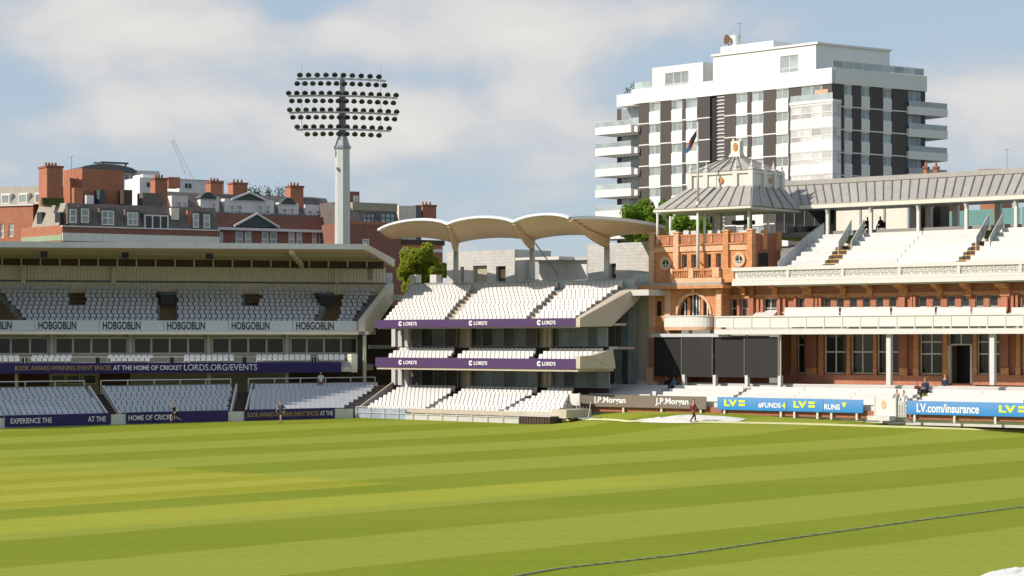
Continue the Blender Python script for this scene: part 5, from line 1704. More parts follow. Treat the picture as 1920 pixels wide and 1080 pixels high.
# parapet band
B('parapet', 'tower_white', ap, A, -1.2, LA + 0.05, -0.12, 0.34, zpar0, zpar1)
B('parapet', 'tower_white', ap, R, 0.42, LR + 0.2, -0.12, 0.34, zpar0, zpar1)
B('parapet', 'tower_white', ap, A, -1.2, -0.8, 0.35, 12, zpar0, zpar1)
cols = [(1157, 1166, 'd'), (1198, 1217, 'd'), (1217, 1238, 'w'), (1238, 1258.5, 'd'), (1258.5, 1279, 'w'), (1279, 1286, 'd'), (1286, 1307, 'w'), (1307, 1331, 'd'),
        (1331, 1343, 'r'), (1343, 1358, 'l'), (1358, 1380, 'd'), (1380, 1401, 'w'), (1401, 1409.5, 'd'), (1409.5, 1431, 'w'), (1431, 1455, 'd'), (1455, 1478, 'w'), (1478, 1560, 'b')]
def wcol(fr, u0, u1, kind, nl, par, first=0):
    for i in range(nl):
        zt, zb_ = levels[i], levels[i + 1]
        if kind == 'd':
            B('cladding_panel', 'clad_dark', par, fr, u0 + 0.01, u1 - 0.01, 0.0, 0.33, zb_ + 0.16, zt)
            B('floor_line', 'tower_white', par, fr, u0 + 0.01, u1 - 0.01, -0.05, 0.33, zb_ + 0.004, zb_ + 0.155)
        elif kind == 'w':
            B('spandrel', 'tower_white', par, fr, u0 + 0.01, u1 - 0.01, -0.02, 0.33, zb_ + 0.02, zb_ + 1.62)
            window(par, fr, u0 + 0.04, u1 - 0.04, zb_ + 1.63, zt - 0.14, 0.10, nu=2, frame='tower_white', glass='glass_pale', w=0.07)
            B('lintel', 'tower_white', par, fr, u0 + 0.01, u1 - 0.01, -0.01, 0.33, zt - 0.135, zt + 0.015)
        elif kind == 'r':
            B('recess_panel', 'black_metal', par, fr, u0, u1, 0.30, 0.345, zb_, zt)
        elif kind == 'l':
            for k in range(6):
                zz = lerp(zb_, zt, (k + 0.5) / 6)
                B('louvre', 'stucco', par, fr, u0 + 0.02, u1 - 0.02, 0.12, 0.30, zz - 0.06, zz + 0.06)
NL = 7
for (a, b, k) in cols:
    if k == 'b' or b < 1190:
        continue
    wcol(A, A.U(a, 0), A.U(b, 0), k, NL, ap)
rcols = [(1583, 1598, 'w'), (1598, 1615, 'd'), (1615, 1631, 'w'), (1631, 1656, 'd'), (1656, 1672, 'w'), (1672, 1703, 'd')]
wcol(R, 0.1, R.U(1583, 0), 'd', NL, ap)
for (a, b, k) in rcols:
    wcol(R, R.U(a, 0), R.U(b, 0), k, NL, ap)
for i in range(NL):
    zt, zb_ = levels[i], levels[i + 1]
    window(ap, R, R.U(1703, 0) + 0.02, R.U(1729, 0), zb_ + 0.2, zt - 0.1, 0.12, nu=3, frame='grey_metal', glass='glass_blue', w=0.08)
    B('cladding_panel', 'clad_dark', ap, R, R.U(1729, 0) + 0.01, LR, 0.0, 0.33, zb_ + 0.1, zt)
    # left end: glazed corner behind the balconies
    window(ap, A, A.U(1166, 3.0), A.U(1197, 3.0), zb_ + 0.2, zt - 0.1, 3.0, nu=2, frame='stucco', glass='glass_pale', w=0.08)
    B('cladding_panel', 'clad_dark', ap, A, A.U(1157, 3.0), A.U(1166, 3.0) - 0.01, 3.0, 3.3, zb_, zt)
B('corner_core', 'clad_dark', ap, A, A.U(1157, 3.12), -0.02, 3.32, 16, 0, zpar0 - 0.02)
B('parapet', 'tower_white', ap, A, A.U(1157, 1.0), -1.21, 0.9, 14, zpar0, az(178, 1160, 1.0))
# cantilevered balconies at both ends
def balcony(fr, u0, u1, v0, v1, zf, side):
    mb = MB()
    mb.box(fr, u0, u1, v0, v1, zf - 0.16, zf + 0.92)
    o = mb.build('balcony', 'tower_white', ap)
    e = 0.08
    B('glass_guard', 'glass_rail', o, fr, u0 + e, u1 - e, v0 + 0.03, v0 + 0.06, zf + 0.925, zf + 1.6)
    if side < 0:
        B('glass_guard', 'glass_rail', o, fr, u0 + 0.03, u0 + 0.06, v0 + 0.1, v1 - 0.1, zf + 0.925, zf + 1.6)
    else:
        B('glass_guard', 'glass_rail', o, fr, u1 - 0.06, u1 - 0.03, v0 + 0.1, v1 - 0.1, zf + 0.925, zf + 1.6)
    B('guard_rail', 'galvanised', o, fr, u0 + 0.02, u1 - 0.02, v0 + 0.02, v0 + 0.08, zf + 1.6, zf + 1.66)
for i in range(1, 7):
    zf = levels[i] - 0.55 - 0.35
    balcony(A, A.U(1116, -1.0), A.U(1183, -1.0), -1.0, 3.0, zf, -1)
    B('balcony_return', 'stucco', ap, A, A.U(1183, -1.0) + 0.005, 0.3, 0.36 - 0.9, 2.9, zf - 0.14, zf + 0.7)
for i in range(1, 6):
    zf = levels[i] - 0.1
    balcony(R, R.U(1704, -0.4), R.U(1777, -0.4), -0.4, 3.6, zf, 1)
# projecting enclosed bay at the corner
vb3 = -2.0
ub0, ub1 = A.U(1482, vb3), A.U(1561, vb3)
for i in range(1, 5):
    zt, zb_ = levels[i] + 0.35, levels[i + 1] + 0.35
    bay = B('bay_spandrel', 'tower_white', ap, A, ub0, ub1, vb3, -0.14, zb_, zb_ + 1.0)
    window(ap, A, ub0 + 0.05, ub1 - 0.03, zb_ + 1.01, zt - 0.25, vb3 + 0.02, nu=4, zsplit=(0.42,), frame='tower_white', glass='glass_blind', w=0.10)
    sdf = Fr((A.p(ub1, vb3, 0).x, A.p(ub1, vb3, 0).y), (A.v.x, A.v.y))
    window(ap, sdf, 0.05, 1.85, zb_ + 1.01, zt - 0.25, 0.02, nu=2, zsplit=(0.42,), frame='tower_white', glass='glass_blind', w=0.10)
    B('bay_lintel', 'tower_white', ap, A, ub0 - 0.02, ub1 + 0.02, vb3 - 0.02, -0.14, zt - 0.245, zt - 0.005)
    B('bay_room', 'stucco_cream', ap, A, ub0 + 0.1, ub1 - 0.15, vb3 + 0.25, -0.15, zb_ + 1.01, zt - 0.26)
ztop = levels[1] + 0.35
bt = B('bay_terrace', 'tower_white', ap, A, ub0 - 0.1, ub1 + 0.1, vb3 - 0.1, -0.16, ztop, ztop + 0.35)
B('glass_guard', 'glass_rail', bt, A, ub0, ub1, vb3, vb3 + 0.03, ztop + 0.355, ztop + 1.2)
PB('terrace_blind', 'pale_terracotta', ap, A, 1528, 1552, 168, 178, -1.5, -1.4)
for i in range(0, 1):
    window(ap, A, A.U(1503, 0), A.U(1541, 0), levels[1] + 0.2, levels[0] - 0.05, 0.05, nu=2, frame='tower_white', glass='glass_pale', w=0.08)
for i in range(0, NL):
    B('cladding_panel', 'clad_dark', ap, A, A.U(1478, 0) + 0.01, A.U(1502, 0), 0.02, 0.33, levels[i + 1] + 0.1, levels[i])
    B('cladding_panel', 'clad_dark', ap, A, A.U(1542, 0), LA - 0.01, 0.02, 0.33, levels[i + 1] + 0.1, levels[i])
B('bay_underside', 'dark_concrete', ap, A, ub0 + 0.3, ub1 - 0.3, vb3 + 0.2, -0.15, levels[5] + 0.35 - 0.5, levels[5] + 0.34)
# penthouse blocks on the roof
vp = 2.2
zroof = zpar0 + 1.0
def ah(l, v):
    return [(A.U(a, v), A.U(b, v), A.Z(d, (a + b) / 2, v), A.Z(c, (a + b) / 2, v)) for a, b, c, d in l]
hs = ah([(1247, 1291, 135, 168)], vp)
wall('penthouse_wall', 'tower_white', ap, A, A.U(1223, vp), A.U(1318, vp), vp, zroof - 0.9, A.Z(122, 1270, vp), hs, 0.3)
for (a, b, c, d) in hs:
    window(ap, A, a, b, c, d, vp + 0.1, nu=3, zsplit=(0.35,), frame='tower_white', glass='glass_pale', w=0.09)
B('penthouse_body', 'tower_white', ap, A, A.U(1223, vp), A.U(1318, vp), vp + 0.31, vp + 9, zroof - 0.9, A.Z(122, 1270, vp) - 0.003)
zph = A.Z(95, 1430, vp)
hs = ah([(1463, 1497, 104, 140)], vp)
wall('penthouse_wall', 'tower_white', ap, A, A.U(1337, vp), A.U(1530, vp), vp, zroof - 0.9, zph, hs, 0.3)
for (a, b, c, d) in hs:
    window(ap, A, a, b, c, d, vp + 0.1, nu=2, zsplit=(0.35,), frame='tower_white', glass='glass_pale', w=0.09)
pc = A.p(A.U(1530, vp), vp, 0)
R2 = Fr((pc.x, pc.y), (R.u.x, R.u.y))
lr2 = R2.U(1668, 0)
hs = [(R2.U(a, 0), R2.U(b, 0), zroof - 0.5, zroof + 1.9) for a, b in ((1576, 1590), (1618, 1628))]
wall('penthouse_wall', 'tower_white', ap, R2, 0.004, lr2, 0.0, zroof - 0.9, zph, hs, 0.3)
for (a, b, c, d) in hs:
    window(ap, R2, a, b, c, d, 0.1, nu=1, frame='grey_metal', glass='glass_dark', w=0.07)
q = [A.p(A.U(1337, vp), vp + 0.31, 0), A.p(A.U(1530, vp) - 0.32, vp + 0.31, 0), R2.p(lr2 - 0.02, 0.35, 0), R2.p(lr2 - 0.02, 9, 0), A.p(A.U(1337, vp), vp + 10, 0)]
MB().loft([Vector((p.x, p.y, zroof - 0.9)) for p in q], [Vector((p.x, p.y, zph - 0.01)) for p in q]).build('penthouse_body', 'tower_white', ap)
B('roof_coping', 'tower_white', ap, A, A.U(1333, vp - 0.2), A.U(1533, vp - 0.2), vp - 0.2, vp + 0.4, zph + 0.003, zph + 0.3)
B('roof_coping', 'stucco', ap, R2, -0.1, lr2 + 0.2, -0.2, 0.4, zph + 0.002, zph + 0.28)
rail(ap, [R.p(0.2, 0.1, zpar1), R.p(LR - 0.2, 0.1, zpar1)], h=1.0, post=1.8, r=0.03, m='galvanised', infill='glass_rail', name='roof_rail')
rail(ap, [A.p(-0.9, 0.2, zpar1), A.p(A.U(1222, 0.2), 0.2, zpar1)], h=1.0, post=1.8, r=0.03, m='galvanised', infill='glass_rail', name='roof_rail')
# plant room, tank, dish and aerial
vq = 5.0
PB('plant_room', 'tower_white', ap, A, 1351, 1450, 82, 106, vq, vq + 8)
zq_ = A.Z(86, 1380, vq)
c = A.p(A.U(1379, vq + 1), vq + 1, 0)
MB().tube((c.x, c.y, zq_ - 0.4), (c.x, c.y, A.Z(67, 1379, vq + 1)), 0.75, 0.75, 16).build('water_tank', 'tower_white', ap, smooth=False)
c = A.p(A.U(1363, vq), vq, A.Z(74, 1363, vq))
MB().tube(c + Vector((-0.1, -0.05, 0)), c + Vector((0.12, 0.05, 0)), 0.72, 0.55, 16).tube(c + Vector((0.1, 0.05, 0)), c + Vector((0.3, 0.1, -1.2)), 0.06, n=6).build('dish', 'aisle_brown', ap)
c = A.p(A.U(1387, vq + 1), vq + 1, A.Z(70, 1387, vq + 1))
MB().tube(c, c + Vector((0, 0, 2.1)), 0.06, 0.04, 6).tube(c + Vector((-0.5, 0, 1.9)), c + Vector((0.4, 0, 2.0)), 0.04, n=5).build('aerial', 'grey_metal', ap)
for (px, py) in ((1178, 165), (1192, 158)):
    c = A.p(A.U(px, 2), 2, A.Z(py + 12, px, 2))
    mb = MB()
    for k in range(60):
        d = Vector((random.gauss(0, 0.3), random.gauss(0, 0.3), abs(random.gauss(0.5, 0.35))))
        a_ = Vector((random.uniform(-1, 1), random.uniform(-1, 1), random.uniform(-1, 1))) * 0.2
        b_ = Vector((random.uniform(-1, 1), random.uniform(-1, 1), random.uniform(-1, 1))) * 0.2
        mb.add([c + d, c + d + a_, c + d + a_ + b_, c + d + b_], [(0, 1, 2, 3)])
    tag(mb.build('roof_plant', 'leaf_dark', ap), kind='stuff')

# ---------------------------------------------------------------- mansion blocks behind the left stand
MU = (0.86, 0.51)
def chimney(par, fr, px0, px1, py0, py1, v, pots=4, depth=1.6, m='mansion_brick'):
    u0, u1 = fr.U(px0, v), fr.U(px1, v)
    pc = (px0 + px1) / 2
    z0, z1 = fr.Z(py1, pc, v), fr.Z(py0, pc, v)
    w_ = u1 - u0
    o = B('chimney', m, par, fr, u0, u1 - w_ * 0.0, v, v + depth, z0, z1 - 0.55)
    B('chimney_cap', 'mansion_dark_brick', o, fr, u0 - 0.1, u1 + 0.1, v - 0.1, v + depth + 0.1, z1 - 0.55, z1 - 0.3)
    for i in range(pots):
        c = fr.p(lerp(u0 + 0.2, u1 - 0.2, (i + 0.5) / pots), v + depth / 2, z1 - 0.3)
        MB().tube(c, c + Vector((0, 0, 0.5)), 0.16, 0.13, 8).build('chimney_pot', 'mansion_brick', o)
    return o
def dwin(par, fr, a, b, c, d, v, nu=2, frame='stucco', glass='glass_pale', zs=(0.5,)):
    return pwindow(par, fr, a, b, c, d, v, nu=nu, zsplit=zs, frame=frame, glass=glass, w=0.14, sill=None)
# A: far left, lit flank
yA = 262
fA = Fr(((117 - 960) / F * yA, yA), MU)                  # corner of the near block at pixel column 117
SA = Fr((fA.o.x, fA.o.y), (0.68, -0.73))                 # flank that looks towards the sun, running back to the left
m1_ = thing('mansion_block', 'red brick mansion flank in sunlight with pale mansard dormers, far left', 'building', at(20, 500, yA + 14))
fl_ = Fr((at(62, 500, yA + 8).x, yA + 8), (0.93, -0.36))
hs = [(fl_.U(a, 0), fl_.U(b, 0), fl_.Z(d, a, 0), fl_.Z(c, a, 0)) for a, b, c, d in ((0, 7, 420, 446), (16, 25, 419, 444))]
wall('wall', 'mansion_brick', m1_, fl_, fl_.U(-60, 0), fl_.U(62, 0), 0, 0, fl_.Z(384, 30, 0), hs, 0.4)
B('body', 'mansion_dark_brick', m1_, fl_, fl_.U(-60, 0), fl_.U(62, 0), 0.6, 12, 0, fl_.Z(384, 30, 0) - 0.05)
for (a, b, c, d) in hs:
    window(m1_, fl_, a, b, c, d, 0.1, nu=1, zsplit=(0.5,), frame='stucco', glass='glass_pale', w=0.12)
MB().side(fl_, [(0.1, fl_.Z(384, 30, 0)), (1.6, fl_.Z(350, 30, 1.6)), (10, fl_.Z(346, 30, 1.6)), (11.9, fl_.Z(384, 30, 0))], fl_.U(-60, 0), fl_.U(82, 0)).build('roof', 'pale_slate', m1_)
for (a, b) in ((1, 19), (33, 52), (64, 79)):
    u0, u1 = fl_.U(a, 0.2), fl_.U(b, 0.2)
    dm = B('dormer', 'stucco', m1_, fl_, u0, u1, 0.32, 2.2, fl_.Z(383, 30, 0.2), fl_.Z(362, 30, 0.2))
    window(dm, fl_, u0 + 0.1, u1 - 0.1, fl_.Z(382, 30, 0.2), fl_.Z(364, 30, 0.2), 0.2, nu=1, frame='stucco', glass='glass_pale', w=0.14, panes=False)
    B('pane', 'glass_pale', dm, fl_, u0 + 0.2, u1 - 0.2, 0.24, 0.27, fl_.Z(381, 30, 0.2), fl_.Z(366, 30, 0.2))
B('gutter', 'stucco', m1_, fl_, fl_.U(-60, -0.2), fl_.U(62, -0.2), -0.2, 0.1, fl_.Z(386, 30, 0), fl_.Z(383.5, 30, 0))
# B: the near block with the slate mansard
m2_ = thing('mansion_block', 'near mansion block with dark slate mansard, white frieze and tall chimney', 'building', fA.p(8, 6, 0))
z438, z428, z383 = fA.Z(440, 260, 0), fA.Z(429, 260, 0), fA.Z(384, 260, 0)
uE = fA.U(411, 0)
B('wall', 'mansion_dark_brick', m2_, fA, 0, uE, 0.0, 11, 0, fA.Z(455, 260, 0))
B('frieze', 'stucco', m2_, fA, 0.0, uE, -0.10, 0.35, fA.Z(455, 260, 0) + 0.003, z438)
B('brick_band', 'mansion_dark_brick', m2_, fA, 0, uE, -0.06, 11, z438 + 0.003, z428)
B('ledge', 'stucco', m2_, fA, -0.1, uE, -0.2, 0.3, z428 + 0.003, z428 + 0.15)
MB().side(fA, [(0.1, z428 + 0.15), (1.1, z383), (10.5, z383), (11, z428 + 0.15)], 1.0, uE - 0.05).build('mansard', 'slate', m2_)
sE = SA.U(40, 0)
B('flank_wall', 'mansion_brick', m2_, SA, sE, -0.15, 0.0, 0.4, 0, SA.Z(424, 90, 0))
B('flank_panel', 'sage_green', m2_, SA, sE, -0.16, -0.06, -0.002, SA.Z(452, 90, 0), SA.Z(442, 90, 0))
MB().side(SA, [(0.05, SA.Z(424, 90, 0)), (1.2, SA.Z(381, 90, 0)), (4, SA.Z(381, 90, 0)), (4, SA.Z(424, 90, 0))], SA.U(58, 0), -1.0).build('flank_mansard', 'pale_slate', m2_)
for (a, b) in ((69, 78), (103, 113)):
    PB('flank_window', 'glass_dark', m2_, SA, a, b, 398, 421, 0.2, 0.7)
for (a, b, c, d) in ((131, 144, 392, 418), (152, 167, 391, 418), (191, 214, 395, 422), (239, 259, 398, 423), (362, 373, 400, 427), (382, 394, 402, 428)):
    dm = PB('dormer', 'slate', m2_, fA, a - 4, b + 4, c - 5, d + 2, 0.12, 1.2)
    dwin(dm, fA, a, b, c, d, 0.04, nu=1 if b - a < 16 else 2)
dm = PB('dormer', 'slate', m2_, fA, 268, 318, 400, 432, 0.12, 1.4)
pwindow(dm, fA, 271, 316, 403, 430, 0.02, nu=3, frame='stucco', glass='glass_dark', w=0.16)
PB('parapet_pier', 'stucco_cream', m2_, fA, 321, 336, 390, 412, 0.3, 1.1)
PB('parapet_pier', 'mansion_brick', m2_, fA, 352, 376, 395, 430, 0.3, 0.9)
c1 = chimney(m2_, fA, 88, 118, 306, 384, 4.5, 4, 3.2)
# stair and plant block in brick
bb = Fr((at(154, 400, yA + 6).x, yA + 6), MU)
B('roof_block', 'mansion_brick', m2_, bb, 0, bb.U(232, 0), 0.0, 5.5, z383 - 0.3, bb.Z(318, 190, 0))
SB = Fr((bb.o.x, bb.o.y), (0.68, -0.73))
B('roof_block', 'mansion_brick', m2_, SB, SB.U(118, 0), -0.05, 0.05, 3.5, z383 - 0.3, SB.Z(317, 140, 0))
PB('block_pier', 'mansion_brick', m2_, bb, 139, 155, 352, 384, -1.4, -0.2)
mb = MB()
n_ = 14
prof_ = [(lerp(bb.U(148, 1), bb.U(256, 1), i / n_), bb.Z(318, 190, 1) + 0.75 * math.sin(math.pi * i / n_) ** 0.6) for i in range(n_ + 1)]
mb.face(bb, [(prof_[0][0], prof_[0][1] - 0.3)] + prof_ + [(prof_[-1][0], prof_[-1][1] - 0.3)], 0.8, 6.0)
mb.build('curved_roof', 'dark_grey_metal', m2_)
c = bb.p(bb.U(180, 3), 3, bb.Z(308, 190, 3))
MB().box(bb, bb.U(190, 3), bb.U(241, 3), 3, 3.4, bb.Z(307, 215, 3), bb.Z(303.5, 215, 3)).build('roof_vent', 'dark_grey_metal', m2_)
MB().box(bb, bb.U(176, 3), bb.U(190, 3) - 0.01, 3, 3.3, bb.Z(308, 215, 3), bb.Z(305.5, 215, 3)).build('roof_vent', 'dark_grey_metal', m2_)
for px in (194, 236):
    PB('vent_stem', 'dark_grey_metal', m2_, bb, px - 1.2, px + 1.2, 306, 318, 3.1, 3.3)
for (a, b, c_, d, mm) in ((162, 176, 366, 384, 'stucco'), (187, 197, 356, 384, 'green_slate'), (232, 248, 356, 384, 'dark_brown'), (268, 306, 362, 392, 'slate')):
    PB('roof_hut', mm, m2_, fA, a, b, c_, d, 2.5, 4.5)
PB('planting_box', 'leaf_dark', m2_, fA, 80, 120, 371, 384, 2.8, 3.6)
c = fA.p(fA.U(134, 4), 4, z383)
MB().tube((c.x, c.y, fA.Z(330, 134, 4)), (c.x, c.y, fA.Z(293, 134, 4)), 0.04, n=5).tube((c.x - 0.5, c.y, fA.Z(295, 134, 4)), (c.x + 0.3, c.y, fA.Z(293, 134, 4)), 0.03, n=5).build('aerial', 'grey_metal', m2_)
# white villas further behind
vw = thing('office_building', 'grey office building with vertical windows behind the brick roof block', 'building', at(250, 420, 330))
f3 = Fr((at(228, 400, 330).x, 330), MU)
zt3 = f3.Z(319, 255, 0)
B('body', 'stucco', vw, f3, 0, f3.U(300, 0), 0.2, 14, 0, zt3)
for i in range(5):
    pwindow(vw, f3, 234 + 12 * i, 241 + 12 * i, 325 + 0.6 * i, 352, 0.08, nu=1, frame='dark_grey_metal', glass='glass_blue', w=0.1)
vw2 = thing('white_building', 'small white rooftop villa between the brick block and chimney', 'building', at(285, 420, 300))
f4 = Fr((at(262, 400, 300).x, 300), MU)
B('body', 'tower_white', vw2, f4, 0, f4.U(298, 0), 0, 6, 0, f4.Z(333, 280, 0))
B('penthouse', 'tower_white', vw2, f4, f4.U(268, 1), f4.U(300, 1), 1, 5, f4.Z(333, 280, 0) + 0.003, f4.Z(327, 280, 1))
pwindow(vw2, f4, 274, 290, 341, 352, -0.06, nu=2, frame='stucco', glass='glass_dark')
vw3 = thing('low_building', 'low grey-roofed building behind the chimneys, right of the brick block', 'building', at(370, 420, 340))
f5 = Fr((at(336, 400, 340).x, 340), MU)
B('body', 'stucco', vw3, f5, 0, f5.U(420, 0), 0, 10, 0, f5.Z(337, 370, 0))
MB().side(f5, [(-0.2, f5.Z(337, 370, 0)), (4, f5.Z(334, 370, 0)), (10.2, f5.Z(337, 370, 0))], -0.3, f5.U(422, 0)).build('roof', 'concrete', vw3)
pwindow(vw3, f5, 346, 360, 343, 354, -0.06, nu=2, frame='stucco', glass='glass_dark')
# C: the long block with white attic dormers
yC = 285
fC = Fr((at(318, 420, yC).x, yC), MU)
m3_ = thing('mansion_block', 'long mansion block with white attic dormers, green gables and four chimneys', 'building', fC.p(12, 6, 0))
uC = fC.U(632, 0)
zC = lambda py: fC.Z(py, 480, 0)
zw = zC(456)
hs = [(fC.U(a, 0), fC.U(b, 0), zw - 2.5, fC.Z(434, a, 0)) for a, b in ((412, 419), (442, 456), (459, 472), (491, 504), (507, 520), (541, 553), (556, 567), (585, 594), (598, 608))]
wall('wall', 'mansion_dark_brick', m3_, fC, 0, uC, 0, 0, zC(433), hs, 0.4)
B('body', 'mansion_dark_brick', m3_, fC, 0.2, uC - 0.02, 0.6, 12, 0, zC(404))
for (a, b, c_, d) in hs:
    window(m3_, fC, a, b, c_, d, 0.08, nu=1, zsplit=(0.4, 0.75), frame='stucco', glass='glass_pale', w=0.16)
B('cornice', 'stucco', m3_, fC, 0, uC, -0.5, 0.5, zC(433) + 0.003, zC(428))
B('brick_band', 'mansion_dark_brick', m3_, fC, 0, uC, 0.1, 0.62, zC(428) + 0.003, zC(403))
def gable(px0, px1, pyb, pyt, v, m='green_slate'):
    pc = (px0 + px1) / 2
    u0, u1 = fC.U(px0, v), fC.U(px1, v)
    zb_, zt = fC.Z(pyb, pc, v), fC.Z(pyt, pc, v)
    g = MB().face(fC, [(u0, zb_), (u1, zb_), ((u0 + u1) / 2, zt)], v, v + 3.5).build('gable', m, m3_)
    for a, b in (((u0 - 0.2, zb_), ((u0 + u1) / 2, zt + 0.1)), ((u1 + 0.2, zb_), ((u0 + u1) / 2, zt + 0.1))):
        MB().bar(fC.p(a[0], v - 0.1, a[1]), fC.p(b[0], v - 0.1, b[1]), 0.3, 0.25).build('bargeboard', 'stucco', g)
def attic(px0, px1, pyt, pyb, wins, v=1.2):
    d = PB('attic_dormer', 'stucco', m3_, fC, px0, px1, pyt, pyb, v + 0.12, v + 3)
    for a, b in wins:
        dwin(d, fC, a, b, pyt + 10, pyb - 2, v + 0.02, nu=1)
attic(322, 352, 367, 402, ((332, 340), (344, 351)))
attic(376, 411, 369, 404, ((398, 405),))
attic(421, 514, 374, 405, ((431, 440), (444, 455), (484, 493), (497, 507)))
attic(523, 560, 380, 408, ((529, 539), (543, 553)))
attic(572, 608, 384, 410, ((577, 587), (592, 602)))
gable(436, 498, 375, 362, 1.0)
gable(441, 521, 425, 402, -0.3)
for (a, b, t_) in ((375, 407, 360), (527, 556, 370)):
    u0, u1 = fC.U(a, 1.0), fC.U(b, 1.0)
    zb_, zt = fC.Z(t_ + 12, (a + b) / 2, 1.0), fC.Z(t_, (a + b) / 2, 1.0)
    pts_ = [(lerp(u0, u1, i / 10), zb_ + (zt - zb_) * math.sin(math.pi * i / 10)) for i in range(11)]
    MB().face(fC, pts_, 1.0, 4).build('curved_gable', 'green_slate', m3_)
    MB().ring(fC, (u0 + u1) / 2, zb_, (u1 - u0) / 2, (u1 - u0) / 2 + 0.2, 0.9, 1.2, 12, 0.0, math.pi).build('gable_trim', 'stucco', m3_) if False else None
MB().side(fC, [(1.0, zC(404)), (3.2, zC(364)), (8, zC(357)), (11.9, zC(404))], 0.2, uC - 0.1).build('roof', 'slate', m3_)
for (a, b, t_, d, v) in ((291, 314, 329, 392, -2.0), (395, 418, 336, 376, 3.2), (437, 464, 338, 366, 5.0), (545, 569, 344, 402, 2.0)):
    chimney(m3_, fC, a, b, t_, d, v, 3 if a != 291 else 3, 1.8)
PB('chimney_block', 'mansion_brick', m3_, fC, 316, 338, 332, 352, 4.0, 6.0)
for px in (448 + 20, 484, 504, 524, 540):
    c = fC.p(fC.U(px, 5), 5, fC.Z(358, px, 5))
    mb = MB()
    for k in range(160):
        d_ = Vector((random.gauss(0, 0.33), random.gauss(0, 0.33), random.gauss(-0.25, 0.4)))
        a_ = Vector((random.uniform(-1, 1), random.uniform(-1, 1), random.uniform(-1, 1))) * 0.16
        b_ = Vector((random.uniform(-1, 1), random.uniform(-1, 1), random.uniform(-1, 1))) * 0.16
        mb.add([c + d_, c + d_ + a_, c + d_ + a_ + b_, c + d_ + b_], [(0, 1, 2, 3)])
    tag(mb.build('roof_plant', 'leaf_dark', m3_), kind='stuff')
# D: the block right of the floodlight
yD = 292
fD = Fr((at(632, 420, yD).x, yD), MU)
m4_ = thing('mansion_block', 'brick mansion block with brown mansard right of the floodlight mast', 'building', fD.p(8, 6, 0))
uD = fD.U(752, 0)
zD = lambda py: fD.Z(py, 690, 0)
B('wall', 'mansion_dark_brick', m4_, fD, 0, uD, 0, 12, 0, zD(421))
MB().side(fD, [(0.1, zD(421)), (1.0, zD(394)), (2.2, zD(379)), (11, zD(378)), (11.9, zD(421))], 0.4, fD.U(750, 0)).build('roof', 'slate', m4_)
B('roof_front', 'soffit_tan', m4_, fD, fD.U(662, 0.8), fD.U(746, 0.8), 0.95, 1.6, zD(394), zD(379))
for a, b in ((680, 703), (714, 741)):
    dwin(m4_, fD, a, b, 399, 419, -0.02, nu=3, frame='green_slate', glass='glass_pale')
dwin(m4_, fD, 680, 692, 448, 460, -0.06, nu=1)
PB('stair_block', 'mansion_dark_brick', m4_, fD, 656, 674, 359, 382, 4, 6.5)
dwin(m4_, fD, 663, 672, 367, 378, 3.9, nu=1)
B('parapet', 'mansion_brick', m4_, fD, 0, uD, -0.06, 0.2, zD(421) + 0.003, zD(416))
m5_ = thing('mansion_block', 'cream rendered block with a brick chimney beyond the slate mansard, under the canopy', 'building', at(790, 420, 305))
fE = Fr((at(748, 420, 305).x, 305), MU)
B('wall', 'stucco_cream', m5_, fE, 0, fE.U(780, 0), 0, 9, 0, fE.Z(386, 765, 0))
B('wall_return', 'dark_grey_metal', m5_, fE, fE.U(780, 0) + 0.01, fE.U(792, 0), 0.3, 9, 0, fE.Z(385, 785, 0))
chimney(m5_, fE, 793, 818, 380, 412, 1.5, 3, 2.0)
B('low_wing', 'mansion_brick', m5_, fE, fE.U(724, -6), fE.U(830, -6), -6, -1, 0, fE.Z(459, 770, -6))
B('low_wing_band', 'stucco', m5_, fE, fE.U(724, -6), fE.U(830, -6), -6.1, -6.003, fE.Z(472, 770, -6), fE.Z(466, 770, -6))
B('low_wing_roof', 'dark_brown', m5_, fE, fE.U(740, -5.5), fE.U(832, -5.5), -5.8, -1.2, fE.Z(458.9, 770, -6), fE.Z(449, 770, -6))
# brick house with two chimneys beyond the pavilion roof
m6_ = thing('brick_house', 'brick chimney stack and roof peeping over the grey pavilion roof', 'building', at(1745, 420, 240))
f6 = Fr((at(1722, 420, 240).x, 240), (0.9, -0.43))
B('wall', 'dark_brick', m6_, f6, 0, f6.U(1780, 0), 0, 8, 0, f6.Z(331, 1745, 0))
for a, b in ((1731, 1738), (1750, 1757)):
    chimney(m6_, f6, a, b, 307, 330, 1, 1, 0.8)
PB('chimney_base', 'sand_concrete', m6_, f6, 1727, 1760, 326, 332, 0.8, 2.2)
m7_ = thing('brick_house', 'flat red brick roof block beyond the pavilion roof, near the right edge', 'building', at(1857, 420, 236))
f7 = Fr((at(1838, 420, 236).x, 236), (0.9, -0.43))
B('wall', 'mansion_brick', m7_, f7, 0, f7.U(1875, 0), 0, 6, 0, f7.Z(319, 1855, 0))
B('coping', 'brick', m7_, f7, -0.15, f7.U(1877, 0), -0.15, 6.15, f7.Z(319, 1855, 0) + 0.003, f7.Z(317, 1855, 0))
c = f7.p(f7.U(1888, 4), 4, 0)
am = thing('aerial_mast', 'thin aerial rising above the pavilion roof at the right', 'aerial', (c.x, c.y, 18))
MB().tube((c.x, c.y, 0), (c.x, c.y, f7.Z(278, 1888, 4)), 0.05, 0.03, 6).build('mast', 'grey_metal', am)
MB().tube((c.x - 0.3, c.y, f7.Z(281, 1888, 4)), (c.x + 0.3, c.y, f7.Z(280, 1888, 4)), 0.025, n=5).build('crossbar', 'grey_metal', am)

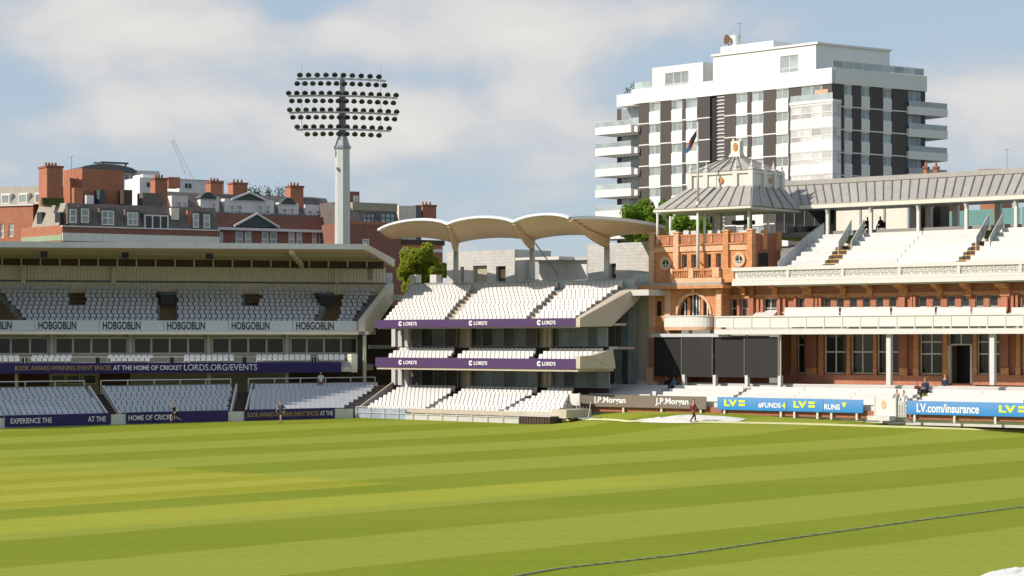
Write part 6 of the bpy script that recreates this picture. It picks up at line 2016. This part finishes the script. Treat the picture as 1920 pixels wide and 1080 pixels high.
# tower crane far away
cr0 = at(358, 338, 620); cr1 = at(323, 262, 620)
cn = thing('tower_crane', 'distant pale lattice jib of a luffing crane above the roofs', 'crane', (cr0.x, cr0.y, 0))
MB().tube((cr0.x, cr0.y, 0), (cr0.x, cr0.y, cr0.z), 0.8, 0.8, 4).build('mast', 'fascia_grey', cn)
mb = MB()
dv_ = (cr1 - cr0).normalized()
nx = Vector((dv_.z, 0, -dv_.x))
for s_ in (-1, 1):
    mb.tube(cr0 + nx * 0.8 * s_, cr1 + nx * 0.35 * s_, 0.13, n=4)
N_ = 9
for i in range(N_):
    p, q = cr0.lerp(cr1, i / N_), cr0.lerp(cr1, (i + 1) / N_)
    w0_, w1_ = lerp(0.8, 0.35, i / N_), lerp(0.8, 0.35, (i + 1) / N_)
    sg = 1 if i % 2 else -1
    mb.tube(p + nx * w0_ * sg, q - nx * w1_ * sg, 0.09, n=4)
mb.build('jib', 'fascia_grey', cn)

# ---------------------------------------------------------------- floodlight mast
yF = 225.0
fm = at(642, 500, yF)
FB = Fr((fm.x, fm.y), (0.985, 0.17))
fz = lambda py: H + (Y0 - py) / F * yF
ft = thing('floodlight_mast', 'tall grey floodlight mast with four tiers of lamps behind the left stand', 'floodlight', (fm.x, fm.y, 0))
# square-ish folded steel shaft with chamfered corners
def shaft(name, m, r0, r1, z0, z1, n=8, rot=0.2):
    ring = lambda r, z: [Vector((fm.x + r * math.cos(2 * math.pi * (i + rot) / n), fm.y + r * math.sin(2 * math.pi * (i + rot) / n), z)) for i in range(n)]
    return MB().loft(ring(r0, z0), ring(r1, z1)).build(name, m, ft)
shaft('shaft', 'galvanised', 0.86, 0.77, 0, fz(279))
shaft('collar', 'grey_metal', 0.90, 0.92, fz(279), fz(274))
shaft('neck', 'grey_metal', 0.80, 0.46, fz(274), fz(255))
shaft('head_post', 'grey_metal', 0.30, 0.26, fz(255), fz(137))
shaft('ladder_cage', 'dark_grey_metal', 0.40, 0.34, fz(262), fz(175), 6)
for py in (297, 312):
    MB().tube((fm.x - 0.5, fm.y - 0.75, fz(320)), (fm.x - 0.5, fm.y - 0.75, fz(320) + 0.3), 0.12, n=6).build('junction_box', 'grey_metal', ft) if py == 297 else None
mat('lamp_grey', (0.055, 0.055, 0.052), 0.4, 0.2, 2, rnd=0.4)
mat('arm_grey', (0.42, 0.43, 0.45), 0.5, 0.06, 0.5)
def lamp_mesh():
    mb = MB()
    # shallow drum reflector with a lens and stirrup, facing -y and down
    n_ = 12
    prof = [(0.10, 0.30), (0.24, 0.22), (0.29, 0.02), (0.29, -0.04), (0.26, -0.05)]
    rows_ = []
    for r, yv in prof:
        rows_.append([Vector((r * math.cos(2 * math.pi * i / n_), yv, r * math.sin(2 * math.pi * i / n_))) for i in range(n_)])
    for a, b in zip(rows_[:-1], rows_[1:]):
        mb.loft(a, b, cap=False)
    mb.add(rows_[0], [tuple(range(n_))])
    mb.add(rows_[-1], [tuple(range(n_))])
    tilt = Matrix.Rotation(math.radians(38), 3, 'X')
    mb.vs = [tilt @ v for v in mb.vs]
    mb.vs = [Vector((v.x * 1.08, v.y, v.z * 0.9)) for v in mb.vs]
    return mb.mesh('lamp', 'lamp_grey', Vector((0, 0, 0)))
LAMP = lamp_mesh()
tiers = [(147 + 3.5, [(142, 562, 710, 10), (158, 557, 720, 12)]), (182.5, [(176, 541, 742, 14), (190.5, 547, 737, 14)]), (213.5, [(207, 543, 743, 14), (221, 549, 739, 14)]), (245, [(238.5, 557, 729, 12), (252, 576, 710, 10)])]
for (bar_y, rws) in tiers:
    x0, x1 = rws[0][1] - 2, rws[0][2] + 6
    xm0 = min(r_[1] for r_ in rws); xm1 = max(r_[2] for r_ in rws)
    u0, u1 = FB.U(xm0 - 2, 0), FB.U(xm1 + 2, 0)
    # slightly bowed cross-arm: nearer the pitch at its ends
    mb = MB()
    N2 = 8
    pr = []
    for i in range(N2 + 1):
        s_ = i / N2
        bowv = -0.35 * (2 * s_ - 1) ** 2
        pr.append(FB.p(lerp(u0, u1, s_), bowv - 0.25, fz(bar_y - 2.2 + 3.0 * (2 * s_ - 1) ** 2)))
    for a, b in zip(pr[:-1], pr[1:]):
        mb.bar(a, b, 0.35, 0.17)
    mb.build('cross_arm', 'arm_grey', ft)
    for (py, xa, xb, n_) in rws:
        half = n_ // 2
        for i in range(n_):
            s_ = i / (n_ - 1)
            px = lerp(xa, xb, s_)
            uu = FB.U(px, -0.5)
            arc = 2.5 * abs(2 * s_ - 1) ** 1.5
            link('lamp', LAMP, ft, FB.p(uu, -0.45 - 0.35 * (2 * s_ - 1) ** 2, fz(py + arc)), FB.rot + random.uniform(-0.12, 0.12) - (s_ - 0.5) * 0.5)
for px in (566, 714):
    c = FB.p(FB.U(px, -0.3), -0.3, 0)
    MB().tube((c.x, c.y, fz(250)), (c.x, c.y, fz(120)), 0.03, 0.02, 5).build('lightning_rod', 'grey_metal', ft)

# ---------------------------------------------------------------- trees
def tree(label, base, height, crown, m, n=5200, seed=1, trunk_r=0.3, group=None, leaf=0.34):
    rnd = random.Random(seed)
    t = thing('tree', label, 'tree', base, group)
    bx = Vector(base)
    mb = MB()
    top = bx + Vector((0.2, 0.1, height * 0.75))
    mb.tube(bx, bx.lerp(top, 0.5), trunk_r, trunk_r * 0.65, 9)
    mb.tube(bx.lerp(top, 0.5), top, trunk_r * 0.65, trunk_r * 0.2, 8)
    blobs = []
    cx, cy, cz, rx, ry, rz = crown
    for i in range(34):
        a = rnd.uniform(0, 2 * math.pi); e = math.asin(rnd.uniform(-0.8, 1)); r = rnd.uniform(0.3, 1.15)
        c = Vector((cx + rx * r * math.cos(a) * math.cos(e), cy + ry * r * math.sin(a) * math.cos(e), cz + rz * r * math.sin(e)))
        blobs.append((c, rnd.uniform(0.12, 0.36) * min(rx, rz)))
    for c, r in blobs[:14]:
        st = bx.lerp(top, rnd.uniform(0.45, 0.85))
        mb.tube(st, c, trunk_r * 0.28, 0.04, 5)
    mb.build('trunk', 'bark', t)
    lm = MB()
    for i in range(n):
        c, r = rnd.choice(blobs)
        d = Vector((rnd.gauss(0, 1), rnd.gauss(0, 1), rnd.gauss(0, 1))).normalized() * r * rnd.uniform(0.55, 1.1)
        p = c + d
        nrm = (d.normalized() + Vector((rnd.uniform(-.8, .8), rnd.uniform(-.8, .8), rnd.uniform(-.2, .9)))).normalized()
        x = nrm.orthogonal().normalized()
        x = Quaternion(nrm, rnd.uniform(0, 6.28)) @ x
        y = nrm.cross(x)
        s_ = leaf * rnd.uniform(0.6, 1.3)
        lm.add([p - x * s_, p - y * s_ * 0.55 + nrm * 0.05, p + x * s_, p + y * s_ * 0.55 + nrm * 0.05], [(0, 1, 2, 3)])
    me = bpy.data.meshes.new('crown')
    me.from_pydata([v - bx for v in lm.vs], [], lm.fs)
    me.materials.append(MATS[m])
    link('crown', me, t, bx)
    return t
def leafmat(name, col):
    m = mat(name, col, 0.65, 0.45, 1.1, fine=0.25, fscale=3)
    tt = m.node_tree
    b = tt.nodes['Principled BSDF']
    b.inputs['Subsurface Weight'].default_value = 0.0
    tr = tt.nodes.new('ShaderNodeBsdfTranslucent')
    tr.inputs['Color'].default_value = (min(1, col[0] * 1.8), min(1, col[1] * 1.7), col[2], 1)
    ms = tt.nodes.new('ShaderNodeMixShader')
    ms.inputs[0].default_value = 0.35
    out = tt.nodes['Material Output']
    tt.links.new(b.outputs[0], ms.inputs[1])
    tt.links.new(tr.outputs[0], ms.inputs[2])
    tt.links.new(ms.outputs[0], out.inputs[0])
leafmat('leaf_olive', (0.25, 0.29, 0.025))
leafmat('leaf_lime', (0.16, 0.26, 0.016))
def tree_px(label, px0, px1, py0, py1, y, m, seed, **k):
    c = at((px0 + px1) / 2, (py0 + py1) / 2, y)
    rx = (px1 - px0) / 2 / F * y; rz = (py1 - py0) / 2 / F * y
    return tree(label, (c.x, c.y, 0.2), c.z + rz * 0.5, (c.x, c.y, c.z, rx * 0.9, rx * 0.8, rz * 0.9), m, seed=seed, **k)
tree_px('olive green tree filling the gap between the two left stands', 728, 850, 462, 560, 214, 'leaf_olive', 3, n=15000, leaf=0.17)
tree_px('bright green tree below the apartment balconies', 1150, 1262, 372, 470, 236, 'leaf_lime', 5, n=14000, leaf=0.19)
tree_px('bright green tree seen through the tower loggia', 1240, 1345, 396, 480, 230, 'leaf_lime', 6, n=10000, leaf=0.19)
# ---------------------------------------------------------------- people
def skin_object(verts, edges, radii, sub=1):
    me = bpy.data.meshes.new('figure')
    me.from_pydata([Vector(v) for v in verts], edges, [])
    ob = bpy.data.objects.new('figure', me)
    C.objects.link(ob)
    ob.modifiers.new('Skin', 'SKIN')
    lay = me.skin_vertices[0].data
    for i, r in enumerate(radii):
        r = r if isinstance(r, tuple) else (r, r)
        lay[i].radius = r
        lay[i].use_root = (i == 0)
    sm = ob.modifiers.new('Sub', 'SUBSURF')
    sm.levels = sub
    sm.render_levels = sub
    dg = bpy.context.evaluated_depsgraph_get()
    out = bpy.data.meshes.new_from_object(ob.evaluated_get(dg))
    bpy.data.objects.remove(ob)
    out.polygons.foreach_set('use_smooth', [True] * len(out.polygons))
    return out
POSES = {
    'stand': dict(hipz=0.93, lk=(-0.10, 0.02, 0.50), la=(-0.11, 0.0, 0.08), rk=(0.10, 0.03, 0.50), ra=(0.12, -0.02, 0.08), le=(-0.26, -0.02, 1.14), lw=(-0.25, 0.10, 0.90), re=(0.26, -0.03, 1.14), rw=(0.26, 0.08, 0.90), lean=0.0),
    'walk': dict(hipz=0.92, lk=(-0.09, 0.18, 0.52), la=(-0.09, 0.22, 0.10), rk=(0.10, -0.04, 0.50), ra=(0.10, -0.30, 0.14), le=(-0.25, -0.14, 1.15), lw=(-0.24, -0.06, 0.92), re=(0.25, 0.10, 1.16), rw=(0.22, 0.30, 1.00), lean=0.03),
    'run': dict(hipz=0.92, lk=(-0.09, 0.36, 0.66), la=(-0.09, 0.28, 0.24), rk=(0.10, -0.14, 0.50), ra=(0.10, -0.52, 0.34), le=(-0.24, -0.24, 1.20), lw=(-0.22, -0.10, 1.02), re=(0.24, 0.12, 1.18), rw=(0.16, 0.34, 1.24), lean=0.14),
    'sit': dict(hipz=0.50, lk=(-0.12, 0.42, 0.50), la=(-0.12, 0.40, 0.08), rk=(0.12, 0.42, 0.50), ra=(0.13, 0.44, 0.08), le=(-0.25, 0.06, 0.74), lw=(-0.16, 0.30, 0.62), re=(0.25, 0.06, 0.74), rw=(0.16, 0.30, 0.62), lean=0.06),
}
def person(label, foot, facing, pose, top, bottom, hair='hair_dark', sleeves='long', legs='long', scale=1.0):
    q = POSES[pose]
    t = thing('person', label, 'person', foot)
    hz_ = q['hipz']; ln = q['lean']
    V_ = lambda *a: Vector(a)
    hip = V_(0, 0, hz_); waist = V_(0, ln * 0.4, hz_ + 0.18); chest = V_(0, ln * 0.9, hz_ + 0.40); neck = V_(0, ln * 1.2, hz_ + 0.57); chin = V_(0, ln * 1.4 + 0.01, hz_ + 0.66); brow = V_(0, ln * 1.5 + 0.015, hz_ + 0.76); crown = V_(0, ln * 1.5, hz_ + 0.84)
    pts_ = [hip, waist, chest, neck, chin, brow, crown]
    rad = [(0.15, 0.11), (0.14, 0.10), (0.17, 0.115), (0.06, 0.06), (0.07, 0.085), (0.078, 0.095), (0.05, 0.06)]
    ed = [(i, i + 1) for i in range(6)]
    def chain(start, items):
        p = start
        for v, r in items:
            pts_.append(Vector(v)); rad.append(r)
            ed.append((p, len(pts_) - 1)); p = len(pts_) - 1
        return p
    nose = chain(5, [((0, brow.y + 0.115, brow.z - 0.04), 0.016)])
    for s_ in (-1, 1):
        chain(5, [((s_ * 0.088, brow.y - 0.005, brow.z - 0.035), 0.018)])
    tops = [0, 1, 2]; arms = {}; legs_ = {}
    for s_, k in ((-1, 'l'), (1, 'r')):
        sh = V_(s_ * 0.19, chest.y, chest.z + 0.08)
        e, w_ = Vector(q[k + 'e']), Vector(q[k + 'w'])
        i0 = len(pts_)
        wr = chain(2, [(sh, 0.062), (e, 0.045), (w_, 0.032)])
        d = (w_ - e).normalized()
        palm = w_ + d * 0.07
        pi_ = chain(wr, [(palm, (0.036, 0.02))])
        sidev = d.cross(V_(0, 1, 0.1)).normalized()
        fw = d.cross(sidev).normalized()
        for fi, (off, ln_) in enumerate(((-0.030, 0.065), (-0.010, 0.080), (0.010, 0.076), (0.030, 0.058))):
            a_ = palm + d * 0.035 + fw * off
            chain(pi_, [(a_ + d * ln_ * 0.5, 0.009), (a_ + d * ln_ + sidev * 0.02 * -s_, 0.008)])
        chain(wr, [(w_ + d * 0.05 + fw * 0.045, 0.010), (w_ + d * 0.09 + fw * 0.055, 0.009)])
        arms[k] = (sh, e, w_)
        kn, an = Vector(q[k + 'k']), Vector(q[k + 'a'])
        hj = V_(s_ * 0.095, hip.y, hz_ - 0.05)
        chain(0, [(hj, 0.088), (kn, 0.058), (an, 0.040), (an + V_(0, 0.02, -0.055), 0.035), (an + V_(0, 0.15, -0.065), (0.035, 0.02))])
        legs_[k] = (hj, kn, an)
    def put(name, verts, edges, radii, m, sub=1):
        me = skin_object(verts, edges, radii, sub)
        me.materials.clear()
        me.materials.append(MATS[m])
        R_ = Matrix.Rotation(facing, 4, 'Z') @ Matrix.Scale(scale, 4)
        me.transform(R_)
        return link(name, me, t, foot)
    put('body', pts_, ed, rad, 'skin')
    # clothes sit a little outside the body
    tv = [chest, waist, hip + V_(0, 0, 0.02), hip + V_(0, 0, -0.10), neck + V_(0, 0, -0.06)]
    te = [(0, 1), (1, 2), (2, 3), (0, 4)]
    tr_ = [(0.195, 0.14), (0.165, 0.125), (0.175, 0.135), (0.175, 0.135), (0.085, 0.085)]
    for k in 'lr':
        sh, e, w_ = arms[k]
        i = len(tv)
        tv.append(sh); tr_.append(0.08); te.append((0, i))
        if sleeves == 'long':
            tv += [e, w_]; tr_ += [0.06, 0.047]; te += [(i, i + 1), (i + 1, i + 2)]
        else:
            tv.append(sh.lerp(e, 0.75)); tr_.append(0.068); te.append((i, i + 1))
    put('top', tv, te, tr_, top)
    bv = [hip + V_(0, 0, -0.02), hip + V_(0, 0, 0.08)]; be = [(0, 1)]; br = [(0.168, 0.128), (0.155, 0.118)]
    for k in 'lr':
        hj, kn, an = legs_[k]
        i = len(bv)
        bv.append(hj); br.append(0.105); be.append((0, i))
        if legs == 'long':
            bv += [kn, an]; br += [0.076, 0.060]; be += [(i, i + 1), (i + 1, i + 2)]
        else:
            bv.append(hj.lerp(kn, 0.75)); br.append(0.088); be.append((i, i + 1))
    put('bottoms', bv, be, br, bottom)
    for k in 'lr':
        an = legs_[k][2]
        put('shoe', [an + V_(0, -0.02, -0.03), an + V_(0, 0.03, -0.055), an + V_(0, 0.17, -0.06)], [(0, 1), (1, 2)], [0.05, (0.048, 0.04), (0.045, 0.03)], 'shoe_dark')
    put('hair', [brow + V_(0, -0.035, 0.0), brow + V_(0, -0.02, 0.06), crown + V_(0, -0.01, 0.015)], [(0, 1), (1, 2)], [(0.075, 0.075), (0.088, 0.095), (0.05, 0.06)], hair)
    return t
def on_field(px, py):
    p = ground_hit(px, py)
    return (p.x, p.y, p.z)
person('person in dark kit running left across the grass by the navy board', on_field(328, 795.5), math.radians(95), 'run', 'cloth_black', 'cloth_black', 'hair_fair', 'short', 'short')
person('person in dark shirt and shorts standing on the grass by the gold-lettered board', on_field(527, 794), math.radians(150), 'walk', 'cloth_navy', 'cloth_black', 'hair_dark', 'short', 'short', 1.03)
r_ = lrows[-1]
person('person in white top and red shorts standing at the back of the shaded lower tier', L.p(L.U(598, r_[0] + 0.15), r_[0] - 0.15, r_[1]), math.radians(180), 'stand', 'cloth_white', 'cloth_red', 'hair_fair', 'short', 'short', 0.95)
person('person in a maroon tracksuit walking over the white ground sheet', on_field(1300, 792.5), math.radians(-70), 'walk', 'cloth_maroon', 'cloth_maroon', 'hair_dark', 'long', 'long', 1.0)
def on_terrace(px, i):
    t_ = i / (nrow - 1)
    v_ = lerp(tv0, tv1, t_)
    return P.p(P.U(px, v_ + 0.1), v_ + 0.1, lerp(tza, tzb, t_))
face_pitch = math.atan2(-P.v.y, -P.v.x) - math.pi / 2
def on_floor(px, v_):
    return P.p(P.U(px, v_), v_, P.Z(721, 1500, 6.9))
person('person in a dark jacket sitting left on the terrace below the sight screen', on_terrace(1252, 4), face_pitch, 'sit', 'cloth_black', 'cloth_black')
person('person in a blue top sitting on the terrace below the sight screen', on_terrace(1265, 4), face_pitch, 'sit', 'cloth_blue', 'cloth_black', 'hair_dark')
person('person in a dark suit sitting on the top bench beside the pavilion door', on_terrace(1736, 4), face_pitch, 'sit', 'cloth_navy', 'cloth_black', 'hair_fair', scale=1.12)
person('person in a dark suit standing by the pavilion door', P.p(P.U(1772, 7.3), 7.3, tzb), face_pitch + math.pi, 'stand', 'cloth_navy', 'cloth_black', 'hair_fair', scale=1.0)
person('person in maroon sitting left of the dark suit near the pavilion door', on_terrace(1720, 4), face_pitch, 'sit', 'cloth_maroon', 'cloth_maroon', scale=0.85)
person('person in a grey coat standing behind the picket gate', P.p(P.U(1681, 1.0), 1.0, tza - 0.15), face_pitch + math.pi, 'walk', 'cloth_grey', 'cloth_grey')
person('person in a white shirt behind the picket gate, right of the grey coat', P.p(P.U(1694, 1.05), 1.05, tza - 0.2), face_pitch + math.pi, 'walk', 'cloth_white', 'cloth_grey')
zter = P.Z(428, 1700, 15.2)
for px_, lab in ((1627, 'left'), (1652, 'right')):
    u_ = P.U(px_, 19.5)
    ch = thing('chair', 'dark chair under the pavilion roof, %s of two' % lab, 'chair', P.p(u_, 19.6, zter))
    B('seat', 'black_metal', ch, P, u_ - 0.24, u_ + 0.24, 19.35, 19.85, zter + 0.38, zter + 0.43)
    for a_ in (-0.22, 0.18):
        for b_ in (19.37, 19.79):
            B('leg', 'black_metal', ch, P, u_ + a_, u_ + a_ + 0.04, b_, b_ + 0.04, zter, zter + 0.379)
    B('backrest', 'black_metal', ch, P, u_ - 0.24, u_ + 0.24, 19.86, 19.90, zter + 0.43, zter + 0.9)
person('dark-clothed person sitting under the pavilion roof, left of two', P.p(P.U(1627, 19.5), 19.5, zter), face_pitch + 0.3, 'sit', 'cloth_black', 'cloth_black')
person('dark-clothed person sitting under the pavilion roof, right of two', P.p(P.U(1652, 19.5), 19.5, zter), face_pitch - 0.2, 'sit', 'cloth_black', 'cloth_black')

# ---------------------------------------------------------------- things on the grass
p0 = [ground_hit(x, y) for x, y in ((960, 1083), (1050, 1067), (1280, 1041), (1480, 1011), (1700, 980), (1920, 951), (2100, 926))]
def dense(pts, k):
    out = []
    for a, b in zip(pts[:-1], pts[1:]):
        out += [a.lerp(b, i / k) for i in range(k)]
    return out + [pts[-1]]
rope = thing('boundary_rope', 'dark twisted boundary rope lying across the near grass', 'rope', (p0[3].x, p0[3].y, 0.0))
dp = dense(p0, 40)
mat('rope_dark', (0.34, 0.33, 0.20), 0.9, 0.3, 4)
mat('rope_pale', (0.50, 0.48, 0.32), 0.9, 0.2, 4)
mbs = [MB(), MB()]
for strand in range(2):                       # two strands twisted together
    mb = mbs[strand]
    N5 = 6
    for i, p in enumerate(dp):
        a = dp[max(0, i - 1)]; b = dp[min(len(dp) - 1, i + 1)]
        d = (b - a).normalized()
        sdir = Vector((-d.y, d.x, 0))
        ph = i * 0.9 + strand * math.pi
        c = p + sdir * 0.017 * math.cos(ph) + Vector((0, 0, 0.03 + 0.017 * math.sin(ph)))
        for k in range(N5):
            an = 2 * math.pi * k / N5
            mb.vs.append(c + sdir * 0.020 * math.cos(an) + Vector((0, 0, 0.020 * math.sin(an))))
    for i in range(len(dp) - 1):
        for k in range(N5):
            k2 = (k + 1) % N5
            mb.fs.append((N5 * i + k, N5 * i + k2, N5 * i + N5 + k2, N5 * i + N5 + k))
mbs[0].build('strand', 'rope_dark', rope, smooth=True)
mbs[1].build('strand', 'rope_pale', rope, smooth=True)
mat('line_paint', (0.55, 0.53, 0.26), 0.8, 0.12, 1.5)
bl = dense([ground_hit(x, y) for x, y in ((1030, 789.5), (1180, 791.5), (1340, 793), (1500, 796), (1660, 801), (1800, 805.5), (1920, 810), (2080, 817))], 10)
tag(ribbon(bl, 0.45, 0.13, 'boundary_cushion', 'line_paint'), 'pale yellow boundary cushion running along the far right edge of the grass', 'boundary cushion')
# crumpled white sheet
def sheet(name, label, outline, m, bumps, cat, n_=22, seed=2, thick=0.03):
    rnd = random.Random(seed)
    base = [ground_hit(x, y) for x, y in outline]
    c = sum(base, Vector((0, 0, 0))) / len(base)
    t = thing(name, label, cat, c)
    mb = MB()
    ringn = 9
    m_ = len(base)
    mb.vs.append(c + Vector((0, 0, bumps)))
    for r in range(1, ringn + 1):
        for k in range(m_):
            s_ = r / ringn
            p = c.lerp(base[k], s_)
            hgt = bumps * (1 - s_) ** 0.7 * (0.6 + 0.8 * rnd.random()) + 0.025
            mb.vs.append(Vector((p.x, p.y, ground_z(p.x, p.y) + (hgt if r < ringn else 0.004))))
    for k in range(m_):
        mb.fs.append((0, 1 + k, 1 + (k + 1) % m_))
    for r in range(ringn - 1):
        for k in range(m_):
            a = 1 + r * m_ + k; b = 1 + r * m_ + (k + 1) % m_
            mb.fs.append((a, a + m_, b + m_, b))
    me = mb.build('sheet', m, t, smooth=True)
    return t
out_ = []
for x, y in ((1172, 790.5), (1215, 789), (1240, 783), (1270, 779.5), (1320, 780), (1370, 782), (1400, 785.5), (1385, 790), (1340, 792.5), (1300, 793), (1260, 793), (1215, 792)):
    out_.append((x, y))
def densify(o, k):
    res = []
    for a, b in zip(o, o[1:] + o[:1]):
        for i in range(k):
            res.append((lerp(a[0], b[0], i / k), lerp(a[1], b[1], i / k)))
    return res
sheet('ground_sheet', 'large rumpled white sheet lying on the grass before the boards', densify(out_, 4), 'sheet_white', 0.25, 'sheet')
mt = thing('white_mat', 'flat white mat on the grass in front of the long blue board', 'mat', ground_hit(1708, 794))
q = [ground_hit(x, y) for x, y in ((1664, 796), (1735, 796), (1752, 791), (1682, 791))]
MB().loft([v + Vector((0, 0, -0.02)) for v in q], [v + Vector((0, 0, 0.14)) for v in q]).build('slab', 'sheet_white', mt)
sheet('cover_sheet', 'pale rumpled cover at the bottom right corner of the grass', densify([(1815, 1090), (1845, 1077), (1875, 1070), (1920, 1066), (2010, 1064), (2050, 1095), (1900, 1104)], 4), 'sheet_white', 0.18, 'sheet', seed=9)
# dark slatted box at the end of the stand rail
ub0_, ub1_ = W.U(972, -0.4), W.U(1032, -0.4)
cr_ = thing('equipment_box', 'dark slatted equipment box with pale lid at the end of the stand', 'box', W.p((ub0_ + ub1_) / 2, 0, gw(20)))
gz_ = gw(20)
B('carcass', 'dark_brown', cr_, W, ub0_ + 0.03, ub1_ - 0.03, -0.36, 1.0, gz_ - 0.05, gz_ + 0.62)
for i in range(12):
    u = lerp(ub0_, ub1_, (i + 0.5) / 12)
    B('slat', 'dark_brown', cr_, W, u - 0.09, u + 0.09, -0.42, -0.362, gz_, gz_ + 0.60)
B('lid', 'pale_concrete', cr_, W, ub0_ - 0.06, ub1_ + 0.06, -0.48, 1.1, gz_ + 0.622, gz_ + 0.70)
# white screen on wheels and a small trolley by the terrace end
wsn = thing('white_screen', 'small white mesh screen on posts at the end of the terrace', 'screen', P.p(P.U(1074, -1.2), -1.2, pz))
B('panel', 'canvas_panel', wsn, P, P.U(1063, -1.2), P.U(1086, -1.2), -1.2, -1.14, P.Z(761, 1074, -1.2), P.Z(738, 1074, -1.2))
for px in (1062.5, 1086):
    u = P.U(px, -1.2)
    B('post', 'white_paint', wsn, P, u - 0.08, u + 0.08, -1.26, -1.1, pz - 0.1, P.Z(737, 1074, -1.2))
tc_ = ground_hit(1092, 789)
tk = thing('boundary_trolley', 'low blue-grey frame trolley on the grass beside the taupe board', 'trolley', tc_)
TF = Fr((tc_.x, tc_.y), (P.u.x, P.u.y))
a0, a1 = TF.U(1066, 0), TF.U(1116, 0)
mb = MB()
for v_ in (0.0, 0.9):
    mb.bar(TF.p(a0, v_, tc_.z + 0.22), TF.p(a1, v_, tc_.z + 0.22), 0.07, 0.07)
for u_ in (a0, (a0 + a1) / 2, a1):
    mb.bar(TF.p(u_, 0, tc_.z + 0.22), TF.p(u_, 0.9, tc_.z + 0.22), 0.07, 0.07)
mb.build('frame', 'blue_grey_panel', tk)
for u_ in (a0, (a0 + a1) / 2):
    MB().bar(TF.p(u_ + 0.3, 0.45, tc_.z + 0.2), TF.p(u_ + 0.55, 0.45, tc_.z + 1.5), 0.05, 0.05).build('handle', 'galvanised', tk)
for u_ in (a0 + 0.1, a1 - 0.1):
    for v_ in (0.0, 0.9):
        c = TF.p(u_, v_, tc_.z + 0.13)
        MB().tube(c - TF.v.to_3d() * 0.05, c + TF.v.to_3d() * 0.05, 0.13, n=12).build('wheel', 'black_metal', tk)
